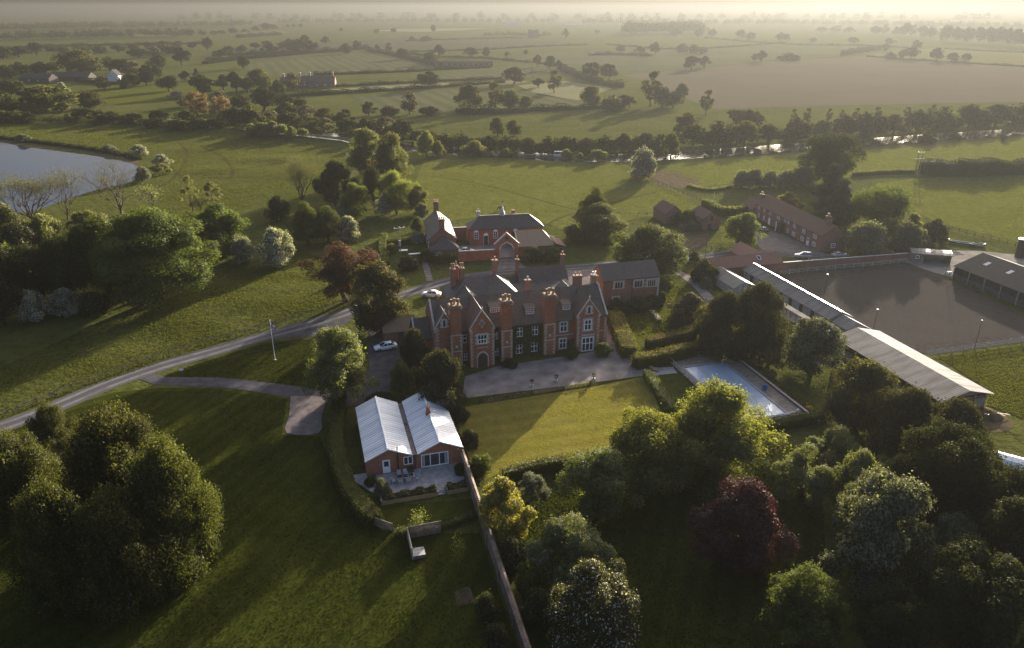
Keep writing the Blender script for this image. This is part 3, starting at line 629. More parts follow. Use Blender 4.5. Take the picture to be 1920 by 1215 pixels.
# drives, gravel, lawns
DRIVE = [(-60, 818), (0, 802), (60, 781), (130, 752), (200, 722), (300, 687), (400, 659), (500, 630), (580, 609), (640, 590), (700, 568), (780, 545), (850, 524), (930, 512), (1010, 506), (1100, 499), (1180, 492), (1290, 485), (1340, 478), (1400, 472), (1480, 478), (1560, 486), (1650, 484), (1720, 477), (1800, 474)]
strip('drive', DRIVE, 4.6, 'road', .045)
sheet('asphalt', [(470, 641), (540, 621), (655, 584), (664, 592), (640, 613), (596, 630), (540, 634)], 'asphalt', .040, 2)
strip('side_drive', [(262, 702), (300, 714), (400, 716), (480, 724), (560, 737), (625, 748)], [2.6, 3.6, 3.8, 4.2], 'asphalt', .040)
sheet('asphalt', [(600, 735), (640, 728), (690, 700), (690, 655), (700, 636), (750, 632), (762, 680), (740, 715), (715, 750), (660, 760), (610, 755)], 'asphalt', .035, 2)
strip('path', [(712, 655), (704, 630), (700, 600), (712, 575)], 2.3, 'asphalt', .044)
sheet('parking_bay', [(545, 743), (606, 746), (603, 780), (598, 812), (537, 812), (542, 780)], 'gravel_dark', .050, 1.5)
sheet('forecourt', [(866, 748), (872, 706), (928, 688), (1100, 662), (1137, 650), (1137, 610), (1152, 612), (1172, 640), (1190, 668), (1182, 688), (1216, 690), (1246, 697), (1204, 705), (1115, 717), (1000, 731), (900, 743)], 'gravel', .040)
sheet('lawn', [(856, 792), (866, 764), (1000, 743), (1120, 724), (1205, 706), (1222, 730), (1242, 780), (1220, 830), (1150, 842), (1050, 864), (942, 884), (908, 902), (880, 860)], 'dry_lawn', .024)
sheet('lawn', [(866, 762), (868, 749), (1000, 732), (1115, 718), (1204, 706), (1120, 723), (1000, 742)], 'lawn', .028)
sheet('lawn', [(-60, 826), (60, 790), (130, 761), (215, 736), (300, 727), (400, 727), (480, 734), (538, 748), (530, 815), (600, 818), (630, 900), (720, 1000), (900, 1000), (985, 1260), (-60, 1260)], 'lawn', .020)
sheet('lawn', [(300, 707), (400, 672), (500, 642), (590, 633), (600, 660), (590, 730), (480, 716), (400, 710)], 'lawn', .022)
sheet('lawn', [(715, 950), (890, 935), (900, 975), (800, 985), (730, 1000)], 'lawn', .026)
sheet('lawn', [(1150, 598), (1232, 566), (1260, 525), (1330, 560), (1335, 590), (1290, 625), (1205, 640), (1190, 650)], 'verge', .020)
sheet('lawn', [(940, 895), (1050, 868), (1200, 840), (1540, 900), (1560, 1240), (1000, 1240)], 'lawn', .016)
sheet('flower_bed', [(998, 733), (1110, 716), (1116, 720), (1002, 739)], 'earth', .032)
sheet('flower_bed', [(905, 748), (990, 735), (994, 741), (908, 756)], 'earth', .032)
strip('path', [(1262, 506), (1285, 518), (1312, 540), (1340, 575)], 2.6, 'gravel', .040)
strip('path', [(792, 478), (800, 505), (806, 527)], 1.6, 'gravel_dark', .040)
sheet('driveway', [(937, 486), (962, 484), (985, 500), (1000, 510), (930, 516), (934, 500)], 'gravel_dark', .036)
sheet('courtyard', [(1062, 498), (1110, 497), (1140, 500), (1120, 560), (1068, 545)], 'gravel_dark', .038)
sheet('courtyard', [(852, 462), (990, 452), (972, 482), (934, 484), (845, 488)], 'gravel', .034)
sheet('yard', [(1412, 450), (1424, 428), (1470, 440), (1540, 473), (1576, 482), (1480, 480), (1430, 470)], 'gravel_dark', .034)
sheet('yard', [(1700, 492), (1708, 480), (1790, 470), (1830, 470), (1930, 480), (1960, 520), (1850, 500), (1786, 520), (1740, 508)], 'concrete', .036)
sheet('riding_arena', [(1412, 522), (1560, 504), (1700, 493), (1745, 509), (1788, 529), (1965, 613), (1962, 636), (1746, 666), (1640, 640), (1560, 600)], 'sand', .040)
sheet('yard', [(1440, 560), (1540, 600), (1600, 640), (1560, 650), (1500, 610), (1430, 580)], 'concrete', .030)
sheet('bare_ground', [(1806, 790), (1838, 768), (1880, 776), (1902, 800), (1862, 812)], 'earth', .030, 2)
strip('path', [(1235, 690), (1225, 700), (1205, 700)], 2.4, 'paving', .050)
sheet('terrace_slab', [(1207, 700), (1224, 690), (1262, 688), (1270, 700), (1228, 704)], 'paving', .056)
sheet('paving_patch', [(851, 1108), (880, 1100), (893, 1130), (858, 1137)], 'earth', .034)
strip('bank', [(-40, 257), (60, 269), (187, 286), (262, 303)], 3.0, 'earth', .034, 3)
for pts in ([(340, 268), (400, 285), (428, 305), (437, 328), (420, 336)], [(378, 334), (430, 333), (500, 331), (560, 320)], [(330, 262), (352, 290), (330, 330), (300, 350)], [(430, 270), (520, 285), (590, 282)], [(560, 300), (480, 315), (440, 322)]):
    strip('track', pts, [1.2, 1.8, 1.2], 'track', .05, 2)
for pts in ([(810, 330), (900, 345), (1000, 372), (1090, 395), (1190, 400)], [(1230, 360), (1150, 380), (1060, 405), (1020, 425)]):
    strip('track', pts, [.8, 1.1, .8], 'track', .026, 2)
strip('track', [(560, 640), (440, 668), (320, 702)], .5, 'track', .050, 2)
strip('arena_track', [(1440, 535), (1560, 516), (1690, 503), (1740, 516), (1790, 541), (1900, 600)], [2.0, 2.6, 2.0], 'earth_damp', .046, 2)
strip('arena_track', [(1900, 628), (1800, 644), (1700, 652)], [2.0, 2.6, 2.0], 'earth_damp', .046, 2)
def tufts(label, pts, n, h, mat, seed, clump=.25, keep=.45):          # rough grass standing up from the turf: one mass
    from mathutils.geometry import tessellate_polygon
    rng = np.random.default_rng(seed); P = np.array([G(*p) for p in pts]); tri = tessellate_polygon([[Vector((x, y, 0)) for x, y in P]])
    A = np.array([abs((P[b][0]-P[a][0])*(P[c][1]-P[a][1])-(P[c][0]-P[a][0])*(P[b][1]-P[a][1])) for a, b, c in tri]); m = n*3
    k = rng.choice(len(tri), m, p=A/A.sum()); T = np.array(tri)[k]; u = rng.random((m, 2)); fl_ = u.sum(1) > 1; u[fl_] = 1-u[fl_]
    Q = P[T[:, 0]]+(P[T[:, 1]]-P[T[:, 0]])*u[:, :1]+(P[T[:, 2]]-P[T[:, 0]])*u[:, 1:]
    v = np.sin(Q[:, 0]*clump+1.3*np.sin(Q[:, 1]*clump*.7))+np.sin(Q[:, 1]*clump*1.3+1.7*np.sin(Q[:, 0]*clump*.5+2))+rng.normal(0, 2.2, m)
    Q = Q[np.argsort(-v)[:int(n*(1+keep))]]; Q = Q[rng.permutation(len(Q))[:n]]; n = len(Q); S = h*rng.uniform(.5, 1.6, n)
    Z = np.array([terrain(*q) for q in Q]); o0 = np.array([Q[:, 0].mean(), Q[:, 1].mean(), 0]); ang = rng.random(n)*6.28
    N = np.stack([np.cos(ang), np.sin(ang), rng.uniform(.1, .9, n)], 1)
    me = leaf_mesh('grass_tufts', [LF[mat]], np.stack([Q[:, 0], Q[:, 1], Z+S*.25+.03], 1)-o0, N, S, np.zeros(n, int), rng)
    return tag(link('grass_tufts', me, None, tuple(o0)), label, 'grass', kind='stuff')
tufts('rough grass tussocks of the horse pasture', [(800, 306), (960, 296), (1160, 308), (1260, 358), (1330, 390), (1200, 404), (1080, 425), (900, 402), (800, 418), (778, 340)], 30000, .17, 'tuft', 1)
tufts('rough grass tussocks of the park slope on the left', [(0, 785), (0, 690), (180, 610), (320, 560), (430, 500), (560, 470), (600, 480), (620, 560), (650, 562), (500, 615), (300, 680), (120, 742)], 40000, .16, 'tuft', 2)
tufts('rough grass tussocks of the meadow between the pond and the river', [(300, 345), (330, 262), (445, 252), (640, 270), (640, 330), (560, 372), (420, 400), (300, 400)], 32000, .22, 'tuft', 3)
tufts('rough grass tussocks of the bank beyond the pond', [(-40, 232), (200, 236), (445, 254), (330, 262), (262, 296), (120, 272), (-40, 250)], 20000, .26, 'tuft', 4)
tufts('rough grass tussocks of the river field', [(1230, 320), (1400, 300), (1700, 282), (1940, 262), (1940, 318), (1700, 322), (1500, 335), (1320, 348)], 24000, .22, 'tuft', 5)
tufts('rough grass tussocks of the paddock beyond the cottages', [(1650, 345), (1720, 336), (1940, 332), (1960, 462), (1790, 428), (1710, 385)], 24000, .18, 'tuft', 6)
tufts('uneven grass of the dry front lawn', [(868, 790), (878, 764), (1000, 746), (1120, 727), (1203, 710), (1218, 730), (1230, 780), (1150, 840), (1050, 862), (944, 882), (912, 898), (884, 858)], 42000, .07, 'tuft_dry', 7, .6, 1.2)
tufts('uneven grass of the mown lawn by the drive', [(-50, 830), (60, 792), (240, 738), (400, 729), (536, 750), (530, 815), (600, 820), (632, 900), (720, 1005), (890, 1000), (980, 1250), (-50, 1250)], 110000, .10, 'tuft_lawn', 8, .5, 1.2)
tufts('rough grass behind the bungalow lawn trees', [(1150, 598), (1232, 570), (1262, 530), (1328, 562), (1330, 588), (1290, 622), (1210, 638)], 7000, .22, 'tuft', 9)
tufts('rough grass beyond the riding arena fence', [(1760, 670), (1930, 646), (1930, 790), (1850, 760), (1852, 732)], 14000, .14, 'tuft', 10)
tufts('uneven grass of the shadowed orchard garden', [(955, 905), (1060, 880), (1200, 850), (1540, 905), (1560, 1240), (1010, 1240)], 40000, .14, 'tuft_lawn', 11, .5, 1.2)
tufts('uneven grass of the triangular lawn', [(310, 706), (400, 674), (500, 644), (588, 635), (585, 728), (480, 715), (400, 709)], 14000, .11, 'tuft_lawn', 12, .5, 1.2)
# ------------------------------------------------------------------ buildings
def roof(mb, x0, x1, y0, y1, ze, zr, axis='x', over=.35, verge=.25, th=.18, h0=0, h1=0, o0=None, o1=None):
    if axis == 'y': a0, a1, b0, b1 = y0, y1, x0, x1
    else: a0, a1, b0, b1 = x0, x1, y0, y1
    bm_ = (b0+b1)/2; sl = (zr-ze)/(bm_-b0); zo = ze-over*sl
    e0 = a0-(over if h0 else verge); e1 = a1+(over if h1 else verge)
    A = [(e0, b0-over, zo), (e1, b0-over, zo), (e1, b1+over, zo), (e0, b1+over, zo), (e0+(h0+over if h0 else 0), bm_, zr), (e1-(h1+over if h1 else 0), bm_, zr)]
    if axis == 'y': A = [(p[1], p[0], p[2]) for p in A]
    V = A+[(p[0], p[1], p[2]-th) for p in A]
    top = [(0, 1, 5, 4), (2, 3, 4, 5)]+([(3, 0, 4)] if h0 else [])+([(1, 2, 5)] if h1 else [])
    loop = [0, 1]+([] if h1 else [5])+[2, 3]+([] if h0 else [4])
    F = top+[tuple(i+6 for i in reversed(f)) for f in top]
    for i in range(len(loop)):
        p, q = loop[i], loop[(i+1) % len(loop)]; F.append((q, p, p+6, q+6))
    if axis == 'y': F = [tuple(reversed(f)) for f in F]
    mb.add(V, F)
def walls(mb, x0, x1, y0, y1, ze, zr=None, axis='x', d=.12, z0=-.3):
    if zr is None: mb.box(x0, x1, y0, y1, z0, ze-d)
    elif axis == 'x': mb.xprism([(y0, z0), (y1, z0), (y1, ze-d), ((y0+y1)/2, zr-d), (y0, ze-d)], x0, x1)
    else: mb.yprism([(x0, z0), (x1, z0), (x1, ze-d), ((x0+x1)/2, zr-d), (x0, ze-d)], y0, y1)
def window(par, x, y, z, w, h, cols=2, rows=2, rz=0, sur=None, bar=.09, b2=.07, fm='white', name='window', sw=.2, tops=None):
    m = MB(); b = bar
    m.box(-w/2, w/2, -.06, .02, 0, b); m.box(-w/2, w/2, -.06, .02, h-b, h); m.box(-w/2, -w/2+b, -.058, .02, b, h-b); m.box(w/2-b, w/2, -.058, .02, b, h-b)
    for i in range(1, cols): u = -w/2+w*i/cols; m.box(u-b2/2, u+b2/2, -.055, .02, b, h-b)
    for j in range(1, rows): v = h*(j/rows if rows > 2 else .56); m.box(-w/2+b, w/2-b, -.052, .018, v-b2/2, v+b2/2)
    o = m.build(name, MT[fm], par, (x, y, z), rz)
    g = MB(); g.box(-w/2+.03, w/2-.03, -.02, .012, .03, h-.03); g.build('pane', MT['glass'], o)
    if sur:
        s = MB(); q = sw; s.box(-w/2-q, w/2+q, -.035, .015, h+.002, h+q); s.box(-w/2-q-.06, w/2+q+.06, -.09, .015, -q*.8, -.002)
        s.box(-w/2-q, -w/2-.002, -.033, .015, 0, h); s.box(w/2+.002, w/2+q, -.033, .015, 0, h); s.build('surround', MT[sur], o)
    return o
def door(par, x, y, z, w, h, rz=0, m='white', fm='white', glass=0):
    d = MB(); d.box(-w/2+.08, w/2-.08, -.04, .02, 0, h-.08); o = d.build('door', MT[m], par, (x, y, z), rz)
    f = MB(); f.box(-w/2, -w/2+.078, -.07, .02, 0, h); f.box(w/2-.078, w/2, -.07, .02, 0, h); f.box(-w/2+.08, w/2-.08, -.07, .02, h-.078, h); f.build('door_frame', MT[fm], o)
    if glass: g = MB(); g.box(-w/2+.22, w/2-.22, -.055, .02, h*(1-glass), h-.25); g.build('pane', MT['glass'], o)
    hd = MB(); hd.box(w/2-.24, w/2-.14, -.1, -.042, h*.45, h*.5); hd.build('handle', MT['metal'], o); return o
def lancets(par, x, y, z, w, h, n, rz=0, name='window', sur='stone'):
    s = MB(); q = .24; k = 0
    s.box(-w/2-q, w/2+q, -.05, .02, -.16, h+.2)
    zz = 0
    while zz < h: e = .12 if k % 2 else .30; s.box(-w/2-q-e, -w/2-q+.002, -.045, .02, zz-.1, zz+.26); s.box(w/2+q-.002, w/2+q+e, -.045, .02, zz-.1, zz+.26); zz += .42; k += 1
    o = s.build(name, MT[sur], par, (x, y, z), rz); g = MB(); a = w/n
    for i in range(n):
        u0 = -w/2+a*i+.07; u1 = u0+a-.14; um = (u0+u1)/2
        g.yprism([(u0, .03), (u1, .03), (u1, h*.72), ((u1+um)/2, h*.89), (um, h-.04), ((u0+um)/2, h*.89), (u0, h*.72)], -.062, -.03)
    g.build('pane', MT['glass'], o); return o
def quoins(mb, x, y, z0, z1, sx, sy, p=.03, hgt=.34):    # corner blocks; sx, sy say which way the two walls run from the corner
    z = z0; k = 0
    while z < z1-.1:
        a, b = ((.52, .28) if k % 2 else (.28, .52)); t = min(z+hgt-.02, z1)
        xs = sorted((x-sx*p, x+sx*a)); ys = sorted((y-sy*p, y+sy*b)); mb.box(xs[0], xs[1], ys[0], ys[1], z, t); z += hgt; k += 1
def chimney(par, x, y, z0, z1, w, d, pots=2, m='brick_dull', cap=True, pot='terracotta', axis='x', ph=.75, capm=None):
    b = MB(); b.box(x-w/2, x+w/2, y-d/2, y+d/2, z0, z1-(.45 if cap else 0))
    if cap:
        b.box(x-w/2-.08, x+w/2+.08, y-d/2-.08, y+d/2+.08, z1-.45, z1-.3); b.box(x-w/2-.16, x+w/2+.16, y-d/2-.16, y+d/2+.16, z1-.3, z1-.12); b.box(x-w/2-.07, x+w/2+.07, y-d/2-.07, y+d/2+.07, z1-.12, z1)
    o = b.build('chimney', MT[m], par)
    for i in range(pots):
        t = (i+.5)/pots-.5; q = MB(); px, py = (x+t*w, y) if axis == 'x' else (x, y+t*d)
        q.lathe([(.19, z1-.02), (.15, z1+.1), (.14, z1+ph*.8), (.19, z1+ph*.86), (.19, z1+ph)], px, py, 10); q.build('chimney_pot', MT[pot], o)
    return o
def bld(name, O_, th, label, cat, group=None):
    e = empty(name, O_[0], O_[1], 0, R(th), label, cat, group); k = .97 if name in ('manor_house', 'brick_hall', 'outhouse') else .982; e.scale = (k, k, k); return e
def ridge_line(par, pts, m='stone_grey', w=.28, h=.12, name='ridge_tiles'):
    b = MB()
    for p, q in zip(pts, pts[1:]): b.beam(p, q, w, h)
    return b.build(name, MT[m], par)

# ---- the manor house
def manor():
    H = bld('manor_house', G(1137, 640), 15.5, 'long ivy clad red brick manor house with gables and chimney stacks facing the gravel forecourt', 'manor house')
    w = MB(); walls(w, -36, -.9, -1.5, 9.3, 6.9, 11.5); walls(w, -7.8, -3.2, -3.4, 3.2, 7.9, 11.15, 'y'); walls(w, -29.8, -25.2, -4.7, 3.2, 8.2, 11.7, 'y'); walls(w, -35.85, -32.55, -2.2, 3, 8.2, 11.0, 'y')
    w.box(-30, -1.2, 9.31, 22.4, -.3, 6.2); walls(w, -30.3, -15, 12, 23, 7.0); walls(w, -12, -.8, 22.5, 28.5, 5.6, 8.7); walls(w, -16, -12.02, 23, 27.6, 4.6, 7.0); walls(w, -39.4, -36.02, 2, 8, 4.6, 7.6)
    w.build('wall', MT['brick_manor'], H)
    rf = MB(); roof(rf, -36, -.9, -1.5, 9.3, 6.9, 11.5, verge=-.05); main = rf.build('roof', MT['slate_brown'], H)
    for a in ((-7.8, -3.2, -3.4, 3.6, 7.9, 11.15), (-29.8, -25.2, -4.7, 3.9, 8.2, 11.7), (-35.85, -32.55, -2.2, 3.4, 8.2, 11.0)): r2 = MB(); roof(r2, *a, 'y', .12, -.25); r2.build('gable_roof', MT['slate_brown'], H)
    for a, k in (((-30.3, -15, 12, 23, 7.0, 10.6), dict(h0=4.2, h1=4.2)), ((-29.6, -23.6, 7.6, 15, 7.1, 9.7, 'y'), dict(h0=2.6)), ((-6.4, -2.4, 10.6, 16, 6.4, 8.4, 'y'), dict(h0=1.6)), ((-12, -.8, 22.5, 28.5, 5.6, 8.7), {}), ((-16, -12.02, 23, 27.6, 4.6, 7.0), {})): r3 = MB(); roof(r3, *a, **k); r3.build('rear_roof', MT['slate'], H)
    r3 = MB(); r3.box(-29.9, -1.3, 9.4, 22.3, 6.2, 6.3); r3.build('flat_roof', MT['slate_flat'], H)
    r4 = MB(); roof(r4, -39.4, -36.02, 2, 8, 4.6, 7.6); r4.build('wing_roof', MT['slate'], H)
    for x in (-36, -.9): cp = MB(); cp.beam((x, -1.75, 6.8), (x, 3.9, 11.62), .34, .2); cp.beam((x, 9.55, 6.8), (x, 3.9, 11.62), .34, .2); cp.build('coping', MT['stone'], H)
    for x0, x1, y, ze, zr in ((-7.8, -3.2, -3.4, 7.9, 11.15), (-29.8, -25.2, -4.7, 8.2, 11.7), (-35.85, -32.55, -2.2, 8.2, 11.0)):
        xm = (x0+x1)/2; cp = MB(); cp.beam((x0-.15, y+.06, ze-.12), (xm, y+.06, zr+.1), .30, .16); cp.beam((x1+.15, y+.06, ze-.12), (xm, y+.06, zr+.1), .30, .16)
        cp.box(x0-.2, x0+.3, y-.06, y+.3, ze-.5, ze-.1); cp.box(x1-.3, x1+.2, y-.06, y+.3, ze-.5, ze-.1); cp.build('coping', MT['stone'], H)
    cp = MB(); cp.beam((-39.4, 1.8, 4.5), (-39.4, 5, 7.7), .3, .18); cp.beam((-39.4, 8.2, 4.5), (-39.4, 5, 7.7), .3, .18); cp.build('coping', MT['stone'], H)
    for x, y, z in ((-5.5, -3.35, 11.2), (-27.5, -4.65, 11.75), (-34.2, -2.15, 11.05)): fi = MB(); fi.lathe([(.12, z), (.08, z+.3), (.17, z+.42), (.05, z+.85)], x, y, 8); fi.build('finial', MT['stone'], H)
    for x, y, z1, sx in ((-7.8, -3.4, 7.5, 1), (-3.2, -3.4, 7.5, -1), (-29.8, -4.7, 7.8, 1), (-25.2, -4.7, 7.8, -1), (-35.85, -2.2, 7.8, 1), (-32.55, -2.2, 7.8, -1), (-.9, -1.5, 6.6, -1), (-36, -1.5, 6.6, 1)): q = MB(); quoins(q, x, y, .1, z1, sx, 1); q.build('quoins', MT['quoin'], H)
    for a in ((-12, -7.85, -1.58, -1.4, 3.2, 3.36), (-3.1, -.95, -1.58, -1.4, 3.2, 3.36), (-12.1, -7.85, -1.62, -1.4, 6.55, 6.75), (-3.1, -.95, -1.62, -1.4, 6.55, 6.75)): sc = MB(); sc.box(*a); sc.build('string_course', MT['stone'], H)
    for x0, x1, y, zt in ((-33.3, -31.2, -3.3, 12.35), (-23.45, -21.4, -3.8, 12.45), (-14.5, -12.35, -3.0, 12.5)):   # the three great stacks on the front
        b = MB(); b.box(x0-.04, x1+.04, y-.08, -1.4, -.3, 6.6); b.frustum(x0, x1, y, -.2, 6.6, 6.95, .03); b.box(x0+.03, x1-.03, y+.05, y+1.75, 6.9, zt-.6)
        b.box(x0-.06, x1+.06, y-.06, y+1.86, zt-.6, zt-.45); b.box(x0+.02, x1-.02, y+.03, y+1.78, zt-.45, zt-.3)
        ch = b.build('chimney', MT['brick_manor'], H)
        c2 = MB(); k = 0
        c2.box(x0-.06, x1+.06, y-.08, y+1.88, zt-.3, zt-.12); c2.box(x0-.14, x1+.14, y-.16, y+1.96, zt-.12, zt+.06); c2.box(x0-.02, x1+.02, y-.04, y+1.84, zt+.06, zt+.26)
        for i in range(7): u = x0-.16+(x1-x0+.32)*i/6; c2.box(u-.09, u+.09, y-.2, y-.02, zt-.5, zt-.12)
        c2.build('chimney_cap', MT['buff'], ch)
        for z in (3.15, 6.5): c2 = MB(); c2.box(x0-.06, x1+.06, y-.12, y+.2, z, z+.17); c2.build('string_course', MT['stone'], ch)
        
        for xx, sx in ((x0-.04, 1), (x1+.04, -1)): qq = MB(); quoins(qq, xx, y-.08, .1, 6.4, sx, 1); qq.build('stack_quoins', MT['quoin'], ch)
        qq = MB(); qq.prism([((x0+x1)/2-.22, y-.1), ((x0+x1)/2, y-.12), ((x0+x1)/2+.22, y-.1)], 4.0, 4.5); qq.build('stone_diamond', MT['stone'], ch)
        for i in range(3):
            px = x0+.4+(x1-x0-.8)*i/2; p = MB(); p.lathe([(.3, zt+.24), (.22, zt+.34), (.2, zt+1.1), (.27, zt+1.2), (.27, zt+1.4)], px, y+.6+.5*(i % 2), 8); p.build('chimney_pot', MT['buff'], ch)
    chimney(H, -28.5, 18, 7.6, 12.7, .95, 1.2, 2, ph=1.1, pot='buff'); chimney(H, -26.6, 18, 7.6, 12.7, 1.0, 1.2, 2, ph=1.1, pot='buff'); chimney(H, -27.5, 19.3, 7.6, 12.8, .8, .8, 1, ph=1.0, pot='buff')
    chimney(H, -19.1, 18.6, 9.3, 13.6, 1.15, .95, 1); chimney(H, -12.1, 25.4, 6.5, 11.0, .8, .8, 1); chimney(H, -1.1, 25.5, 8, 11.2, .8, .8, 1); chimney(H, -.3, 17.5, -.3, 8.7, 1.9, 1.1, 2, m='brick_dull'); chimney(H, -13.6, 12, 6.2, 10.8, 1.2, .8, 1, pot='stone'); chimney(H, -1.4, 5.0, 10.2, 13.1, 1.1, 1.3, 2, m='buff', pot='white')
    # front windows
    for x, z, ww, h in ((-10.07, 4.0, 1.55, 2.2), (-10.16, .35, 1.5, 2.2)): window(H, x, -1.5, z, ww, h, 2, 2, sur='stone_grey', bar=.13, b2=.12)
    for x, z, ww, h in ((-19.2, 4.0, 1.3, 2.0), (-16.1, 4.0, 1.3, 2.05), (-19.3, .35, 1.35, 2.05), (-16.2, .4, 1.4, 2.1), (-23.95, 4.0, .75, 1.8), (-23.9, .4, .8, 1.75), (-30.0, 4.0, 1.4, 1.75)): window(H, x, -1.5, z, ww, h, 2, 2, bar=.13, b2=.12)
    window(H, -30.0, -1.5, .25, .95, 1.4, 2, 2, bar=.12, b2=.11)
    window(H, -5.65, -3.4, 4.65, 1.5, 2.25, 2, 2, sur='stone_grey', bar=.13, b2=.12, sw=.38); window(H, -5.55, -3.4, .1, 2.5, 3.0, 3, 2, bar=.15, b2=.16, sur='stone_grey')
    lancets(H, -5.5, -3.4, 8.2, .62, 1.5, 1); bt = MB(); bt.box(-6.9, -4.2, -3.5, -3.38, 3.45, 3.6)
    for i in range(7): bt.box(-6.9+.4*i, -6.65+.4*i, -3.5, -3.38, 3.6, 3.8)
    bt.build('battlement_band', MT['stone'], H)
    lancets(H, -27.55, -4.7, 4.95, 1.75, 1.9, 3); window(H, -27.55, -4.765, 4.95, 1.7, .95, 3, 1, bar=.12, b2=.12)
    cr = MB(); cr.box(-27.75, -27.35, -4.75, -4.68, 8.25, 9.85); cr.box(-28.15, -27.752, -4.75, -4.68, 8.85, 9.25); cr.box(-27.348, -26.95, -4.75, -4.68, 8.85, 9.25)
    o = cr.build('cross_loop', MT['stone'], H); sl = MB(); sl.box(-27.63, -27.47, -4.77, -4.74, 8.4, 9.7); sl.box(-28.0, -27.635, -4.77, -4.74, 8.97, 9.13); sl.box(-27.465, -27.1, -4.77, -4.74, 8.97, 9.13); sl.build('slit', MT['glass'], o)
    zg = MB()
    for i in range(8): x = -28.6+.28*i; zg.beam((x, -4.73, 4.0), (x+.14, -4.73, 4.2), .08, .08); zg.beam((x+.14, -4.73, 4.2), (x+.28, -4.73, 4.0), .08, .08)
    zg.build('zigzag_band', MT['stone'], H)
    ar = MB(); P = [(-28.6, -.1), (-28.6, 2.2), (-28.25, 2.85), (-27.52, 3.25), (-26.8, 2.85), (-26.45, 2.2), (-26.45, -.1)]
    for p, q_ in zip(P, P[1:]): ar.beam((p[0], -4.72, p[1]), (q_[0], -4.72, q_[1]), .2, .34)
    ar.build('door_arch', MT['stone'], H); dd = MB(); dd.yprism([(-28.45, .0), (-26.6, .0), (-26.6, 2.15), (-26.9, 2.75), (-27.52, 3.1), (-28.15, 2.75), (-28.45, 2.15)], -4.735, -4.69); dd.build('porch_opening', MT['dark_wood'], H)
    lancets(H, -34.3, -2.2, 8.1, .55, 1.5, 1); window(H, -37.7, 2, 1.2, 1.0, 1.6, 2, 2, bar=.12); window(H, -39.4, 5, 1.6, 1.1, 2.2, 2, 2, rz=R(-90), bar=.14)
    for x, z, y, ww in ((-23.65, 8.8, .75, 1.7), (-16.65, 8.02, -.15, 1.5), (-9.05, 8.1, -.1, 1.4)):   # dormers set into the roof
        b = MB(); b.box(x-ww/2-.16, x+ww/2+.16, y+.012, y+2.6, z-.35, z+1.12); d = b.build('dormer', MT['lead'], H)
        t = MB(); t.add([(x-ww/2-.3, y-.15, z+1.13), (x+ww/2+.3, y-.15, z+1.13), (x+ww/2+.3, y+3.0, z+1.75), (x-ww/2-.3, y+3.0, z+1.75), (x-ww/2-.3, y-.15, z+1.23), (x+ww/2+.3, y-.15, z+1.23), (x+ww/2+.3, y+3.0, z+1.85), (x-ww/2-.3, y+3.0, z+1.85)],
              [(0, 3, 2, 1), (4, 5, 6, 7), (0, 1, 5, 4), (1, 2, 6, 5), (2, 3, 7, 6), (3, 0, 4, 7)]); t.build('dormer_roof', MT['slate_brown'], d)
        window(d, x, y, z, ww, 1.08, 4, 2, bar=.11, b2=.07, name='dormer_window') if False else None
        m = MB(); m.box(x-ww/2, x+ww/2, y-.03, y+.01, z, z+.1); m.box(x-ww/2, x+ww/2, y-.03, y+.01, z+.98, z+1.08)
        for i in range(5): u = x-ww/2+.05+(ww-.1)*i/4; m.box(u-.05, u+.05, y-.028, y+.01, z+.1, z+.98)
        m.box(x-ww/2+.1, x+ww/2-.1, y-.026, y+.01, z+.54, z+.6); m.build('dormer_frame', MT['white'], d)
        g = MB(); g.box(x-ww/2+.03, x+ww/2-.03, y-.012, y+.011, z+.03, z+1.05); g.build('dormer_pane', MT['glass'], d)
    rng = np.random.default_rng(4); n = 15000                                                # ivy on the front
    X = np.concatenate([rng.uniform(-21.3, -14.7, 9000), rng.uniform(-25.1, -23.4, 2600), rng.uniform(-9.2, -7.6, 1400), rng.uniform(-3.2, -2.0, 2000)])
    Z = rng.uniform(0, 1, n)*np.concatenate([np.full(9000, 6.7), np.full(2600, 6.6), np.full(1400, 2.2), np.full(2000, 1.3)])
    keep = np.ones(n, bool)
    for x, z, ww, h in ((-19.2, 4.0, 1.3, 2.0), (-16.1, 4.0, 1.3, 2.05), (-19.3, .35, 1.35, 2.05), (-16.2, .4, 1.4, 2.1), (-23.95, 4.0, .75, 1.8), (-23.9, .4, .8, 1.75)): keep &= ~((abs(X-x) < ww/2+.02) & (Z > z-.05) & (Z < z+h+.02))
    X, Z = X[keep], Z[keep]; n = len(X); P = np.stack([X, -1.62+rng.normal(0, .05, n)-.08*np.sin(X*3+Z*2), Z], 1)
    link('ivy', leaf_mesh('ivy', [LF['ivy'], LF['oak_dark']], P, np.array([[0, -1, .5]])+rng.normal(0, .4, (n, 3)), rng.uniform(.18, .34, n), (rng.random(n) < .3).astype(int), rng), H)
    for x in (-11.95, -21.1, -30.8): bp = MB(); bp.tube([(x, -1.62, 0), (x, -1.62, 6.8)], .06, 6); bp.build('downpipe', MT['black'], H)
    return H
manor()
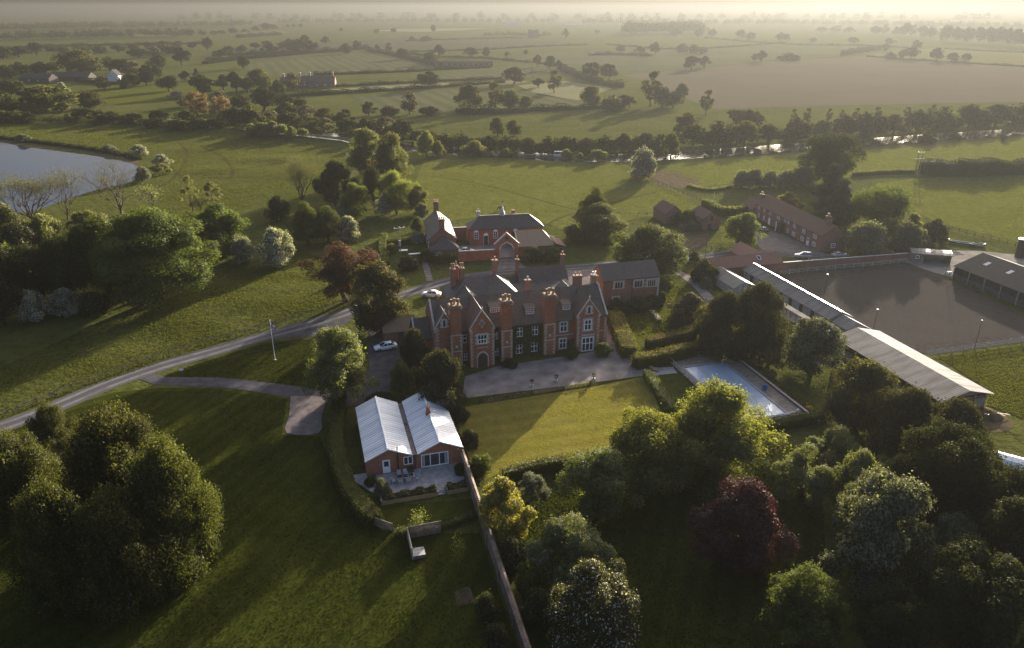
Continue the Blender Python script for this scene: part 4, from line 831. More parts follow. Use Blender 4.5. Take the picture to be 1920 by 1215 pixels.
def gothic():
    H = bld('brick_hall', G(1137, 640), 15.5, 'plain brick hall with stone mullioned windows standing behind the right end of the manor', 'hall')
    H.location = (H.location.x, H.location.y, 0)
    w = MB(); walls(w, 6.7, 20.8, 19, 26, 6.2, 9.0); w.build('wall', MT['brick_dull'], H); r = MB(); roof(r, 6.7, 20.8, 19, 26, 6.2, 9.0, over=.2, verge=.1); r.build('roof', MT['slate'], H)
    for x, z, ww, h, n in ((10.55, 3.95, 1.95, 1.7, 3), (15.5, 3.75, 2.0, 1.75, 3), (18.85, 3.65, 2.0, 1.75, 4)): lancets(H, x, 19, z, ww, h, n)
    lancets(H, 10.0, 19, .95, 1.2, .95, 2); q = MB(); quoins(q, 20.8, 19, .1, 6, -1, 1); q.build('quoins', MT['stone'], H); window(H, 20.8, 22.5, 3.5, 1.2, 1.5, 2, 2, R(90), 'stone')
    bp = MB(); bp.tube([(14, 18.92, 0), (14, 18.92, 6)], .07, 6); bp.build('downpipe', MT['black'], H)
gothic()
def outhouse():
    H = bld('outhouse', G(1137, 640), 15.5, 'low dark roofed outhouse tucked behind the left wing of the manor', 'outhouse')
    w = MB(); walls(w, -44.5, -38, 11.5, 17, 2.6, 4.6); w.build('wall', MT['brick_dull'], H); r = MB(); roof(r, -44.5, -38, 11.5, 17, 2.6, 4.6); r.build('roof', MT['tile_mossy'], H); door(H, -41, 11.5, 0, 1, 2, m='dark_wood', fm='dark_wood')
outhouse()

# ---- the coach house court behind
CO = G(936, 486)
def coach():
    H = bld('coach_house', CO, 10, 'hip roofed red brick coach house with arched white windows and a small bell turret', 'coach house')
    w = MB(); walls(w, -6.4, 15.1, 14, 20, 5.0); w.build('wall', MT['brick_manor'], H); r = MB(); roof(r, -6.4, 15.1, 14, 20, 5.0, 7.8, h0=3.4, h1=3.6); r.build('roof', MT['slate'], H)
    ridge_line(H, [(-3.0, 17, 7.84), (11.5, 17, 7.84)])
    for x in (-4.4, 1.2, 7.0):
        o = window(H, x, 14, 1.8, 1.3, 2.1, 2, 3, bar=.12, b2=.09)
        a = MB(); a.yprism([(-.65, 2.1), (.65, 2.1), (.5, 2.42), (.2, 2.62), (-.2, 2.62), (-.5, 2.42)], -.05, .01); a.build('arched_light', MT['white'], o)
    door(H, -1.6, 14, .05, 1.4, 2.7, m='dark_wood'); a = MB(); a.yprism([(-2.3, 2.78), (-.9, 2.78), (-1.05, 3.2), (-1.4, 3.45), (-1.8, 3.45), (-2.15, 3.2)], 13.95, 14.02); a.build('fanlight', MT['white'], H)
    for x in (-4.4, -1.6, 1.2, 7.0, 9.8, 12.6): v = MB(); v.box(x-.3, x+.3, 13.96, 14.02, 4.45, 4.65); v.build('vent_brick', MT['stone'], H)
    t = MB(); t.lathe([(.75, 7.6), (.72, 8.3), (.95, 8.35), (.55, 9.1), (.22, 10.2), (.05, 11.1)], 3.6, 17, 8); o = t.build('bell_turret', MT['lead'], H); f = MB(); f.tube([(3.6, 17, 11), (3.6, 17, 12.2)], .04, 5); f.box(3.2, 4.1, 16.98, 17.02, 11.6, 11.75); f.build('weathervane', MT['black'], o)
    chimney(H, -3.2, 18.2, 6.4, 8.9, .9, .7, 1, m='stone_grey', pot='stone'); chimney(H, 7.2, 19.0, 6.4, 8.6, .8, .8, 0, m='brick_dull')
    g = MB(); g.tube([(-6.5, 13.9, .1), (-6.5, 13.9, 4.8)], .07, 5); g.tube([(9.0, 13.9, .1), (9.0, 13.9, 4.8)], .07, 5); g.build('downpipe', MT['black'], H)
    H = bld('gateway', CO, 10, 'gabled brick gateway with a pointed arch opening into the coach house court', 'gateway')
    w = MB(); w.yprism([(-1.1, -.2), (.15, -.2), (.15, 2.9), (.65, 4.0), (2.05, 4.75), (2.05, 7.2), (-1.1, 4.3)], -.25, .55); w.yprism([(5.2, -.2), (5.2, 4.3), (2.05, 7.2), (2.05, 4.75), (3.45, 4.0), (3.95, 2.9), (3.95, -.2)], -.25, .55); w.build('wall', MT['brick_manor'], H)
    c = MB(); c.beam((-1.4, .15, 4.2), (2.05, .15, 7.36), 1.0, .18); c.beam((5.5, .15, 4.2), (2.05, .15, 7.36), 1.0, .18); c.build('coping', MT['stone'], H)
    a = MB(); P = [(.1, 0), (.1, 2.9), (.6, 4.0), (2.05, 4.8), (3.5, 4.0), (4.0, 2.9), (4.0, 0)]
    for p, q in zip(P, P[1:]): a.beam((p[0], -.26, p[1]), (q[0], -.26, q[1]), .1, .4)
    a.build('arch_dressing', MT['stone'], H); k = MB(); k.lathe([(.0, 0), (.42, 0), (.42, .05), (.0, .05)], 0, 0, 14); o = k.build('roundel', MT['slate'], H, (2.05, -.27, 5.9)); o.rotation_euler = (R(90), 0, 0)
    H = bld('court_wall', CO, 10, 'brick wall closing the coach house court left of the gateway', 'wall'); w = MB(); w.box(-11.0, -1.12, -.2, .2, -.2, 2.75); w.build('wall', MT['brick_manor'], H); c = MB(); c.box(-11.0, -1.12, -.28, .28, 2.76, 2.92); c.build('coping', MT['stone'], H)
    H = bld('yard_wall', CO, 10, 'brick wall linking the gabled house and the coach house at the back of the court', 'wall'); w = MB(); w.box(-10.9, -6.5, 20, 20.4, -.2, 3.7); w.build('wall', MT['brick_dull'], H); c = MB(); c.box(-10.9, -6.5, 19.92, 20.48, 3.71, 3.85); c.build('coping', MT['stone_grey'], H)
    H = bld('stable_block', CO, 10, 'low brick stable with a mossy tiled roof right of the gateway', 'stable')
    w = MB(); walls(w, 5.6, 15.8, 1.6, 13.6, 2.9); w.build('wall', MT['brick_manor'], H); r = MB(); roof(r, 5.6, 15.8, 1.6, 13.6, 2.9, 5.7, h1=2.4, over=.3); r.build('roof', MT['tile_mossy'], H)
    l = MB(); l.add([(15.85, .6, 3.3), (18.9, .6, 2.3), (18.9, 9, 2.3), (15.85, 9, 3.3), (15.85, .6, 3.42), (18.9, .6, 2.42), (18.9, 9, 2.42), (15.85, 9, 3.42)], [(0, 3, 2, 1), (4, 5, 6, 7), (0, 1, 5, 4), (1, 2, 6, 5), (2, 3, 7, 6), (3, 0, 4, 7)]); l.build('lean_to_roof', MT['pantile_dull'], H)
    w = MB(); w.box(15.82, 18.6, .9, 8.8, -.2, 2.28); w.build('lean_to_wall', MT['brick_dull'], H); c = MB(); c.beam((5.55, 1.2, 2.9), (5.55, 7.6, 5.85), .3, .16); c.build('coping', MT['stone'], H); door(H, 17.2, .9, 0, 1.0, 1.9, m='dark_wood', fm='dark_wood')
    H = bld('gabled_house', CO, 10, 'two storey brick house with two chimneys on the left of the coach house court', 'house')
    w = MB(); walls(w, -18.4, -11.1, 6, 26, 4.8, 8.0, 'y'); walls(w, -18.0, -10.8, 2.7, 5.98, 2.8); w.build('wall', MT['brick_dull'], H)
    r = MB(); roof(r, -18.4, -11.1, 6, 26, 4.8, 8.0, 'y', .3, .1); r.build('roof', MT['slate_brown'], H)
    r = MB(); r.add([(-18.35, 2.35, 2.65), (-10.45, 2.35, 2.65), (-10.45, 5.97, 2.65), (-18.35, 5.97, 2.65), (-14.5, 5.97, 5.9)], [(0, 1, 4), (1, 2, 4), (3, 0, 4), (0, 3, 2, 1), (2, 3, 4)]); r.build('lean_to_roof', MT['slate'], H)
    chimney(H, -14.75, 6.5, 7.0, 10.1, 1.5, .9, 3); chimney(H, -14.75, 25.4, 7.0, 10.4, 1.4, .9, 3)
    for y, z in ((9, 2.6), (14, 2.6), (20, 2.6), (10, .5), (17, .5)): window(H, -18.4, y, z, 1.1, 1.5, 2, 2, R(-90), bar=.14)
    for y in (10, 16, 21): window(H, -11.1, y, 2.4, 1.1, 1.4, 2, 2, R(90))
    window(H, -16, 2.7, 1.0, 1.0, 1.0, 2, 1)
    hp = MB(); hp.box(-17.2, -16.4, 2.2, 2.6, 1.2, 1.4); hp.build('window_box', MT['white'], H)
coach()
def cottages():
    H = bld('cottage_row', G(1537, 472), -79.5, 'long two storey brick cottage row with white casement windows beyond the riding arena', 'cottage row')
    w = MB(); walls(w, -38.8, 0, 0, 7.6, 4.7, 7.3); walls(w, -46, -38.82, -.6, 5.4, 2.6, 4.9); w.build('wall', MT['brick_dull'], H); r = MB(); roof(r, -38.8, 0, 0, 7.6, 4.7, 7.3, over=.3, verge=.08); r.build('roof', MT['pantile_dull'], H)
    r = MB(); roof(r, -46, -38.82, -.6, 5.4, 2.6, 4.9, over=.3, verge=.1); r.build('wing_roof', MT['pantile_dull'], H)
    for x, z, ww in ((-36.3, 3.2, 1.0), (-32.7, 3.2, 1.0), (-28.9, 3.15, 1.3), (-23.9, 3.15, 1.5), (-19.8, 3.15, 1.1), (-17.9, 3.2, .9), (-14.4, 2.9, 1.5), (-9.2, 2.7, 1.6), (-3.4, 2.9, 1.7), (-35.7, .6, .9), (-32.4, .6, .8), (-23.8, .6, 1.5), (-17.7, .5, .9), (-14.3, .45, 1.6), (-9.5, .4, 1.7), (-3.4, .6, 1.7)): window(H, x, 0, z, ww, 1.25, 3 if ww > 1.4 else 2, 2, bar=.13, b2=.1)
    door(H, -28.9, 0, 0, 1.1, 2.1); door(H, -6.5, 0, 0, 1.2, 2.2, glass=.4); window(H, 0, 3.8, .9, 1.3, 1.3, 2, 2, R(90), bar=.13)
    p = MB(); p.box(-21.4, -19.4, -1.5, -.01, 0, 2.5); p.add([(-21.6, -1.7, 2.5), (-19.2, -1.7, 2.5), (-19.2, 0, 2.5), (-21.6, 0, 2.5), (-20.4, -1.7, 3.3), (-20.4, 0, 3.3)], [(0, 1, 4), (2, 3, 5), (1, 2, 5, 4), (3, 0, 4, 5), (0, 3, 2, 1)]); o = p.build('porch', MT['dark_wood'], H); q = MB(); q.box(-21.75, -21.5, -1.9, -1.65, 0, 2.9); q.build('porch_post', MT['white'], o)
    chimney(H, -4.2, 3.8, 6.4, 9.0, 1.3, .9, 3, m='brick_dull'); chimney(H, -39.6, 2.4, 4.4, 7.2, 1.4, .9, 2, m='brick_dull')
    g = MB(); g.tube([(-8.0, -.07, 0), (-8.0, -.07, 4.5)], .06, 5); g.tube([(-34.5, -.07, 0), (-34.5, -.07, 4.5)], .06, 5); g.build('downpipe', MT['black'], H)
cottages()
def sheds():
    O_ = G(1312, 433)
    H = bld('brick_shed', O_, 15.5, 'gable ended brick shed with a loft door beside the earth yard', 'shed'); w = MB(); walls(w, .8, 6.6, 0, 8.4, 3.8, 5.7, 'y'); w.build('wall', MT['brick_dull'], H); r = MB(); roof(r, .8, 6.6, 0, 8.4, 3.8, 5.7, 'y', .2, .1); r.build('roof', MT['pantile_dull'], H); door(H, 3.7, 0, 3.0, .9, 1.5, m='dark_wood', fm='dark_wood'); door(H, 3.2, 0, 0, 1.2, 2.0, m='dark_wood', fm='dark_wood')
    H = bld('brick_shed', O_, 15.5, 'taller gabled brick shed half hidden by a bush at the pasture corner', 'shed'); w = MB(); walls(w, -6.6, -.6, 10, 19, 3.3, 5.6, 'y'); w.build('wall', MT['brick_dull'], H); r = MB(); roof(r, -6.6, -.6, 10, 19, 3.3, 5.6, 'y', .2, .1); r.build('roof', MT['pantile_dull'], H); window(H, -3.6, 10, 1.2, 1.0, 1.0, 2, 1)
    O_ = G(1322, 525)
    H = bld('tiled_barn', O_, 15.5, 'low barn with a red pantile roof and a skylight beside the road', 'barn'); w = MB(); walls(w, -.6, 21.9, 0, 5, 2.9, 4.9); walls(w, 14.6, 20.4, 4.5, 13.5, 2.7, 4.85, 'y'); w.build('wall', MT['brick_dull'], H)
    r = MB(); roof(r, -.6, 21.9, 0, 5, 2.9, 4.9, over=.25, verge=.1); roof(r, 14.6, 20.4, 3, 13.5, 2.75, 4.85, 'y', .25, .1); r.build('roof', MT['pantile'], H); s = MB(); s.add([(15.2, .95, 3.78), (16.0, .95, 3.78), (16.0, 1.75, 4.42), (15.2, 1.75, 4.42)], [(0, 1, 2, 3)]); o = s.build('skylight', MT['glass'], H); f = MB(); 
    for a, b in (((15.15, .9, 3.76), (16.05, .9, 3.76)), ((15.15, 1.8, 4.48), (16.05, 1.8, 4.48)), ((15.15, .9, 3.76), (15.15, 1.8, 4.48)), ((16.05, .9, 3.76), (16.05, 1.8, 4.48))): f.beam(a, b, .1, .08)
    f.build('skylight_frame', MT['white'], o); window(H, 14.6, 9, 1.0, 1.2, 1.0, 2, 2, R(-90), bar=.13); door(H, 4, 0, 0, 1.2, 2.0, m='dark_wood', fm='dark_wood')
    H = bld('sheet_shed', O_, 15.5, 'grey shed with a pale sheeted roof in front of the red tiled barn', 'shed'); w = MB(); walls(w, .5, 6.2, -12.5, -.6, 2.3, 3.5, 'y'); w.build('wall', MT['block_wall'], H); r = MB(); roof(r, .5, 6.2, -12.5, -.6, 2.3, 3.5, 'y', .3, .2, .08); r.build('roof', MT['stable_sheet'], H); door(H, .5, -4, 0, 1.1, 1.9, R(-90), 'dark_wood', 'dark_wood')
    H = bld('stable_range', O_, 15.5, 'long narrow stable range with a grey sheeted roof along the riding arena', 'stables'); w = MB(); walls(w, 10.0, 14.9, -35, -1.4, 2.6, 3.8, 'y'); w.build('wall', MT['block_wall'], H); r = MB(); roof(r, 10.0, 14.9, -35, -1.4, 2.6, 3.8, 'y', .6, .3, .08); r.build('roof', MT['stable_sheet'], H)
    for i in range(8): door(H, 10.0, -33+i*4, 0, 1.3, 2.1, R(-90), 'dark_wood', 'wood')
    ridge_line(H, [(12.45, -35.2, 3.86), (12.45, -1.2, 3.86)], 'metal', .4, .06, 'ridge_cap')
    H = bld('feed_store', O_, 15.5, 'small hip roofed store at the near end of the stable range', 'store'); w = MB(); walls(w, 10.0, 14.4, -42, -36.2, 2.4); w.build('wall', MT['block_wall'], H); r = MB(); roof(r, 10.0, 14.4, -42, -36.2, 2.4, 3.5, 'y', .5, .3, .08, h0=2.0); r.build('roof', MT['stable_sheet'], H); door(H, 12.2, -42, 0, 1.2, 2.0, 0, 'dark_wood', 'wood')
    H = bld('covered_way', O_, 15.5, 'low flat roofed walkway strip beside the stable yard', 'walkway'); r = MB(); r.box(4.6, 6.2, -38, -24, 2.25, 2.37); r.build('roof', MT['concrete'], H)
    for y in (-37.5, -34, -30.5, -27, -24.5):
        for x in (4.8, 6.0): p = MB(); p.box(x-.07, x+.07, y-.07, y+.07, -.1, 2.25); p.build('post', MT['wood'], H)
    H = bld('open_barn', G(1834, 776), 15.5, 'open sided timber barn with a long corrugated roof gleaming on its right slope', 'barn')
    r = MB(); roof(r, -8.2, 1.7, .5, 26.6, 3.7, 4.95, 'y', .55, .7, .07); r.build('roof', MT['cement_sheet'], H)
    w = MB(); w.box(1.5, 1.7, .7, 26.4, -.2, 3.5); w.box(-8.2, -3.4, 26.3, 26.5, -.2, 3.6); w.box(-3.3, 1.4, 26.3, 26.5, -.2, 3.6); w.yprism([(-8.0, 3.55), (1.45, 3.55), (-3.25, 4.75)], .6, .72); w.box(-2.0+1.2, 1.49, .6, .75, -.2, 2.7); w.box(-8.2, -8.05, 9, 26.2, -.2, 2.0); w.build('boarding', MT['boards'], H)
    for i in range(7):
        for x in (-8.1, -3.3 if i in (0, 6) else 1.35): p = MB(); y = .8+i*4.2; p.box(x-.12, x+.12, y-.12, y+.12, -.2, 3.6); p.build('post', MT['wood'], H)
    b = MB(); b.beam((-8.1, .68, 3.0), (1.4, .68, 3.0), .14, .2); b.beam((-5.0, .68, 0), (-5.0, .68, 3.5), .16, .16); b.beam((-1.0, .55, 0), (-1.0, .55, 3.9), .2, .2); b.build('beam', MT['wood'], H)
    H = bld('timber_shed', G(1704, 490.5), -16, 'grey shed with a curved roof standing at the far corner of the riding arena', 'shed')
    w = MB(); w.box(.5, 10, 3.3, 3.5, -.1, 2.7); w.box(.5, .7, 0, 3.28, -.1, 2.5); w.box(9.8, 10, 0, 3.28, -.1, 2.5); w.box(.72, 3.4, 0, .18, -.1, 2.4); w.box(3.42, 8.8, 0, .18, 1.9, 2.4); w.build('wall', MT['boards'], H)
    r = MB(); P = [(-.4, 2.45), (1.0, 2.72), (2.2, 2.8), (3.8, 2.75), (3.8, 2.85), (2.2, 2.92), (1.0, 2.84), (-.4, 2.57)]; r.xprism(P, .2, 10.4); r.build('roof', MT['stable_sheet'], H); window(H, 1.9, 0, 1.0, .9, .9, 2, 1)
    H = bld('dark_barn', G(1785.6, 519.5), 15.5, 'large dark steel clad barn at the right edge beyond the riding arena', 'barn')
    w = MB(); walls(w, -1.0, 15.5, -34, -.8, 3.4, 6.1, 'y'); w.build('wall', MT['dark_sheet'], H); r = MB(); roof(r, -1.0, 15.5, -34, -.8, 3.4, 6.1, 'y', .3, .2, .08); r.build('roof', MT['dark_sheet'], H)
    b = MB(); b.box(-1.14, -1.02, -34, -1, -.1, 1.5); b.build('block_base', MT['slate_flat'], H)
    for i in range(8): p = MB(); y = -1.2-i*4.6; p.box(-1.3, -1.15, y-.12, y+.12, -.1, 3.2); p.build('stanchion', MT['metal'], H)
    for i in range(4):
        y = -5-i*6.5; s = MB(); x0, x1 = 3.0, 4.6; f = lambda x: 3.4+(x+1.0)*2.7/8.25+.03; s.add([(x0, y, f(x0)), (x1, y, f(x1)), (x1, y-1.0, f(x1)), (x0, y-1.0, f(x0))], [(3, 2, 1, 0)]); s.build('roof_light', MT['cream'], H)
sheds()
def bungalow():
    O_ = G(687.4, 897.7); H = bld('bungalow', O_, 15.7, 'brick bungalow under two white corrugated roofs beside the long garden wall', 'bungalow')
    w = MB(); walls(w, .1, 6.7, .3, 16.1, 2.95, 4.45, 'y'); walls(w, 7.7, 14.3, .3, 16.1, 2.95, 4.45, 'y'); w.box(6.7, 7.7, .35, 16.0, -.2, 2.49); w.build('wall', MT['brick'], H)
    for x0, x1 in ((.1, 6.7), (7.7, 14.3)):
        r = MB(); roof(r, x0, x1, .3, 16.1, 2.95, 4.45, 'y', .12, .3, .1); o = r.build('roof', MT['white_sheet'], H); xm = (x0+x1)/2
        c = MB(); c.beam((xm, -.05, 4.5), (xm, 16.45, 4.5), .3, .07); c.beam((x0-.16, -.03, 2.86), (xm, -.03, 4.42), .07, .2); c.beam((x1+.16, -.03, 2.86), (xm, -.03, 4.42), .07, .2); c.build('bargeboard', MT['white'], o)
    v = MB(); v.box(6.6, 7.8, .2, 16.2, 2.5, 2.72); v.build('valley_gutter', MT['gravel_dark'], H); v = MB(); v.box(6.98, 7.4, 9.0, 9.5, 2.721, 2.85); v.build('moss', MT['earth'], H)
    door(H, 3.0, .3, .3, 1.1, 2.2, glass=.5); window(H, 6.2, .3, 1.2, 1.35, 1.35, 2, 1, bar=.11, b2=.12); window(H, 10.15, .3, .28, 4.1, 2.2, 3, 1, bar=.14, b2=.12, name='patio_window')
    
    for a, c in ((8.3, 8.65), (11.6, 12.0)): cu = MB(); cu.box(a, c, .26, .276, .4, 2.35); cu.build('curtain', MT['lead'], H)
    p = MB(); p.tube([(4.7, .2, 0), (4.7, .2, 4.5)], .09, 8); p.tube([(7.2, .2, 0), (7.2, .2, 2.7)], .07, 6); p.build('downpipe', MT['black'], H)
    b = MB(); b.box(10.4, 11.1, 8.4, 9.1, 4.3, 4.75); b.frustum(10.3, 11.2, 8.3, 9.2, 4.0, 4.5, .12); b.box(10.5, 11.0, 8.5, 9.0, 4.75, 5.5); ch = b.build('chimney', MT['brick'], H); q = MB(); q.lathe([(.2, 5.5), (.16, 5.6), (.16, 6.1), (.22, 6.15)], 10.75, 8.75, 10); q.build('chimney_pot', MT['terracotta'], ch)
    l = MB(); l.box(13.6, 13.75, .15, .3, 2.5, 2.65); l.build('wall_light', MT['white'], H)
    T = bld('terrace', O_, 15.7, 'blue grey stone terrace in front of the white roofed bungalow', 'terrace'); s = MB(); s.prism([(-1.8, 1.2), (-1.9, -.2), (.3, -3.6), (2.4, -5.3), (9.3, -5.3), (9.3, -6.0), (10.5, -6.0), (10.5, -5.3), (13.5, -5.3), (14.2, .28), (.1, .28), (.1, 1.2)], -.1, .22); s.build('slab', MT['paving'], T)
    st = MB(); st.box(9.3, 10.5, -6.35, -6.0, -.1, .15); st.box(9.3, 10.5, -6.75, -6.35, -.1, .08); st.build('step', MT['paving'], T)
    for x0, x1, lab in ((1.4, 9.2, 'long timber planter along the terrace edge left of the steps'), (10.6, 13.6, 'short timber planter right of the terrace steps')):
        P = bld('planter', O_, 15.7, lab, 'planter'); b = MB(); b.box(x0, x1, -6.95, -6.85, -.1, .62); b.box(x0, x1, -5.42, -5.32, -.1, .62); b.box(x0, x0+.1, -6.85, -5.42, -.1, .62); b.box(x1-.1, x1, -6.85, -5.42, -.1, .62); b.build('boards', MT['oak_wood'], P)
        e = MB(); e.box(x0+.1, x1-.1, -6.85, -5.42, 0, .5); e.build('soil', MT['earth'], P); rng = np.random.default_rng(int(x0*9)); n = int(520*(x1-x0)); Q = np.stack([rng.uniform(x0+.15, x1-.15, n), rng.uniform(-6.8, -5.5, n), .5+rng.random(n)*.45], 1); Q[:, 2] += .2*np.sin(Q[:, 0]*3)
        link('plants', leaf_mesh('plants', [LF['hedge'], LF['grey'], LF['copper']], Q, sph(rng, n)+np.array([0, 0, .6]), rng.uniform(.12, .3, n), rng.choice([0, 0, 1, 1, 2], n), rng), P)
        for x in (x0, x1): c = MB(); c.box(x-.12, x+.12, -7.0, -5.3, .62, .72); c.build('cap', MT['wood'], P)
    return O_
BO = bungalow()
# ------------------------------------------------------------------ trees, shrubs and hedges round the house
# kind, foot x, foot y, top y, crown width (photograph pixels), label
trees([
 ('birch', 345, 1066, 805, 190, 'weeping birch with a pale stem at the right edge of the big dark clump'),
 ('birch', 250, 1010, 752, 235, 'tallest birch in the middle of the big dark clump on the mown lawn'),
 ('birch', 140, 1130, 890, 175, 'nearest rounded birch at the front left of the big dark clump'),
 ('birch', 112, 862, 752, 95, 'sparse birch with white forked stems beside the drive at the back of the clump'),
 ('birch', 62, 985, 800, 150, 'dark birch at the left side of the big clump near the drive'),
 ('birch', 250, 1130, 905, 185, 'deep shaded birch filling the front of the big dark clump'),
 ('olive', 638, 757, 611, 138, 'loose pale green willow between the drive and the white roofed bungalow'),
 ('yew', 832, 772, 650, 100, 'dark broad yew standing in front of the porch end of the manor'),
 ('yew', 780, 715, 612, 78, 'dark yew against the left gable of the manor'),
 ('olive', 757, 748, 675, 52, 'small pale shrubby tree beside the car park and the yews'),
 ('yew_brown', 716, 622, 488, 118, 'feathery olive brown yew beside the drive bend'),
 ('copper', 650, 566, 459, 140, 'copper beech with a bare trunk beside the park fence'),
 ('hawthorn', 522, 500, 424, 82, 'rounded hawthorn white with blossom on the park slope'),
 ('oak_big', 300, 560, 384, 225, 'huge spreading chestnut on the left park slope'),
 ('oak_big', 205, 548, 398, 150, 'broad chestnut crown joined to the left of the huge spreading one'),
 ('oak', 418, 482, 378, 120, 'rounded oak behind the huge chestnut near the white hawthorn'),
 ('oak', 352, 470, 392, 90, 'oak crown showing between the huge chestnut and the pond'),
 ('hawthorn_thin', 455, 492, 440, 55, 'thin flowering thorn tucked beside the white hawthorn'),
 ('bare_olive', 60, 415, 322, 135, 'low wide half leafed tree on the near pond bank at the left'),
 ('bare', 128, 412, 298, 80, 'nearly bare upright tree standing before the pond'),
 ('bare', 228, 402, 288, 125, 'tall fan shaped bare tree at the right end of the pond'),
 ('bare_small', 293, 398, 348, 58, 'small crooked tree on the meadow right of the pond'),
 ('thin', 362, 402, 328, 40, 'slim young tree left of the olive sapling pair on the meadow'),
 ('thin', 402, 402, 340, 55, 'wispy olive young tree on the meadow edge'),
 ('bare_small', 380, 408, 370, 34, 'stub of a bare tree between the two wispy young trees'),
 ('bare_olive', 568, 385, 284, 66, 'tall airy tree left of the ivy covered trees'),
 ('oak_dark', 632, 392, 296, 88, 'dark ivy covered tree in the central clump'),
 ('olive', 690, 342, 237, 88, 'tall olive willow at the back of the central clump'),
 ('olive', 738, 358, 245, 74, 'tall bronze tinted willow at the back right of the central clump'),
 ('oak_dark', 702, 390, 306, 48, 'narrow dark tree between the ivy covered tree and the bright willow'),
 ('lime', 668, 412, 339, 54, 'bright green small tree at the front of the central clump'),
 ('willow', 745, 402, 315, 72, 'bright yellow green willow at the right of the central clump'),
 ('lime', 783, 400, 346, 44, 'golden green tree at the pasture edge of the central clump'),
 ('orange', 722, 352, 292, 62, 'purplish twiggy tree in the heart of the central clump'),
 ('oak', 578, 458, 371, 66, 'left of the two rounded green trees beside the white thorn'),
 ('oak', 616, 454, 380, 62, 'right of the two rounded green trees beside the white thorn'),
 ('hawthorn', 655, 452, 402, 54, 'white flowering thorn beside the two rounded green trees'),
 ('willow', 800, 293, 242, 38, 'round yellow green willow beside the river at the corner of the pasture'),
 ('bush_olive', 822, 293, 263, 34, 'low grey olive willow right beside the round yellow green one'),
 ('maple', 1122, 447, 378, 118, 'wide oak on the lawn at the edge of the horse pasture'),
 ('oak', 1112, 432, 344, 60, 'tall upper crown of the oak rising at the edge of the horse pasture'),
 ('maple', 1215, 512, 418, 150, 'rounded sunlit maple beside the brick hall'),
 ('lime', 1390, 462, 396, 74, 'bright rounded tree in front of the cottage row'),
 ('conifer', 1553, 400, 306, 66, 'dark dense cypress behind the cottage row'),
 ('conifer', 1568, 425, 335, 60, 'second dark cypress crowding the cottage gable'),
 ('oak_dark', 1548, 345, 248, 104, 'tall dark oak behind the cypress by the river field'),
 ('oak', 1645, 428, 341, 112, 'large rounded tree right of the cottage gable'),
 ('golden', 1476, 396, 359, 52, 'golden domed tree behind the cottage roof'),
 ('hawthorn_thin', 1205, 334, 273, 64, 'leaning thorn grey with blossom at the far corner of the horse pasture'),
 ('yew', 1352, 672, 540, 95, 'left part of the great yew between the pool and the walkway'),
 ('yew', 1412, 668, 522, 120, 'right part of the great yew between the pool and the walkway'),
 ('yew_brown', 1330, 640, 565, 70, 'brownish yew shrub joined to the left of the great yew'),
 ('whitebeam', 1520, 697, 597, 120, 'silvery domed whitebeam in front of the stable store'),
 ('willow', 1322, 880, 704, 235, 'large loose yellow green tree beside the swimming pool'),
 ('willow', 1212, 915, 765, 200, 'spreading yellow green tree left of the one beside the pool'),
 ('lime', 1125, 958, 838, 150, 'low rounded green tree at the bottom corner of the dry lawn'),
 ('bush', 1335, 925, 868, 100, 'smooth green dome shrub behind the crimson tree'),
 ('crimson', 1382, 1060, 895, 172, 'crimson leaved cherry plum in the dark garden'),
 ('apple', 1500, 935, 828, 125, 'pale green apple tree furthest left of the orchard group'),
 ('apple', 1562, 885, 796, 110, 'pale green apple tree at the back of the orchard group'),
 ('apple', 1596, 965, 840, 105, 'pale green apple tree in the middle of the orchard group'),
 ('apple', 1672, 940, 848, 92, 'pale green apple tree at the right of the orchard group'),
 ('whitebeam', 1640, 1112, 892, 200, 'large grey green whitebeam below the orchard group'),
 ('whitebeam', 1768, 1062, 962, 92, 'small silvery whitebeam at the right of the large grey green one'),
 ('whitebeam', 1610, 1040, 870, 110, 'grey green whitebeam crown between the orchard and the large one'),
 ('oak', 1495, 1200, 1050, 155, 'rounded dark green tree at the bottom of the dark garden'),
 ('yew_brown', 1604, 800, 672, 132, 'brown green tree with a sunlit yellow top beside the open barn'),
 ('yew', 1690, 870, 722, 145, 'dark feathery yew below the open barn roof'),
 ('yew', 1764, 905, 742, 160, 'dark yew in front of the open barn doorway'),
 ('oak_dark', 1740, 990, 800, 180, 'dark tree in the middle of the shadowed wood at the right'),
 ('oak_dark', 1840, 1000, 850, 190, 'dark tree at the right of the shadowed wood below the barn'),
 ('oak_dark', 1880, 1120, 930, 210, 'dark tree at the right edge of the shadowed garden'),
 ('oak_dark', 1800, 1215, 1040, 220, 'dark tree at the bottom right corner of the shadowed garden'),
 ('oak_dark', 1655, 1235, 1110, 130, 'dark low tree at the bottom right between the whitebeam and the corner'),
 ('pear', 1104, 1225, 1052, 182, 'tree speckled with white blossom at the bottom beside the garden wall'),
 ('apple', 1072, 1095, 960, 168, 'rounded green tree behind the white speckled one'),
 ('golden', 942, 1008, 895, 104, 'sunlit golden leaved tree beside the brick garden wall'),
 ('whitebeam', 995, 938, 890, 62, 'small grey leaved tree in front of the clipped lawn hedge'),
 ('sapling', 858, 1072, 1012, 26, 'thin staked sapling on the lower lawn beside the garden wall'),
 ('sapling', 795, 992, 958, 34, 'young leafy tree behind the two fence panels'),
], group=None)
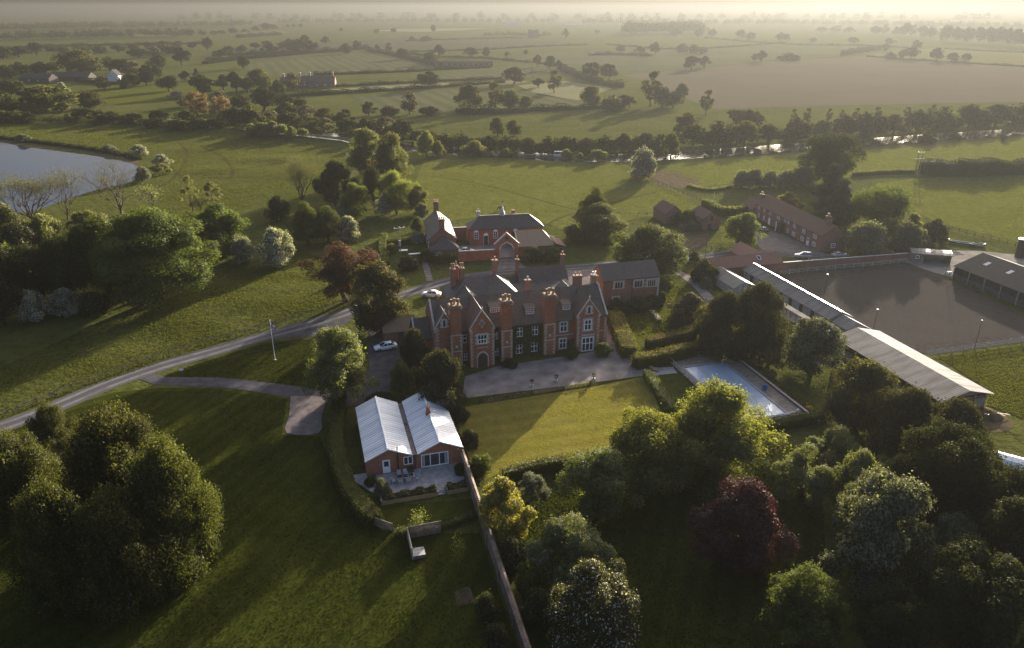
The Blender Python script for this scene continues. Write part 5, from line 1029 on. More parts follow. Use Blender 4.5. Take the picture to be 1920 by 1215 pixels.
trees([
 ('bush_dark', 525, 414, 362, 44, 'dark round bush left of the two rounded green trees'),
 ('hawthorn_thin', 643, 412, 382, 46, 'blossoming thorn bush at the foot of the bright green small tree'),
 ('hawthorn_thin', 722, 402, 362, 46, 'blossoming thorn bush at the foot of the bright yellow green willow'),
 ('bush_grey', 790, 408, 379, 30, 'pale twiggy bush behind the gabled house'),
 ('bush', 783, 437, 406, 36, 'clipped round bush beside the gabled house'),
 ('hawthorn_thin', 784, 455, 433, 36, 'white blossoming bush against the wall of the gabled house'),
 ('bush_olive', 14, 446, 378, 84, 'olive bush at the left edge of the near pond bank'),
 ('bush_olive', 168, 436, 392, 66, 'olive bush between the bare upright tree and the fan shaped one'),
 ('bush_dark', 35, 470, 415, 85, 'low dark thicket bush below the wide half leafed tree'),
 ('bush_olive', 85, 455, 400, 80, 'olive bush below the nearly bare upright tree'),
 ('bush_dark', 150, 470, 420, 70, 'dark bush left of the broad chestnut crown'),
 ('bush', 20, 530, 455, 90, 'green bush at the left edge below the pond'),
 ('hawthorn_thin', 52, 520, 470, 50, 'faintly flowering bush in the left thicket'),
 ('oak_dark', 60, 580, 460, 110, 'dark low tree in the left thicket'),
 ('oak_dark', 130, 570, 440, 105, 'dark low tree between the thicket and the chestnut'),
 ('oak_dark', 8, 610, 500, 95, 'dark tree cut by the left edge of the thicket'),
 ('hawthorn', 66, 602, 540, 66, 'left of the two white thorns in the dark left thicket'),
 ('hawthorn', 128, 594, 538, 68, 'right of the two white thorns in the dark left thicket'),
 ('bush_dark', 180, 590, 545, 60, 'dark bush at the end of the left thicket near the chestnut trunk'),
 ('hawthorn', 262, 292, 270, 40, 'left of the two white thorns on the far tip of the pond'),
 ('hawthorn', 304, 312, 288, 40, 'right of the two white thorns on the far tip of the pond'),
 ('bush_grey', 268, 340, 310, 34, 'grey blossom bush at the right end of the pond water'),
 ('bush_olive', 305, 325, 306, 34, 'low olive bush behind the right end of the pond'),
 ('bush_grey', 205, 285, 270, 30, 'small grey bush on the far pond bank'),
 ('bush_grey', 42, 266, 250, 30, 'pale bush on the far pond bank at the left'),
 ('bush_grey', 1625, 475, 412, 88, 'silvery shrub beside the cottage gable'),
 ('bush_grey', 1692, 470, 412, 70, 'silvery shrub in the middle of the cottage shrubbery'),
 ('bush_grey', 1722, 464, 428, 55, 'lowest pale shrub of the cottage shrubbery'),
 ('bush_dark', 1750, 456, 408, 46, 'dark rounded bush at the right end of the cottage shrubbery'),
 ('bush_olive', 1660, 452, 405, 60, 'olive shrub at the back of the cottage shrubbery'),
 ('bush_olive', 1706, 442, 398, 50, 'yellow tinted shrub behind the silvery cottage shrubs'),
 ('bush_grey', 1295, 432, 412, 34, 'whitish shrub in the earth yard beside the brick shed'),
 ('bush', 1292, 420, 392, 60, 'green bush covering the front of the taller brick shed'),
 ('bush_dark', 1318, 530, 484, 50, 'dark round shrub at the left end of the red tiled barn'),
 ('bush_grey', 1322, 540, 518, 26, 'small pale shrub beside the garden path'),
 ('bush_dark', 1300, 490, 470, 24, 'low shrub at the road edge beside the telegraph pole'),
 ('topiary', 1272, 612, 579, 34, 'clipped round yew ball behind the garden hedge'),
 ('topiary', 1292, 595, 548, 64, 'large clipped yew dome behind the round ball'),
 ('bush_olive', 1245, 540, 520, 30, 'low shrub below the sunlit maple at the hall corner'),
 ('bush_dark', 1240, 572, 546, 22, 'small dark bush against the right corner of the brick hall'),
 ('bush_dark', 1158, 585, 560, 46, 'climber thicket at the left foot of the brick hall'),
 ('bush_dark', 1198, 580, 556, 46, 'climber thicket in the middle of the foot of the brick hall'),
 ('bush_dark', 1226, 574, 552, 36, 'climber thicket at the right foot of the brick hall'),
 ('bush', 1128, 665, 642, 40, 'leafy shrub at the right front corner of the manor'),
 ('bush', 1072, 672, 646, 30, 'leafy shrub between the lower window and the gable of the manor'),
 ('bush_dark', 955, 688, 672, 32, 'low shrub at the foot of the middle chimney stack'),
 ('bush', 1395, 660, 622, 34, 'shrub beside the pool gate under the great yew'),
 ('bush_olive', 1440, 690, 650, 60, 'shadowed shrub behind the pool wall'),
 ('bush_dark', 866, 792, 762, 30, 'topmost of the laurel bushes along the right side of the bungalow'),
 ('bush_dark', 880, 838, 804, 36, 'middle laurel bush along the right side of the bungalow'),
 ('bush', 894, 892, 850, 52, 'leafy bush outside the garden wall below the bungalow corner'),
 ('bush_dark', 962, 1062, 1010, 60, 'dark shrub below the golden leaved tree beside the wall'),
 ('bush', 988, 1110, 1055, 56, 'green shrub between the garden wall and the rounded tree'),
 ('bush_dark', 1010, 1170, 1105, 70, 'dark shrub inside the garden wall near the bottom'),
 ('bush_dark', 912, 1160, 1110, 48, 'dark shrub on the lawn side of the garden wall near the bottom'),
 ('bush_dark', 930, 1225, 1170, 60, 'dark shrub on the lawn side of the wall at the bottom edge'),
 ('bush_dark', 715, 765, 735, 60, 'dark shrub at the back of the bungalow'),
 ('bush_grey', 716, 930, 895, 34, 'round grey lavender bush at the terrace corner'),
 ('bush', 694, 912, 890, 26, 'reddish leaved bush beside the terrace edge'),
 ('bush_dark', 862, 890, 866, 22, 'dark shrub in the terrace corner beside the garden wall'),
 ('bush_olive', 735, 475, 455, 26, 'clipped shrub at the edge of the coach house garden'),
 ('bush_dark', 765, 505, 480, 40, 'dark shrub beside the garden swing'),
 ('bush', 800, 490, 466, 34, 'green shrub at the end of the garden path by the gabled house'),
 ('bush_dark', 1000, 488, 462, 40, 'left ivy mound against the low stable wall'),
 ('bush', 1035, 486, 462, 46, 'right ivy mound against the low stable wall'),
 ('bush_olive', 1075, 452, 420, 40, 'bushy thicket right of the low stable'),
 ('bush_olive', 980, 1045, 1020, 30, 'small bright shrub below the golden leaved tree'),
], name='shrub', cat='shrub')
tree('pear', 1072, 1085, 1040, 60, 'lilac bush flowering behind the white speckled tree', name='shrub', cat='shrub')
hd = hedge
hd('long clipped hedge curving round the left side of the bungalow garden', gp((634, 790), (632, 850), (645, 905), (668, 950), (702, 985)), 2.2, 2.0, ('hedge', 'hedge'), seed=3)
hd('straight clipped hedge running back from the curved bungalow hedge', gp((640, 742), (634, 786)), 2.2, 2.0, ('hedge', 'hedge'))
hd('low clipped hedge closing the bottom of the bungalow lawn', gp((745, 1005), (820, 992), (886, 972)), 1.2, 1.0, ('hedge', 'oak_dark'))
hd('tall clipped hedge with a brown top beside the right end of the manor', gp((1150, 602), (1180, 672)), 3.4, 2.6, seed=5)
hd('long clipped hedge in front, between the forecourt and the pool', gp((1190, 690), (1250, 678), (1345, 655)), 2.2, 2.6, seed=2)
hd('shorter clipped hedge with a brown top behind the long one', gp((1214, 655), (1300, 634)), 2.4, 2.3, seed=7)
hd('clipped hedge along the bottom of the dry lawn', gp((945, 898), (1000, 884), (1060, 872), (1150, 856)), 1.8, 1.6, ('hedge', 'lime'), seed=4)
hd('leafy hedge between the dry lawn and the pool terrace', gp((1212, 706), (1232, 735), (1262, 775)), 1.6, 1.5, ('lime', 'hedge'), seed=6, rough=.2)
hd('low hedge along the near end of the pool', gp((1408, 808), (1470, 800), (1540, 786)), 2.0, 1.5, ('hedge', 'hedge'), seed=8)
hd('low box edging left of the stone urns', gp((908, 751), (992, 738)), .7, .4, ('hedge', 'lime'), seed=9)
hd('low box edging right of the stone urns', gp((1040, 733), (1112, 719)), .7, .45, ('hedge', 'lime'), seed=10)
hd('clipped garden hedge beside the telegraph pole with the crossarm', gp((728, 462), (770, 456)), 1.6, 1.8, ('hedge', 'lime'), seed=11)
hd('garden hedge along the left side of the coach house garden', gp((722, 448), (718, 470), (724, 500)), 2.0, 1.9, ('hedge', 'lime'), seed=12)
hd('clipped hedge in front of the hipped end of the gabled house', gp((822, 494), (856, 491)), 1.6, 2.4, ('hedge', 'hedge'), seed=13)
hd('ivy mass along the front of the low stable', gp((980, 490), (1048, 484)), 1.6, 2.1, ('ivy', 'hedge'), seed=14, rough=.2)
hd('clump of scrub along the left foot of the brick hall', gp((1148, 586), (1230, 568)), 1.6, 1.6, ('oak_dark', 'hedge'), seed=15, rough=.25)
hd('low shrub border across the hall garden', gp((1222, 588), (1236, 604)), 1.2, .8, ('lime', 'blossom'), seed=16, rough=.2)
hd('field hedge along the lane behind the sheds', gp((1320, 385), (1352, 402), (1375, 402), (1412, 398)), 2.5, 2.4, ('hedge', 'lime'), leaf=.35, dens=14, rough=.2, seed=17)
hd('trimmed field hedge left of the electricity poles', gp((1600, 330), (1660, 326), (1715, 325)), 2.2, 1.6, ('hedge', 'lime'), leaf=.35, dens=12, rough=.2, seed=18)
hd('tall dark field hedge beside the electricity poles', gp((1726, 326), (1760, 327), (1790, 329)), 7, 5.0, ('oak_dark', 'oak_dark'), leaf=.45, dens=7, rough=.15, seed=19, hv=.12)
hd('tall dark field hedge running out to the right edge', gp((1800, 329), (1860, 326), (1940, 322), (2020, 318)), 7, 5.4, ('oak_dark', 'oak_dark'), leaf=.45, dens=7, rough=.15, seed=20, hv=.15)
hd('overgrown bank hedge between the field and the lane', gp((1290, 350), (1330, 358), (1370, 352)), 1.5, .9, ('hedge', 'lime'), leaf=.3, dens=14, rough=.25, seed=21)
for i, (x, y, t, w) in enumerate(((1390, 350, 317, 50), (1416, 351, 314, 46), (1444, 350, 318, 50), (1474, 350, 317, 52), (1506, 348, 310, 60))):
    tree('bush_grey', x, y, t, w, ORD[i]+' bush from the left in the grey thicket row below the river field', name='shrub', cat='shrub', group='grey thicket row')
hd('dark reedy bank along the far side of the pond', gp((-40, 256), (60, 267), (187, 284), (262, 300)), 2.5, 1.5, ('oak_dark', 'oak_dark'), leaf=.3, dens=10, rough=.3, seed=44, hv=.2)
hd('reeds along the near bank of the river below the field', gp((1320, 297), (1420, 290), (1500, 283), (1600, 276), (1700, 269), (1800, 261), (1940, 252)), 1.8, .8, ('olive', 'scrub'), leaf=.3, dens=5, rough=.5, seed=45, hv=.8, name='reeds', cat='reeds', kind='stuff')
# ------------------------------------------------------------------ walls, fences, pool, vehicles and small things
def fence(label, pts, h=1.25, gap=2.4, rails=(.45, .85, 1.2), m='wood', pw=.12, rt=.05, group=None, name='post_and_rail_fence'):
    P = smooth_line(pts, 2.0) if len(pts) > 2 else list(pts); L = poly_len(P); e = empty(name, P[0][0], P[0][1], 0, 0, label, 'fence', group); n = max(2, min(100, int(L[-1]/gap)+1))
    b = MB(); b.box(-pw/2, pw/2, -pw/2, pw/2, -.2, h); me = b.mesh('post', MT[m]); Q = []
    for i in range(n):
        s = L[-1]*i/(n-1); k = max(0, min(len(P)-2, int(np.searchsorted(L, s))-1)); t = (s-L[k])/max(1e-6, L[k+1]-L[k])
        x = P[k][0]+(P[k+1][0]-P[k][0])*t; y = P[k][1]+(P[k+1][1]-P[k][1])*t; z = terrain(x, y); Q.append((x-P[0][0], y-P[0][1], z))
        o = link('post', me, e, Q[-1], math.atan2(P[k+1][1]-P[k][1], P[k+1][0]-P[k][0])); o.scale = (1, 1, .95+.1*((i*37) % 10)/10)
    for r in rails: b = MB(); b.tube([(x, y, z+r) for x, y, z in Q], rt, 4); b.build('rail', MT[m], e)
    return e
fence('post and rail fence following the drive along the park', gp((-40, 800), (20, 778), (120, 737), (220, 699), (330, 660), (440, 632), (540, 605), (620, 580), (662, 562)), gap=2.9)
fence('post and rail fence along the river side of the horse pasture', gp((800, 300), (860, 297), (910, 294), (960, 293), (1010, 297), (1060, 302), (1110, 306), (1165, 302)), gap=2.8)
fence('post and rail fence between the horse pasture and the earth track', gp((1172, 310), (1215, 336), (1262, 356), (1312, 376), (1335, 388)), gap=2.8)
fence('post and rail fence at the end of the horse pasture left of the brick sheds', gp((1196, 404), (1230, 404), (1262, 402)), gap=2.4)
fence('post and rail fence around the bottom of the riding arena', gp((1738, 668), (1830, 655), (1935, 640)), gap=2.6, m='stone_grey')
fence('post and rail fence along the far side of the riding arena', gp((1462, 516), (1560, 506), (1640, 499), (1700, 493)), gap=2.6, m='stone_grey')
fence('dark paddock fence behind the rowing boats at the right', gp((1772, 428), (1800, 436), (1850, 448), (1935, 470)), gap=2.2, m='dark_wood', h=1.4)
fence('short paddock fence beside the telegraph pole and the lane', gp((1280, 478), (1300, 472), (1318, 462), (1336, 470), (1352, 466)), gap=2.0)
W_ = math.radians(90-166.2); GW = empty('garden_wall', -7.55, 93.0, 0, W_, 'long old brick garden wall running down from the bungalow to the bottom of the picture', 'wall')
b = MB(); b.box(0, 42, 0, .42, -.3, 2.3)
for i in range(6): b.box(4+i*7, 4.7+i*7, -.14, -.002, -.3, 2.0)
b.build('wall', MT['brick_mossy'], GW); b = MB(); b.xprism([(-.1, 2.302), (.52, 2.302), (.52, 2.38), (.21, 2.56), (-.1, 2.38)], -.05, 42.05); b.build('coping', MT['brick_mossy'], GW)
AW = empty('arena_wall', *G(1465, 506), 0, 0, 'long brick wall between the lane and the far side of the riding arena', 'wall'); a, c = G(1465, 506), G(1700, 488)
AW.rotation_euler = (0, 0, math.atan2(c[1]-a[1], c[0]-a[0])); ln = math.hypot(c[0]-a[0], c[1]-a[1]); b = MB(); b.box(0, ln, 0, .35, -.2, 1.9); b.build('wall', MT['brick_dull'], AW); b = MB(); b.box(-.04, ln+.04, -.06, .41, 1.902, 2.0); b.build('coping', MT['stone_grey'], AW)
# pool
PO = G(1283, 691); T = empty('pool_terrace', PO[0], PO[1], 0, R(15.5), 'brown paved terrace round the blue swimming pool', 'terrace')
b = MB(); b.box(-1.3, 11.2, .002, 3.6, -.1, .22); b.box(-1.3, 11.2, -22.2, -20.102, -.1, .22); b.box(-1.3, -.002, -20.1, 0, -.1, .22); b.box(8.202, 11.2, -20.1, 0, -.1, .22); b.build('paving', MT['paving_brown'], T)
b = MB(); b.box(-.35, 8.55, .02, .36, .221, .26); b.box(-.35, 8.55, -20.46, -20.12, .221, .26); b.box(-.35, -.02, -20.1, 0, .221, .26); b.box(8.22, 8.55, -20.1, 0, .221, .26); b.build('pool_edging', MT['stone_grey'], T)
PL_ = empty('swimming_pool', PO[0], PO[1], 0, R(15.5), 'long rectangular swimming pool under a pale blue cover', 'pool'); b = MB(); b.box(0, 8.2, -20.1, 0, -.05, .12); b.build('pool_cover', MT['pool'], PL_)
b = MB(); b.box(2.55, 2.62, -20.05, -.05, .121, .135); b.box(5.9, 5.97, -20.05, -.05, .121, .135); b.build('cover_seam', MT['stone_grey'], PL_)
RE = empty('cover_reel', PO[0], PO[1], 0, R(15.5), 'white roller tube lying across the near end of the swimming pool', 'reel'); b = MB(); b.tube([(.3, -20.7, .6), (9.6, -20.4, .6)], .11, 8); b.build('tube', MT['white'], RE); b = MB(); b.tube([(9.7, -20.4, .22), (9.7, -20.4, .85), (10.3, -20.2, .9)], .07, 6); b.build('stand', MT['white'], RE); b = MB(); b.tube([(.2, -20.7, .22), (.2, -20.7, .8)], .07, 6); b.build('stand', MT['white'], RE)
LD = empty('pool_ladder', PO[0], PO[1], 0, R(15.5), 'bright steel handrails at the far right corner of the pool', 'ladder')
for y in (-.9, -1.5): b = MB(); b.tube([(9.3, y, .2), (9.2, y, .95), (8.7, y, 1.1), (8.1, y, .9), (7.95, y, .1)], .045, 6); b.build('handrail', MT['metal'], LD)
fence('pale rail fence along the far end of the pool terrace', [(PO[0]+math.cos(R(15.5))*x-math.sin(R(15.5))*y, PO[1]+math.sin(R(15.5))*x+math.cos(R(15.5))*y) for x, y in ((-1.6, 3.7), (9.5, 3.9))], 1.15, 2.0, (.25, 1.1), 'stone_grey', name='rail_fence')
fence('pale rail fence down the left side of the pool terrace', [(PO[0]+math.cos(R(15.5))*x-math.sin(R(15.5))*y, PO[1]+math.sin(R(15.5))*x+math.cos(R(15.5))*y) for x, y in ((-1.5, 3.6), (-1.5, -9))], 1.15, 2.0, (.25, 1.1), 'stone_grey', name='rail_fence')
PW = empty('raised_bed', PO[0], PO[1], 0, R(15.5), 'low brick raised bed with pale coping slabs along the right side of the pool', 'raised bed'); b = MB(); b.box(11.3, 12.9, -24, 4.5, -.1, .55); b.build('wall', MT['brick_dull'], PW); b = MB()
b.box(11.24, 11.6, -24, 4.5, .551, .63); b.build('coping', MT['stone'], PW); rng = np.random.default_rng(5); n = 2600; Q = np.stack([rng.uniform(11.8, 13.0, n), rng.uniform(-23.8, 4.4, n), .55+rng.random(n)*.35], 1); link('plants', leaf_mesh('plants', [LF['hedge'], LF['hedge_top']], Q, sph(rng, n)+np.array([0, 0, .5]), rng.uniform(.15, .3, n), rng.choice([0, 1], n), rng), PW)
BB = empty('bucket', *[PO[0]+math.cos(R(15.5))*9.5+math.sin(R(15.5))*11.6, PO[1]+math.sin(R(15.5))*9.5-math.cos(R(15.5))*11.6], .22, 0, 'blue tub standing on the paving at the right side of the pool', 'tub'); MT['blue'] = plain('blue_plastic', (.03, .12, .42), .5, .15); b = MB(); b.lathe([(.38, 0), (.48, .62), (.52, .66), (.46, .62), (.36, .1)], 0, 0, 14); b.build('body', MT['blue'], BB); b = MB(); b.tube([(-.46, 0, .64), (-.3, 0, 1.0), (.3, 0, 1.0), (.46, 0, .64)], .02, 5); b.build('handle', MT['metal'], BB)
x, y = G(1226, 694); SB = empty('sun_lounger', x, y, .06, R(-58), 'wooden sun lounger on the pale slab between the hedge and the pool', 'sun lounger'); b = MB()
for i in range(9): b.box(-1.0+i*.22, -.82+i*.22, -.34, .34, .34, .38)
b.build('seat', MT['oak_wood'], SB); b = MB(); b.box(-1.05, 1.0, -.4, -.34, .28, .36); b.box(-1.05, 1.0, .34, .4, .28, .36); b.build('frame', MT['oak_wood'], SB)
for sx in (-.9, .85):
    for sy in (-.36, .36): b = MB(); b.box(sx-.04, sx+.04, sy-.04, sy+.04, 0, .28); b.build('leg', MT['oak_wood'], SB)
x, y = G(1218, 687); ST = empty('garden_bench', x, y, .06, R(20), 'small pale bench against the long clipped hedge near the pool', 'bench'); b = MB(); b.box(-.8, .8, -.25, .25, .42, .48); b.build('seat', MT['stone_grey'], ST)
for sx in (-.65, .65): b = MB(); b.box(sx-.06, sx+.06, -.22, .22, 0, .42); b.build('leg', MT['stone_grey'], ST)
# stone urns along the lawn edge
for i, (px, py) in enumerate(((997, 725), (1043, 716), (1113, 713))):
    x, y = G(px, py); U = empty('stone_urn', x, y, .03, 0, ('stone urn at the left on the edge between the gravel and the lawn', 'whitish stone urn in the middle on the edge of the gravel forecourt', 'stone urn at the right catching the sun on the lawn edge')[i], 'urn', 'urns on the lawn edge')
    b = MB(); b.box(-.3, .3, -.3, .3, 0, .42); b.build('plinth', MT['stone'], U); b = MB(); b.lathe([(.2, .421), (.12, .55), (.14, .62), (.36, .9), (.4, 1.05), (.44, 1.08), (.36, 1.06)], 0, 0, 12); b.build('bowl', MT['stone_grey'], U)
    rng = np.random.default_rng(i); n = 160; link('plants', leaf_mesh('plants', [LF['hedge']], sph(rng, n)*np.array([.35, .35, .22])+np.array([0, 0, 1.15]), sph(rng, n), np.full(n, .16), np.zeros(n, int), rng), U)
# cars
MT['car_white'] = plain('white_car_paint', (.74, .75, .77), .22, .03, 1, .6); MT['car_dark'] = plain('dark_car_paint', (.03, .032, .038), .22, .1, 1, .6); MT['car_silver'] = plain('silver_car_paint', (.38, .38, .39), .25, .05, 1, .6, .5)
MT['lamp_red'] = plain('red_lamp', (.35, .02, .02), .3, .1); MT['lamp_clear'] = plain('clear_lamp', (.7, .7, .7), .2, .05)
CARS = {}
def car(label, px, py, rz, m='car_white', tall=0, group='parked cars'):
    x, y = G(px, py); e = empty('parked_car', x, y, .05, rz, label, 'car', group); key = (m, tall)
    if key not in CARS:
        t = tall; d = {}
        b = MB(); st = [(-2.28, .62, .45, .82), (-2.2, .82, .34, .98+.12*t), (-1.5, .89, .24, 1.02+.1*t), (0, .9, .22, .98+.1*t), (.95, .9, .22, .95+.1*t), (1.7, .87, .26, .84+.14*t), (2.12, .80, .32, .74+.14*t), (2.26, .58, .42, .62+.1*t)]; rings = []
        for sx, hw, z0, z1 in st: rings.append([(sx, -hw, z0+.1), (sx, -hw*.9, z0), (sx, hw*.9, z0), (sx, hw, z0+.1), (sx, hw, z1-.16), (sx, hw*.86, z1), (sx, -hw*.86, z1), (sx, -hw, z1-.16)])
        b.add([p for r in rings for p in r], [(i*8+k, (i+1)*8+k, (i+1)*8+(k+1) % 8, i*8+(k+1) % 8) for i in range(7) for k in range(8)]+[tuple(range(8)), tuple(range(63, 55, -1))]); d['body'] = (b.mesh('body', MT[m], True), (0, 0, 0))
        zb, zt = .95+.1*t, 1.43+.3*t; xr = -1.75-.35*t; B = [(xr, -.78), (1.05, -.78), (1.05, .78), (xr, .78)]; Tq = [(xr+.55-.4*t, -.6), (.15, -.6), (.15, .6), (xr+.55-.4*t, .6)]
        b = MB(); b.add([(p, q, zb) for p, q in B]+[(p, q, zt-.03) for p, q in Tq], [(0, 1, 5, 4), (1, 2, 6, 5), (2, 3, 7, 6), (3, 0, 4, 7)]); d['window'] = (b.mesh('window', MT['glass']), (0, 0, 0))
        b = MB(); q = .03; b.add([(p, r, zt-.05) for p, r in Tq]+[(p*.97, r*.94, zt+.03) for p, r in Tq], [(3, 2, 1, 0), (4, 5, 6, 7), (0, 1, 5, 4), (1, 2, 6, 5), (2, 3, 7, 6), (3, 0, 4, 7)])
        for (p, r), (p2, r2) in list(zip(B, Tq))+[((-.35, -.79), (-.35, -.61)), ((-.35, .79), (-.35, .61))]: b.beam((p, r*1.01, zb-.02), (p2, r2*1.01, zt), .09, .07)
        d['roof'] = (b.mesh('roof', MT[m], True), (0, 0, 0)); CARS[key] = d
    for k, (me, l) in CARS[key].items(): link(k, me, e, l)
    for sx in (-1.4, 1.4):
        for sy in (-.82, .82):
            b = MB(); b.lathe([(.2, -.1), (.33, -.09), (.34, 0), (.33, .09), (.2, .1)], 0, 0, 16); w = b.build('wheel', MT['tyre'], e, (sx, sy, .34)); w.rotation_euler = (R(90), 0, 0); b = MB(); b.lathe([(.2, -.105), (.19, 0), (.2, .105)], 0, 0, 12); b.build('rim', MT['metal'], w)
    for sy in (-.6, .6):
        b = MB(); b.box(2.1, 2.2, sy-.15, sy+.15, .6, .72); b.build('headlight', MT['lamp_clear'], e); b = MB(); b.box(-2.27, -2.2, sy-.14, sy+.14, .7, .86); b.build('tail_light', MT['lamp_red'], e)
    return e
car('white saloon car parked on the asphalt left of the dark yews', 723, 655, R(201))
car('white car on the drive behind the left end of the manor', 809, 556, R(170))
car('white topped van parked in the lane by the arena wall', 1505, 484, R(165), 'car_silver', 1)
car('pale car in the lane under the cottage gable', 1574, 482, R(10), 'car_silver')
car('dark car with a bright windscreen beside the tree in front of the cottages', 1431, 434, R(100), 'car_dark')
car('white car behind the brick wall of the coach house court', 875, 474, R(8))
# poles
def pole(label, px, py, h, r=.11, arm=0, name='telegraph_pole', cat='pole', m='wood', rz=0, z=0):
    x, y = G(px, py); e = empty(name, x, y, 0, rz, label, cat); b = MB(); b.tube([(0, 0, -.2), (0, 0, h)], [r, r*.75], 8); b.build('pole', MT[m], e)
    if arm:
        b = MB(); b.box(-arm, arm, -.09, .09, h-.35, h-.2); b.build('crossarm', MT['stone_grey'], e)
        for i in range(3 if arm > .8 else 2): u = -arm*.85+arm*1.7*i/(2 if arm > .8 else 1); b = MB(); b.lathe([(.04, h-.2), (.1, h-.15), (.06, h), (.1, h+.08), (.03, h+.16)], u, 0, 8); b.build('insulator', MT['white'], e)
    return e
e = pole('wooden electricity pole with a white insulator crossarm in the coach house garden', 752, 490, 9.3, .13, 1.5, rz=R(25)); b = MB(); b.box(-.45, .1, -.75, -.14, 4.4, 5.9); b.build('transformer', MT['lead'], e)
pole('leaning wooden pole in the small paddock beside the lane', 1322, 482, 6.4); pole('slim white post in the sunny field before the cottages', 1338, 378, 3.2, .08, 0, 'marker_post', 'post', 'white')
pole('thin white pole standing at the cottage gable', 1563, 470, 7.0, .07, 0, 'pole', 'pole', 'white')
for i, (px, py, h) in enumerate(((1638, 617, 4.4), (1824, 665, 7.2), (1772, 516, 6.4), (1545, 552, 5.0))):
    x, y = G(px, py); e = empty('arena_light', x, y, 0, 0, ('thin arena light pole beside the feed store roof', 'thin arena light pole at the bottom fence of the riding arena', 'thin arena light pole beside the curved roof shed', 'thin arena light pole at the stable side of the riding arena')[i], 'lamp post', 'arena light poles')
    b = MB(); b.tube([(0, 0, -.1), (0, 0, h)], .06, 6); b.build('pole', MT['dark_wood'], e); b = MB(); b.box(-.16, .16, -.1, .1, h-.05, h+.08); b.build('lamp_head', MT['black'], e)
x, y = G(1718, 332); e = empty('electricity_pole', x, y, 0, R(-10), 'twin legged electricity pole with two crossarms beside the dark field hedge', 'electricity pole')
for sx in (-.75, .75): b = MB(); b.tube([(sx, 0, -.2), (sx, 0, 9.8)], [.16, .12], 8); b.build('leg', MT['wood'], e)
b = MB(); b.box(-1.3, 1.3, -.1, .1, 9.4, 9.6); b.build('crossarm', MT['stone_grey'], e); b = MB(); b.box(-2.0, 1.6, -.1, .1, 7.1, 7.3); b.build('crossarm', MT['stone_grey'], e); b = MB(); b.beam((-.75, 0, 3.5), (.75, 0, 6.0), .1, .1); b.build('brace', MT['wood'], e)
for sx in (-1.1, 0, 1.1): b = MB(); b.lathe([(.05, 9.6), (.13, 9.7), (.06, 10.0)], sx, 0, 8); b.build('insulator', MT['white'], e)
x, y = G(669, 611); e = empty('lamp_post', x, y, 0, 0, 'dark lamp post at the bend of the drive below the copper beech', 'lamp post'); b = MB(); b.tube([(0, 0, -.1), (0, 0, 4.0)], .08, 8); b.build('pole', MT['black'], e); b = MB(); b.frustum(-.16, .16, -.16, .16, 4.0, 4.5, -.1); b.build('lantern', MT['glass'], e); b = MB(); b.frustum(-.3, .3, -.3, .3, 4.501, 4.75, .26); b.build('cap', MT['black'], e)
# flagpole with the union flag hanging
x, y = G(516, 675); e = empty('flagpole', x, y, 0, 0, 'white flagpole with a hanging red white and blue flag on the triangular lawn', 'flagpole'); b = MB(); b.tube([(0, 0, -.1), (0, 0, 8.1)], [.075, .05], 8); b.build('pole', MT['white'], e); b = MB(); b.lathe([(.02, 8.1), (.1, 8.18), (.1, 8.26), (.02, 8.34)], 0, 0, 8); b.build('ball', MT['white'], e); b = MB(); b.lathe([(.25, -.05), (.2, .12), (.08, .14)], 0, 0, 12); b.build('base', MT['stone'], e)
MT['flag_blue'] = plain('flag_blue', (.02, .03, .20), .8, .1); MT['flag_red'] = plain('flag_red', (.50, .03, .04), .8, .1); b = MB(); NX, NY = 36, 18; V = []
def fl(u, v): return (.06+1.25*u*.62+.02*math.sin(v*5), .22*math.sin(u*9)*(.3+u), 7.75-1.2*v-1.05*u*u*.9)
V = [fl(i/NX, j/NY) for j in range(NY+1) for i in range(NX+1)]; b.v = V
for j in range(NY):
    for i in range(NX):
        u = (i+.5)/NX; v = (j+.5)/NY; X = (u-.5)*2; Y = (v-.5); k = 0; dg = min(abs(X*.5-Y), abs(X*.5+Y))
        if dg < .12: k = 2
        if dg < .04: k = 1
        if abs(X*.5*2) < .2/1.0 or abs(Y) < .17: k = 2
        if abs(X) < .12 or abs(Y) < .1: k = 1
        b.f.append((j*(NX+1)+i, j*(NX+1)+i+1, (j+1)*(NX+1)+i+1, (j+1)*(NX+1)+i)); b.m.append(k)
b.build('flag', [MT['flag_blue'], MT['flag_red'], MT['white']], e, smooth=True)
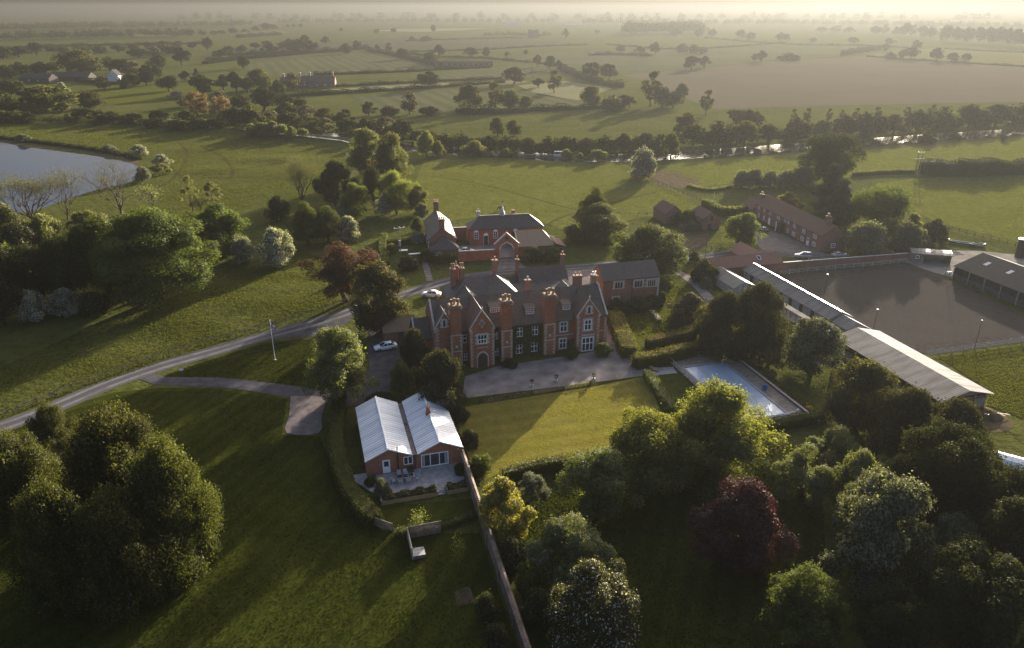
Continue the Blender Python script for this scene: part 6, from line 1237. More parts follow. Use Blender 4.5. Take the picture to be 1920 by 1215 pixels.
# the terrace dining set
def loc(x, y, O_=BO, th=15.7): t = R(th); return O_[0]+math.cos(t)*x-math.sin(t)*y, O_[1]+math.sin(t)*x+math.cos(t)*y
tx, ty = loc(5.3, -2.1); e = empty('dining_table', tx, ty, .22, R(17), 'long outdoor dining table with three dark glass panels on the terrace', 'table'); b = MB(); b.box(-1.25, 1.25, -.5, .5, .70, .735); b.build('tabletop', MT['metal'], e)
for i in range(3): b = MB(); b.box(-1.17+i*.8, -.43+i*.8, -.43, .43, .736, .75); b.build('glass_panel', MT['glass'], e)
for sx in (-1.15, 1.15):
    for sy in (-.4, .4): b = MB(); b.box(sx-.03, sx+.03, sy-.03, sy+.03, 0, .7); b.build('leg', MT['metal'], e)
MT['chair'] = plain('pale_chair_weave', (.34, .35, .38), .7, .2, 6)
def chair0():
    r = empty('garden_chair', 0, 0, .22, 0, 'chair', 'chair', 'terrace dining chairs'); b = MB(); b.box(-.27, .27, -.27, .27, .42, .47); b.build('seat', MT['chair'], r); b = MB(); b.xprism([(.22, .45), (.28, .45), (.40, 1.0), (.34, 1.0)], -.27, .27); b.build('backrest', MT['chair'], r)
    for sx in (-.25, .25):
        for sy in (-.24, .24): b = MB(); b.box(sx-.02, sx+.02, sy-.02, sy+.02, 0, .42); b.build('leg', MT['metal'], r)
        b = MB(); b.box(sx-.03, sx+.03, -.25, .28, .64, .68); b.build('armrest', MT['chair'], r)
    return r
c0 = None
for lx, ly, a, lab in ((4.55, -1.15, 0, 'pale garden chair at the far side of the table left end'), (5.45, -1.1, 8, 'pale garden chair at the far side of the table middle'), (4.5, -3.05, 180, 'pale garden chair at the near side of the table left end'), (5.6, -2.95, 184, 'pale garden chair at the near side of the table right end'), (3.55, -2.4, 100, 'pale garden chair at the left head of the table'), (7.1, -1.75, -80, 'pale garden chair at the right head of the table'), (6.95, -2.75, -140, 'pale garden chair turned away at the near right corner of the table')):
    x, y = loc(lx, ly); rz = R(17+a)
    if c0 is None: c0 = chair0(); c0.location = (x, y, .22); c0.rotation_euler = (0, 0, rz); c0['label'] = lab
    else: dup(c0, (x, y, .22), rz, lab)
x, y = loc(6.0, -.35); e = empty('bench', x, y, .22, R(15.7), 'dark bench under the small kitchen window of the bungalow', 'bench'); b = MB(); b.box(-.75, .75, -.22, .22, .4, .46); b.build('seat', MT['dark_wood'], e); b = MB(); b.box(-.75, .75, .2, .25, .46, .85); b.build('backrest', MT['dark_wood'], e)
for sx in (-.65, .65): b = MB(); b.box(sx-.04, sx+.04, -.2, .2, 0, .4); b.build('leg', MT['dark_wood'], e)
# fence panels, frame and cold frame on the lower lawn
def panel(label, p, q, h, slats=10, m='wood', n=1):
    (x0, y0), (x1, y1) = G(*p), G(*q); L_ = math.hypot(x1-x0, y1-y0); e = empty('fence_panel', x0, y0, 0, math.atan2(y1-y0, x1-x0), label, 'fence panel'); b = MB()
    for i in range(slats): b.box(.06, L_-.06, -.02, .02, .05+i*(h-.1)/slats, .03+(i+1)*(h-.1)/slats)
    b.build('boards', MT[m], e)
    for k in range(n+1): b = MB(); u = L_*k/n; b.box(u-.06, u+.06, -.06, .06, -.1, h+.05); b.build('post', MT[m], e)
    b = MB(); b.box(-.03, L_+.03, -.05, .05, h-.04, h+.02); b.build('cap', MT['wood'], e); return e
panel('pair of close boarded fence panels standing on the lower lawn', (765, 1011), (826, 999), 1.85, 8, n=2); panel('fence panel seen edge on with a pale top rail below the pair', (765, 1012), (774, 1050), 1.85, 8, 'stone_grey', 1); panel('low boarded fence at the foot of the curved bungalow hedge', (704, 986), (736, 997), 1.3, 6, n=2)
x, y = G(784, 1040); e = empty('cold_frame', x, y, 0, R(15), 'pale square garden frame beside the fence panels', 'garden frame'); b = MB(); b.box(-.85, .85, -.8, .8, 0, .45); b.build('box', MT['wood'], e); b = MB(); b.box(-.8, .8, -.75, .75, .451, .5); b.build('lid', MT['paving'], e)
x, y = G(619, 799); e = empty('bin', x, y, 0, R(10), 'black wheeled bin on the grass left of the bungalow hedge', 'bin'); b = MB(); b.frustum(-.28, .28, -.32, .32, .08, 1.0, -.05); b.build('body', MT['black'], e); b = MB(); b.box(-.36, .36, -.4, .4, 1.001, 1.08); b.build('lid', MT['black'], e)
for sx in (-.25, .25): b = MB(); b.lathe([(.1, -.04), (.1, .04)], 0, 0, 10); w = b.build('wheel', MT['tyre'], e, (sx, .34, .1)); w.rotation_euler = (0, R(90), 0)
x, y = G(341, 699); e = empty('notice_board', x, y, 0, R(30), 'small white notice on a post where the two drives part', 'sign'); b = MB(); b.box(-.04, .04, -.04, .04, -.1, .9); b.build('post', MT['wood'], e); b = MB(); b.box(-.35, .35, -.07, -.041, .45, 1.0); b.build('board', MT['white'], e)
# things in the coach house garden
x, y = G(757, 474); e = empty('garden_table', x, y, 0, R(10), 'white topped garden table beside the electricity pole', 'table'); b = MB(); b.box(-1.1, 1.1, -.6, .6, .72, .8); b.build('tabletop', MT['white'], e)
for sx in (-.95, .95):
    for sy in (-.45, .45): b = MB(); b.box(sx-.05, sx+.05, sy-.05, sy+.05, 0, .72); b.build('leg', MT['wood'], e)
x, y = G(778, 490); e = empty('swing', x, y, 0, R(12), 'garden swing frame with a white top bar and timber legs', 'swing'); b = MB(); b.box(-1.5, 1.5, -.25, .25, 2.0, 2.2); b.build('top_bar', MT['white'], e)
for sx in (-1.2, .9):
    for sy in (-.9, .9): b = MB(); b.beam((sx, sy, 0), (sx, 0, 2.0), .09, .09); b.build('leg', MT['oak_wood'], e)
b = MB(); b.box(-.4, .4, -.15, .15, .5, .55); b.build('seat', MT['oak_wood'], e)
for sx in (-.38, .38): b = MB(); b.tube([(sx, 0, .55), (sx, 0, 2.0)], .015, 4); b.build('rope', MT['wood'], e)
# boats
MT['boat_dark'] = plain('dark_hull', (.05, .055, .06), .5, .2)
def rowboat(label, px, py, rz, L_=5.5):
    x, y = G(px, py); e = empty('rowing_boat', x, y, .0, rz, label, 'boat', 'laid up rowing boats'); b = MB(); rings = []; N_ = 9
    for i in range(N_): u = -1+2*i/(N_-1); w = .75*(1-abs(u)**2.6)+.04; rings.append([(u*L_/2, -w, .62+.2*u*u), (u*L_/2, -w*.7, .18), (u*L_/2, 0, .06), (u*L_/2, w*.7, .18), (u*L_/2, w, .62+.2*u*u)])
    b.add([p for r in rings for p in r], [(i*5+k, i*5+k+1, (i+1)*5+k+1, (i+1)*5+k) for i in range(N_-1) for k in range(4)]); b.build('hull', MT['boat_dark'], e, smooth=True)
    for k in (0, 4): b = MB(); b.tube([r[k] for r in rings], .07, 5); b.build('gunwale', MT['white'], e)
    for u in (-.3, .25): b = MB(); b.box(u*L_/2-.12, u*L_/2+.12, -.6, .6, .48, .53); b.build('thwart', MT['wood'], e)
rowboat('white rimmed rowing boat laid up in the long grass by the lane', 1802, 458, R(-28), 6.5); rowboat('second laid up boat with a white rim nearer the right edge', 1832, 462, R(2), 4.5); rowboat('small pale rimmed boat beside the shrubbery end', 1768, 452, R(-12), 3.2)
x, y = G(1050, 293.5); e = empty('river_boat', x, y, .0, R(-3), 'white canopied day boat moored on the river at the pasture edge', 'boat'); b = MB(); rings = []
for i in range(9): u = -1+2*i/8; w = 1.0*(1-max(0, u)**3)+.05; rings.append([(u*2.9, -w, .85), (u*2.9, -w*.85, .1), (u*2.9, w*.85, .1), (u*2.9, w, .85)])
b.add([p for r in rings for p in r], [(i*4+k, i*4+(k+1) % 4, (i+1)*4+(k+1) % 4, (i+1)*4+k) for i in range(8) for k in range(4)]+[(0, 1, 2, 3), (35, 34, 33, 32)]); b.build('hull', MT['cream'], e); b = MB(); b.box(-2.7, 2.1, -1.0, 1.0, 2.2, 2.36); b.build('canopy', MT['white'], e)
for sx in (-2.5, 0, 1.9):
    for sy in (-.85, .85): b = MB(); b.box(sx-.05, sx+.05, sy-.05, sy+.05, .85, 2.2); b.build('post', MT['white'], e)
b = MB(); x, y = G(1000, 291.5); e = empty('landing_stage', x, y, 0, R(-4), 'pale timber landing stage on the river left of the canopied boat', 'jetty'); b.box(-7, 9, -.6, .6, .3, .42); b.build('deck', MT['stone_grey'], e)
for i in range(5): b = MB(); b.box(-6.5+i*3.6, -6.3+i*3.6, -.7, -.5, -.3, 1.2); b.build('pile', MT['wood'], e)
# the grazing horse, one skinned body
def horse(px, py, rz):
    x, y = G(px, py); e = empty('horse', x, y, terrain(x, y), rz, 'dark horse grazing with its head down in the pasture behind the bell turret', 'horse')
    V = [(-.62, 0, 1.22), (-.2, 0, 1.18), (.25, 0, 1.16), (.62, 0, 1.25), (.95, 0, 1.08), (1.22, 0, .70), (1.36, 0, .38), (1.50, 0, .12)]; Rr = [.30, .34, .33, .29, .19, .15, .14, .085]; E_ = [(i, i+1) for i in range(7)]
    def leg(root, pts, rr):
        p = root
        for q, r in zip(pts, rr): V.append(q); Rr.append(r); E_.append((p, len(V)-1)); p = len(V)-1
    for sy, dx in ((-.17, .0), (.17, .14)):
        leg(0, [(-.70+dx, sy, .85), (-.80+dx, sy, .52), (-.74+dx, sy, .12), (-.70+dx, sy, .03)], [.17, .08, .055, .075]); leg(3, [(.60-dx, sy, .82), (.62-dx, sy, .48), (.60-dx, sy, .12), (.63-dx, sy, .03)], [.13, .075, .05, .07])
    me = bpy.data.meshes.new('body'); me.from_pydata(V, E_, []); o = link('body', me, e); me.materials.append(MT['horse']); o.modifiers.new('skin', 'SKIN')
    for i, sv in enumerate(me.skin_vertices[0].data): sv.radius = (Rr[i], Rr[i]*(.9 if i < 4 else 1)); sv.use_root = i == 1
    s = o.modifiers.new('sub', 'SUBSURF'); s.levels = s.render_levels = 2
    b = MB(); b.tube([(-.9, 0, 1.3), (-1.08, 0, 1.1), (-1.1, 0, .55)], [.05, .09, .05], 6); b.build('tail', MT['black'], e); b = MB(); b.tube([(.62, 0, 1.52), (.95, 0, 1.28), (1.24, 0, .86)], [.04, .06, .03], 6); b.build('mane', MT['black'], e)
    for sy in (-.07, .07): b = MB(); b.tube([(1.2, sy, .86), (1.14, sy*1.3, .98)], [.045, .01], 5); b.build('ear', MT['horse'], e)
MT['horse'] = plain('dark_horse_coat', (.022, .017, .014), .5, .3, 2, .4); horse(940, 394, R(195))
# heaps and sheet by the open barn
th = thicket
x, y = G(1850, 778); rng = np.random.default_rng(2); e = empty('straw_heap', x, y, 0, 0, 'heap of loose straw and poles beside the open barn', 'heap'); b = MB(); b.lathe([(2.6, -.1), (2.1, .35), (1.3, .8), (.3, 1.05)], 0, 0, 12); b.build('heap', MT['earth'], e)
for i in range(6): b = MB(); a = rng.uniform(0, 3); b.beam((math.cos(a)*-2+i*.3, math.sin(a)*-2, .9), (math.cos(a)*2.4+i*.3, math.sin(a)*2.4-1, .35), .1, .07); b.build('stick', MT['oak_wood'], e)
x, y = G(1880, 870); e = empty('polytunnel', x, y, 0, R(15.5-50), 'white polythene tunnel half hidden by the shadowed trees at the right edge', 'polytunnel'); b = MB(); P = [(-1.6, 0), (-1.5, .7), (-1.0, 1.35), (0, 1.65), (1.0, 1.35), (1.5, .7), (1.6, 0)]; b.xprism(P, -4.5, 4.5); o = b.build('cover', MT['white'], e)
for i in range(6): b = MB(); b.tube([(-4.4+i*1.76, p*1.01, z*1.01+.02) for p, z in P], .03, 4); b.build('hoop', MT['metal'], e)
x, y = G(1796, 776); e = empty('gate', x, y, 0, R(15.5), 'blue grey metal gate leaning in the open barn doorway', 'gate'); b = MB(); b.tube([(-1.3, 0, .1), (-1.3, 0, 1.3), (1.3, 0, 1.3), (1.3, 0, .1), (-1.3, 0, .1)], .05, 6); b.build('gate_frame', MT['metal'], e)
for z in (.4, .7, 1.0): b = MB(); b.tube([(-1.3, 0, z), (1.3, 0, z)], .035, 5); b.build('bar', MT['metal'], e)
x, y = G(1779, 513); e = empty('water_trough', x, y, 0, R(15), 'small white trough at the corner of the dark barn', 'trough'); b = MB(); b.box(-.6, .6, -.35, .35, .1, .55); b.build('body', MT['white'], e); b = MB(); b.box(-.5, .5, -.28, .28, .551, .57); b.build('water', MT['pond'], e)
x, y = G(1912, 482); e = empty('silo', x, y, 0, 0, 'dark upright tank at the right edge beyond the dark barn', 'tank'); b = MB(); b.lathe([(1.3, 0), (1.3, 4.6), (1.0, 5.0), (.2, 5.3)], 0, 0, 16); b.build('body', MT['black'], e); b = MB(); b.lathe([(1.36, 5.0), (.2, 5.32)], 0, 0, 16); b.build('lid', MT['metal'], e)
# ------------------------------------------------------------------ the country beyond: river banks, hedgerows, far trees, woods and houses
def row(kind, rows, text, group, name='tree', cat='tree', parts=True):          # text carries {o}: the ordinal word along the row
    for i, (x, y, t, w) in enumerate(rows):
        k = kind[i % len(kind)] if isinstance(kind, (list, tuple)) else kind
        tree(k, x, y, t, w, text.format(o=ORD[i]), cat, name, group, parts)
trees([
 ('far_oak', 805, 166, 134, 43, 'dark round oak standing alone on the pale track field'),
 ('far_oak_wide', 963, 158, 125, 48, 'broad dark oak at the end of the pale track'),
 ('far_tall', 1039, 174, 132, 34, 'tall pointed dark oak with a long shadow right of the pale track'),
 ('far_oak', 1009, 164, 147, 24, 'small oak between the broad one and the tall pointed one'),
 ('far_oak', 756, 112, 90, 28, 'dark round oak in the hedge corner of the large green field'),
 ('far_oak', 823, 108, 84, 27, 'upper oak of the overlapping pair above the long shed'),
 ('far_oak_low', 806, 121, 96, 29, 'lower oak of the overlapping pair above the long shed'),
 ('far_oak', 882, 108, 88, 27, 'round oak in the hedge right of the overlapping pair'),
 ('far_oak_low', 912, 108, 88, 20, 'hazy oak next to the round one in the hedge'),
 ('far_oak', 951, 108, 97, 12, 'small round tree in the middle of the far hedge'),
 ('far_oak', 986, 104, 93, 11, 'smallest round tree right in the far hedge'),
 ('far_oak', 1008, 126, 103, 20, 'left of three joined oaks beside the bare tree'),
 ('far_oak_wide', 1031, 131, 105, 23, 'middle of three joined oaks beside the bare tree'),
 ('far_oak', 1047, 133, 113, 18, 'right of three joined oaks beside the bare tree'),
 ('bare', 1000, 148, 108, 25, 'leafless pale tree in front of three joined oaks'),
 ('far_oak_wide', 1110, 149, 117, 36, 'left dark oak of the big pair at the left end of the tilled field'),
 ('far_oak_wide', 1141, 150, 120, 36, 'right dark oak of the big pair at the left end of the tilled field'),
 ('far_willow', 881, 205, 158, 50, 'half bare spreading tree in the hedge beyond the river'),
 ('far_tall', 929, 207, 155, 38, 'tallest leafy tree in the hedge beyond the river'),
 ('far_willow', 958, 205, 165, 36, 'olive tree right of the tallest in the hedge beyond the river'),
 ('far_willow', 984, 202, 178, 32, 'low olive tree ending the hedge beyond the river'),
 ('far_brown', 768, 215, 170, 36, 'bronze airy tree in the hedge left of the half bare one'),
 ('far_bush', 804, 216, 199, 36, 'grey bush beside the bronze airy tree'),
 ('far_willow', 1107, 202, 157, 40, 'pale green open tree at the edge of the misty field'),
 ('far_bush', 1146, 208, 178, 40, 'dark bush right of the pale green open tree'),
 ('far_tall', 1219, 200, 133, 42, 'tallest tree of the dark copse left of the tilled field'),
 ('far_oak_low', 1172, 203, 178, 46, 'left dark tree of the copse left of the tilled field'),
 ('far_oak_low', 1241, 202, 163, 44, 'middle dark tree of the copse left of the tilled field'),
 ('far_oak_low', 1262, 202, 171, 34, 'right dark tree of the copse left of the tilled field'),
 ('far_willow', 1276, 187, 155, 28, 'open round tree at the right end of the copse'),
 ('far_tall', 1323, 216, 168, 28, 'lone tall olive tree on the bottom edge of the tilled field'),
 ('far_willow', 1286, 250, 210, 46, 'round pale willow on the far river bank'),
 ('far_bush', 1400, 234, 205, 72, 'wide dark thicket on the far river bank'),
 ('far_willow', 1257, 296, 248, 40, 'olive willow on the near river bank beside the leaning thorn'),
 ('far_oak_wide', 1296, 131, 104, 38, 'left of the two joined oaks at the top of the tilled field'),
 ('far_oak', 1321, 127, 105, 24, 'right of the two joined oaks at the top of the tilled field'),
 ('far_oak', 1413, 116, 101, 14, 'smaller of the joined oaks in the upper tilled field'),
 ('far_oak', 1427, 117, 95, 20, 'taller of the joined oaks in the upper tilled field'),
 ('far_bush', 1480, 113, 99, 44, 'low bush clump on the upper edge of the tilled field'),
 ('far_oak', 1228, 103, 79, 22, 'dark upright oak in the misty hedge left of the tilled field'),
 ('far_oak_low', 1199, 101, 86, 18, 'ragged tree left of the dark upright oak in the misty hedge'),
 ('far_oak_low', 1163, 99, 85, 20, 'bushy tree at the left of the misty hedge'),
 ('far_bush', 1280, 97, 81, 26, 'left rounded thicket in the misty field'),
 ('far_bush', 1300, 99, 83, 26, 'middle rounded thicket in the misty field'),
 ('far_bush', 1316, 101, 90, 20, 'right trailing thicket in the misty field'),
 ('far_oak', 1267, 70, 54, 24, 'dome topped tree in front of the long plantation'),
 ('far_oak', 1310, 71, 54, 20, 'left round tree beyond the end of the plantation'),
 ('far_oak', 1334, 71, 54, 19, 'right round tree beyond the end of the plantation'),
 ('far_oak_wide', 1388, 72, 55, 22, 'hazy oak at the left of the far joined pair'),
 ('far_oak_low', 1408, 76, 60, 20, 'hazy oak at the right of the far joined pair'),
 ('far_oak', 1463, 79, 61, 17, 'left oak of the hazy twin oaks'),
 ('far_oak', 1474, 79, 63, 14, 'right oak of the hazy twin oaks'),
 ('far_oak', 1523, 81, 70, 14, 'small airy tree right of the hazy twin oaks'),
 ('far_oak', 1600, 83, 69, 20, 'lone round oak in the mist at the far right'),
 ('far_oak_wide', 1666, 84, 71, 23, 'flat topped oak in the mist above the yellow field'),
 ('far_oak_low', 1661, 96, 82, 16, 'lower tree in front of the flat topped oak'),
 ('far_oak', 1717, 94, 75, 20, 'round oak behind the row along the yellow field'),
 ('far_oak_wide', 1708, 111, 88, 28, 'largest oak in the row along the yellow field'),
 ('far_oak', 1690, 111, 94, 16, 'narrow oak left of the largest in the row along the yellow field'),
 ('far_bush', 1669, 111, 97, 22, 'bushy thorn at the left end of the row along the yellow field'),
 ('far_oak_wide', 1755, 115, 90, 30, 'broad isolated oak along the yellow field'),
 ('far_oak_wide', 1785, 117, 98, 25, 'flat oak between the broad and the small one along the yellow field'),
 ('far_oak', 1809, 118, 99, 18, 'small oak with a clear stem at the right of the yellow field row'),
 ('far_oak', 390, 95, 69, 23, 'round isolated oak at the left of the far fields'),
 ('far_oak_low', 507, 100, 80, 30, 'wide oak in the hedge left of the large green field'),
 ('far_oak_low', 562, 98, 73, 42, 'spreading tree group leader in the hedge above the large green field'),
 ('far_oak', 573, 88, 65, 20, 'dark crown rising behind the spreading hedge tree'),
 ('far_oak', 584, 100, 76, 24, 'right hand tree of the spreading hedge group'),
 ('far_oak_low', 611, 83, 68, 18, 'hazy tree behind the hedge of the large green field'),
 ('far_oak', 707, 64, 54, 14, 'left tiny oak beside the pale strip'), ('far_oak', 738, 63, 52, 12, 'right tiny oak beside the pale strip'),
 ('far_willow', 651, 101, 79, 22, 'pale stemmed airy tree at the top of the large green field'),
 ('far_oak', 669, 95, 76, 18, 'dark upright tree beside the pale stemmed one'), ('far_oak', 707, 95, 84, 12, 'small tree at the upper right corner of the large green field'),
 ('far_brown', 730, 98, 78, 14, 'brown airy tree near the hedge corner'),
 ('far_oak_low', 458, 129, 103, 28, 'dark tree at the left corner of the large green field'),
 ('far_willow', 490, 168, 125, 52, 'large olive tree left of the ruined farm'), ('far_oak_low', 443, 172, 133, 36, 'dark tree left of the large olive tree'),
 ('far_oak', 495, 210, 164, 62, 'large dark tree above the orange willows'), ('far_oak_low', 383, 177, 140, 48, 'dark bushy tree right of the white gabled house'),
 ('far_brown', 551, 168, 135, 36, 'brownish tree in front of the ruined farm'), ('far_oak', 317, 171, 141, 48, 'dark round tree below the hamlet'),
 ('far_oak', 348, 153, 133, 22, 'round small tree at the edge of the hamlet'), ('conifer', 370, 150, 128, 18, 'pointed tree at the edge of the hamlet'),
 ('far_willow', 155, 138, 90, 88, 'great olive domed tree behind the hamlet'), ('far_oak', 342, 122, 89, 37, 'dark oak in the field above the hamlet'),
 ('far_willow', 165, 203, 169, 56, 'round weeping willow on the bumpy green field'), ('far_willow', 90, 212, 160, 110, 'large dark willow mass at the left before the hamlet'),
 ('orange', 372, 216, 170, 46, 'left orange twigged willow on the far river bank'), ('orange', 412, 216, 180, 44, 'right orange twigged willow on the far river bank'),
 ('hawthorn', 333, 185, 169, 38, 'white flowering bush on the bumpy green field'), ('hawthorn', 118, 178, 153, 28, 'white flowering tree at the left before the hamlet'),
 ('far_willow', 692, 216, 190, 30, 'small dark tree at the left of the river meadow hedge'), ('far_bush', 728, 216, 198, 40, 'bush in the river meadow hedge'),
 ('far_willow', 610, 228, 200, 38, 'round willow left of the river meadow'), ('far_bush', 650, 215, 204, 18, 'lone dark bush on the river meadow'),
 ('far_willow', 933, 255, 218, 30, 'left of two pale willows on the river meadow'), ('far_willow', 964, 255, 222, 32, 'right of two pale willows on the river meadow'),
 ('far_oak', 69, 104, 78, 26, 'round dark tree in the left far field'), ('far_oak_low', 36, 107, 86, 44, 'dark tree group leader at the left far edge'), ('far_oak_low', 8, 112, 86, 36, 'dark tree cut by the left far edge'),
 ('far_oak', 813, 61, 46, 12, 'tiny round tree above the pale strip'), ('far_oak', 1060, 73, 54, 14, 'double decker tree in the mist'), ('far_oak', 1119, 64, 55, 12, 'tiny round tree in the mist'),
 ('far_bush', 772, 77, 67, 12, 'left end tree of the hazy clump above the twin oaks'), ('far_bush', 800, 77, 67, 26, 'right bushy part of the hazy clump above the twin oaks'),
], parts=True)
row(['far_oak_low', 'far_oak', 'far_brown', 'far_bush'], [(205, 130, 106, 36), (226, 140, 110, 40), (252, 142, 114, 44), (282, 144, 116, 42), (300, 130, 102, 40), (262, 110, 90, 36), (288, 107, 86, 34), (310, 102, 82, 36), (246, 164, 136, 38), (275, 160, 132, 44), (196, 168, 142, 30), (236, 166, 140, 26)], '{o} tree from the left in the dark hamlet trees', 'hamlet trees')
row(['far_oak_low', 'far_bush', 'far_oak', 'far_oak_low'], [(160, 104, 90, 30), (190, 100, 84, 28), (222, 98, 84, 30), (250, 94, 82, 24), (325, 104, 86, 30), (335, 88, 76, 22), (362, 92, 80, 20), (415, 108, 92, 26), (432, 100, 86, 24), (455, 96, 84, 24), (478, 92, 80, 24), (500, 86, 76, 22), (530, 92, 78, 26), (545, 88, 72, 24), (280, 92, 78, 26), (305, 90, 76, 24), (120, 100, 88, 26), (95, 96, 86, 24)], '{o} tree scattered from the left in the dim hedges behind the hamlet', 'dim hedge trees behind the hamlet')
row(['far_oak_low', 'far_oak', 'far_bush', 'far_brown'], [(420, 168, 140, 36), (466, 175, 146, 34), (520, 178, 150, 34), (410, 196, 168, 40), (450, 206, 176, 46), (528, 204, 176, 42), (560, 200, 182, 34), (350, 200, 180, 40), (470, 228, 196, 40)], '{o} tree from the left in the dark trees below the ruined farm', 'dark trees below the ruined farm')
row(['far_oak_low', 'far_bush', 'far_oak'], [(10, 150, 122, 40), (40, 140, 116, 40), (75, 142, 116, 40), (100, 135, 116, 34), (20, 178, 150, 50), (60, 190, 165, 45), (25, 212, 190, 60), (10, 205, 170, 50)], '{o} dark tree of the shadowed mass before the left hamlet', 'left hamlet mass')
row('far_bush', [(20, 228, 208, 60), (55, 230, 210, 40), (170, 226, 210, 60), (205, 232, 214, 46), (250, 234, 218, 46), (292, 240, 222, 40), (336, 244, 224, 44), (375, 246, 226, 42), (410, 247, 228, 36), (350, 228, 206, 40), (300, 222, 206, 40), (430, 225, 205, 40)], '{o} rounded bush from the left on the shadowed bank below the hamlet', 'hamlet river bushes', 'shrub', 'shrub')
row('bush_olive', [(474, 257, 234, 30), (492, 258, 231, 40), (512, 259, 230, 40), (530, 260, 236, 30), (548, 262, 241, 26), (568, 262, 246, 22)], '{o} lit willow bush from the left beside the gap in the levee', 'levee willow bushes', 'shrub', 'shrub')
row(['far_oak_low', 'far_bush', 'far_brown'], [(440, 238, 200, 44), (470, 236, 196, 44), (505, 240, 205, 46), (540, 240, 208, 44), (575, 244, 214, 44), (610, 248, 220, 46), (648, 252, 222, 46), (690, 256, 222, 46), (725, 258, 218, 50), (755, 262, 222, 48), (540, 215, 190, 40), (575, 218, 196, 40), (640, 232, 210, 40)], '{o} dark bush from the left across the river behind the central clump', 'far bank bushes left', 'shrub', 'shrub')
row(['far_bush', 'far_bush', 'bush_dark'], [(795, 268, 244, 50), (835, 275, 250, 50), (872, 279, 252, 46), (912, 283, 254, 48), (952, 285, 254, 46), (990, 286, 257, 46), (1028, 287, 256, 46), (1064, 287, 257, 46), (1100, 286, 256, 46), (1136, 285, 254, 46), (1172, 283, 250, 46), (1208, 281, 246, 44), (1240, 280, 250, 40)], '{o} bush from the left in the dark bank across from the horse pasture', 'far bank bushes middle', 'shrub', 'shrub')
row('bush_olive', [(892, 292, 263, 58), (950, 294, 277, 26), (1062, 298, 279, 30), (1087, 301, 286, 22), (1121, 302, 279, 34)], '{o} willow bush from the left between horse pasture and river', 'near bank willow bushes', 'shrub', 'shrub')
row(['far_oak_low', 'far_bush', 'far_willow'], [(1300, 272, 232, 54), (1345, 272, 228, 66), (1395, 270, 226, 60), (1440, 268, 232, 56), (1490, 264, 222, 62), (1540, 258, 226, 56), (1580, 256, 216, 60), (1625, 254, 212, 64), (1675, 250, 214, 60), (1720, 246, 206, 60), (1765, 242, 200, 64), (1815, 238, 194, 66), (1865, 236, 196, 66), (1915, 232, 192, 66), (1960, 228, 190, 60)], '{o} misty tree from the left in the dark belt behind the glinting river', 'misty river belt')
row('far_tall', [(1487, 236, 204, 16), (1512, 236, 202, 18), (1552, 232, 203, 15), (1578, 230, 205, 14), (1603, 230, 202, 16), (1643, 228, 201, 18), (1700, 226, 200, 18), (1745, 222, 196, 20), (1376, 230, 208, 14)], '{o} slim tree from the left rising above the misty river belt', 'slim belt trees')
row('far_bush', [(1610, 274, 258, 26), (1640, 272, 262, 18), (1738, 268, 250, 34), (1790, 262, 248, 24), (1880, 264, 252, 12), (1420, 288, 278, 18), (1330, 292, 280, 14)], '{o} near bank bush from the left beside the glinting river', 'glinting river bushes', 'shrub', 'shrub')
row(['far_oak', 'far_tall', 'far_oak_low'], [(1540, 62, 50, 24), (1566, 62, 48, 26), (1590, 63, 50, 20), (1640, 66, 48, 22), (1657, 66, 46, 20), (1680, 68, 49, 18), (1697, 70, 43, 26), (1710, 70, 47, 18), (1730, 72, 47, 22), (1745, 74, 50, 20)], '{o} tree from the left in the broken row at the far right', 'broken far row', parts=False)
row(['far_oak_low', 'far_oak'], [(1772, 78, 46, 30), (1792, 80, 50, 26), (1812, 81, 50, 28), (1832, 82, 51, 28), (1850, 83, 50, 28), (1868, 84, 49, 28), (1886, 86, 51, 28), (1904, 88, 54, 28), (1922, 90, 55, 30), (1945, 92, 56, 30)], '{o} tree from the left in the solid dark wood at the far right', 'solid far wood', parts=False)
row('far_oak', [(357, 69, 55, 15), (380, 68, 58, 14), (402, 66, 57, 14), (415, 65, 56, 16), (437, 64, 52, 20), (460, 62, 54, 14), (480, 60, 48, 18), (500, 58, 43, 24), (512, 57, 45, 18), (540, 53, 45, 8), (551, 53, 44, 9), (564, 53, 44, 9), (640, 60, 52, 8)], '{o} tree from the left in the hazy row at the far left middle', 'hazy far row', parts=False)
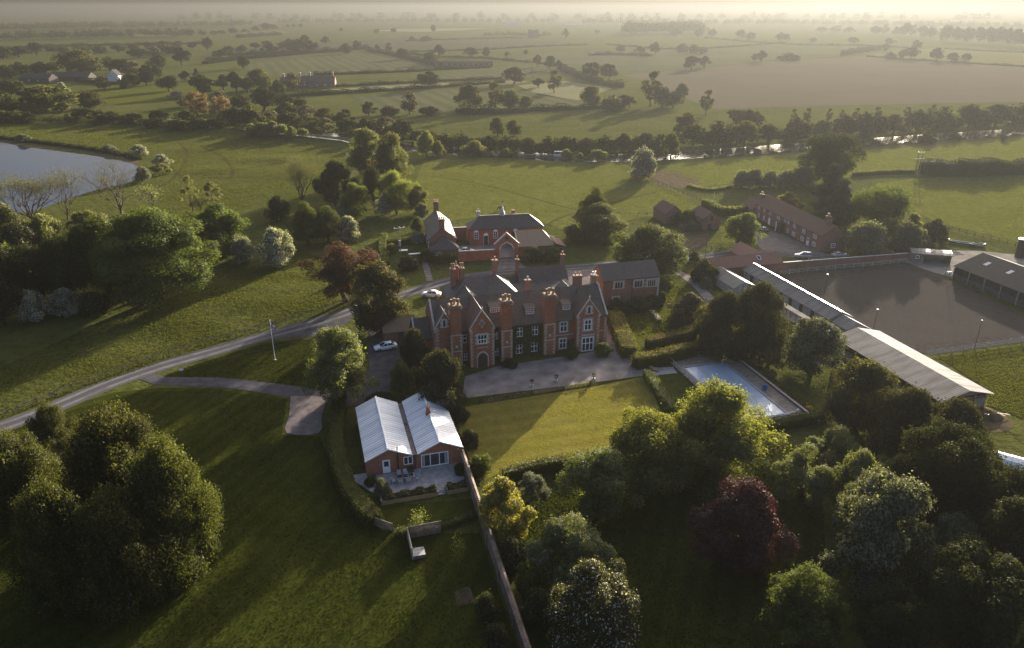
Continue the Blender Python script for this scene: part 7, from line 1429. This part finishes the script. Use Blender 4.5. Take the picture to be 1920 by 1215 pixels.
# hedges between the far fields
FH = dict(mats=('far', 'far'), leaf=.8, dens=1.8, rough=.25, hv=.3)
for i, (lab, pts, w, h) in enumerate((
 ('thick dark hedge along the upper side of the large green field', ((385, 120), (450, 112), (520, 106), (600, 99), (690, 92)), 8, 5), ('hedge running down the right side of the large green field', ((690, 95), (740, 104), (800, 118), (835, 128)), 6, 4),
 ('long hedge under the large green field', ((590, 141), (680, 138), (780, 134), (840, 130), (920, 127)), 4, 2.5), ('hedge along the lower side of the pale track', ((685, 173), (780, 167), (880, 160), (945, 155)), 4, 2.8),
 ('hedge along the upper side of the pale track', ((630, 163), (720, 158), (820, 153), (940, 148)), 3, 2), ('hedge from the pale track to the ruined farm', ((520, 182), (600, 178), (690, 172)), 5, 3),
 ('dark hedge beside the tall pointed oak', ((1050, 128), (1080, 142), (1120, 156), (1165, 164)), 6, 4), ('hedge across the field in front of the copse', ((985, 208), (1040, 207), (1100, 204), (1170, 200)), 4, 3),
 ('hedge along the bottom of the river meadow', ((860, 214), (920, 213), (985, 210)), 6, 4), ('hedge between the twin oaks and the long shed', ((760, 99), (820, 107), (900, 109), (1000, 118), (1060, 124)), 3, 2),
 ('thin hedge across the misty middle fields', ((770, 97), (900, 94), (1000, 88), (1100, 84)), 3, 2), ('thin misty hedge behind the oak pair', ((1140, 84), (1250, 92), (1330, 91), (1440, 83), (1470, 80)), 3, 2),
 ('hedge of bushes at the left end of the misty field', ((1105, 104), (1150, 103), (1220, 105)), 6, 3.5), ('thin hedge above the clump of small oaks', ((760, 77), (860, 74), (980, 71)), 3, 2),
 ('misty hedge line right of the plantation', ((1320, 71), (1400, 78), (1500, 84), (1620, 86), (1700, 90)), 3, 2), ('scrubby hedge left of the yellow field', ((1580, 104), (1610, 98), (1648, 93)), 8, 5),
 ('hedge along the lower edge of the yellow field', ((1625, 106), (1700, 112), (1800, 118), (1930, 126)), 3, 1.6), ('thin line hedge in the upper yellow field', ((1770, 92), (1850, 96), (1960, 100)), 3, 1.8),
 ('dark hedge below the hamlet', ((110, 146), (200, 158), (280, 152)), 5, 3), ('hedge across the left far field', ((60, 88), (160, 86), (280, 84), (380, 82)), 5, 3.5),
 ('hedge in front of the wide oak', ((400, 105), (500, 101), (570, 98)), 6, 4), ('dark copse hedge in the far left field', ((447, 71), (490, 68), (525, 66)), 12, 6))):
    hedge(lab, gp(*pts), w, h, group='far field hedges', seed=30+i, **FH)
# distant woods that read as one mass
def wood(label, pts, depth, h, n, seed=1, mats=('far', 'far_olive'), kind='stuff', cat='wood', step=9):
    rng = np.random.default_rng(seed); P = smooth_line(gp(*pts), step); B = []
    for x, y in P:
        for k in range(max(1, int(depth/step/1.3))): B.append((x+rng.normal(0, 2), y+rng.uniform(0, depth), rng.uniform(.45, .75)*h*.75, h*rng.uniform(.7, 1.1)))
    return thicket(label, 'distant_wood', cat, B, list(mats), n, h*.12, kind)
wood('long flat topped plantation in the misty fields', ((1186, 67), (1215, 65), (1260, 65), (1322, 64)), 110, 27, 18000, 1, kind=None)
wood('hazy wood on the horizon behind the plantation', ((1100, 46), (1200, 47), (1330, 48), (1480, 48)), 160, 24, 12000, 2, step=30)
wood('hazy wood on the horizon above the far right rows', ((1500, 48), (1640, 50), (1800, 54), (1990, 58)), 200, 22, 12000, 3, step=26)
wood('hazy wood along the left horizon', ((-60, 62), (100, 58), (260, 55), (430, 52)), 300, 22, 16000, 4, step=26)
wood('dark wood strip in the far left fields', ((-40, 78), (80, 76), (180, 73), (330, 70)), 160, 17, 16000, 5, step=16)
wood('hazy wood strip in the middle of the horizon', ((520, 46), (640, 45), (760, 44), (900, 45), (1040, 44)), 200, 22, 12000, 6, step=34)
wood('faintest line of woods at the horizon', ((300, 41), (700, 40), (1000, 40.5), (1400, 41), (1900, 42)), 500, 40, 9000, 7, step=120)
wood('misty tree belt round the far farmhouse', ((912, 70), (950, 69), (1000, 71), (1028, 71)), 40, 12, 3500, 8, kind=None)
wood('bushy left edge of the far left fields', ((-50, 98), (60, 96), (160, 98)), 40, 9, 5000, 9)
def scrub(label, pts, depth, h, n, seed, step=5):
    rng = np.random.default_rng(seed); B = []
    for x, y in smooth_line(gp(*pts), step): B += [(x+rng.normal(0, 2), y+rng.uniform(0, depth), rng.uniform(1.6, 4.2), h*rng.uniform(.35, 1.25)) for _ in range(2)]
    return thicket(label, 'riverside_scrub', 'scrub', B, ['far_olive', 'far'], n, .55, 'stuff', second=.5)
scrub('tangled scrub along the far river bank behind the horse pasture', ((440, 240), (560, 252), (700, 264), (800, 273), (900, 282), (1000, 287), (1100, 290), (1240, 287)), 14, 5.5, 26000, 21)
scrub('tangled misty scrub along the far bank of the glinting river', ((1290, 280), (1400, 274), (1500, 266), (1600, 259), (1700, 252), (1800, 245), (1920, 238), (2000, 233)), 16, 7, 24000, 22)
scrub('dark scrub along the river below the hamlet', ((-40, 232), (100, 234), (220, 236), (330, 246), (440, 250)), 10, 4.5, 14000, 23)
# houses and sheds far away
def far_house(label, px, py, w, d, ze, zr, rz, wm, rm, axis='x', chim=(), win=(), name='house', cat='house', group=None):
    x, y = G(px, py); e = empty(name, x, y, 0, R(rz), label, cat, group); b = MB(); walls(b, -w/2, w/2, 0, d, ze, zr, axis); b.build('wall', MT[wm], e); b = MB(); roof(b, -w/2, w/2, 0, d, ze, zr, axis, .3, .05); b.build('roof', MT[rm], e)
    for cx, cy in chim: b = MB(); b.box(cx-.7, cx+.7, cy-.6, cy+.6, ze, zr+2.6); c = b.build('chimney', MT['brick_dull'], e); b = MB(); b.box(cx-.85, cx+.85, cy-.75, cy+.75, zr+2.6, zr+2.9); b.build('chimney_cap', MT['stone'], c)
    for wx, wz in win: window(e, wx, 0, wz, 1.3, 1.4, 2, 2, bar=.15)
    return e
far_house('white gabled cottage in the dark hamlet', 213, 153, 9, 12, 5.4, 10, 8, 'cream', 'slate_flat', 'y', win=((-1.5, 4.6), (2, 1)))
far_house('long blue roofed barn in the hamlet left of the white cottage', 130, 152, 38, 12, 4, 7.5, -6, 'dark_wood', 'slate_flat', name='barn', cat='barn'); far_house('dark roofed farm building at the left of the hamlet', 65, 156, 30, 12, 4, 8, -10, 'dark_wood', 'slate_flat', name='barn', cat='barn', win=((-5, 1.5), (4, 1.5)))
far_house('long brick farmhouse with three chimneys behind the brown tree', 590, 164, 34, 9, 4.5, 9, 4, 'brick_dull', 'slate_brown', chim=((-12, 4.5), (-4, 4.5), (15, 4.5)), win=((-8, 1.4), (2, 1.4), (9, 1.4), (-8, 3.6)))
far_house('low brick outbuilding left of the long farmhouse', 545, 160, 18, 8, 3.4, 6.5, 4, 'brick_dull', 'slate_brown', chim=((-6, 4),))
far_house('long dark poultry shed beside the overlapping oaks', 868, 125, 68, 12, 3.2, 5.6, 2, 'dark_wood', 'dark_sheet', name='shed', cat='shed', win=tuple((-30+i*6, 1.4) for i in range(11)))
far_house('farmhouse in the misty tree belt', 1000, 71, 24, 14, 9, 16, 0, 'brick_dull', 'slate', chim=((-9, 7), (9, 7))); far_house('hazy low barn in the field right of the farmhouse belt', 1075, 51, 60, 20, 7, 11, 0, 'cream', 'lead', name='barn', cat='barn')
far_house('white far house at the right horizon', 1750, 56, 26, 10, 7, 11, 0, 'white', 'slate'); far_house('hazy pale barn in the far fields above the pale strip', 960, 47, 80, 25, 9, 15, 0, 'cream', 'lead', name='barn', cat='barn')
def pylon(label, px, py, h=46):
    x, y = G(px, py); e = empty('pylon', x, y, 0, 0, label, 'pylon', 'pylons on the horizon')
    for sx in (-1, 1):
        for sy in (-1, 1): b = MB(); b.tube([(sx*4, sy*4, 0), (sx*1.2, sy*1.2, h*.6), (sx*.3, sy*.3, h)], .35, 4); b.build('leg', MT['lead'], e)
    for z, w in ((.62, 8), (.76, 9.5), (.9, 7)): b = MB(); b.beam((-w, 0, h*z), (w, 0, h*z), .5, .5); b.build('crossarm', MT['lead'], e)
for px, lab in ((1097, 'pylon on the horizon left of the plantation'), (1024, 'faint pylon on the horizon above the misty farmhouse'), (1160, 'pylon standing just left of the plantation end'), (940, 'leftmost faint pylon on the horizon')): pylon(lab, px, 47)
# ------------------------------------------------------------------ the hazy air
hz = MB(); hz.box(-27000, 27000, -300, 43000, -1.0, CAM_H+25.0)
hm = bpy.data.materials.new('haze_air'); hm.use_nodes = True; hn = hm.node_tree
for n_ in list(hn.nodes): hn.nodes.remove(n_)
ho = hn.nodes.new('ShaderNodeOutputMaterial'); hv_ = hn.nodes.new('ShaderNodeVolumePrincipled')
hv_.inputs['Color'].default_value = HAZE_COLOR+(1,); hv_.inputs['Density'].default_value = HAZE_DENSITY; hv_.inputs['Anisotropy'].default_value = HAZE_G
hn.links.new(hv_.outputs[0], ho.inputs['Volume'])
tag(hz.build('haze', hm), kind='stuff')
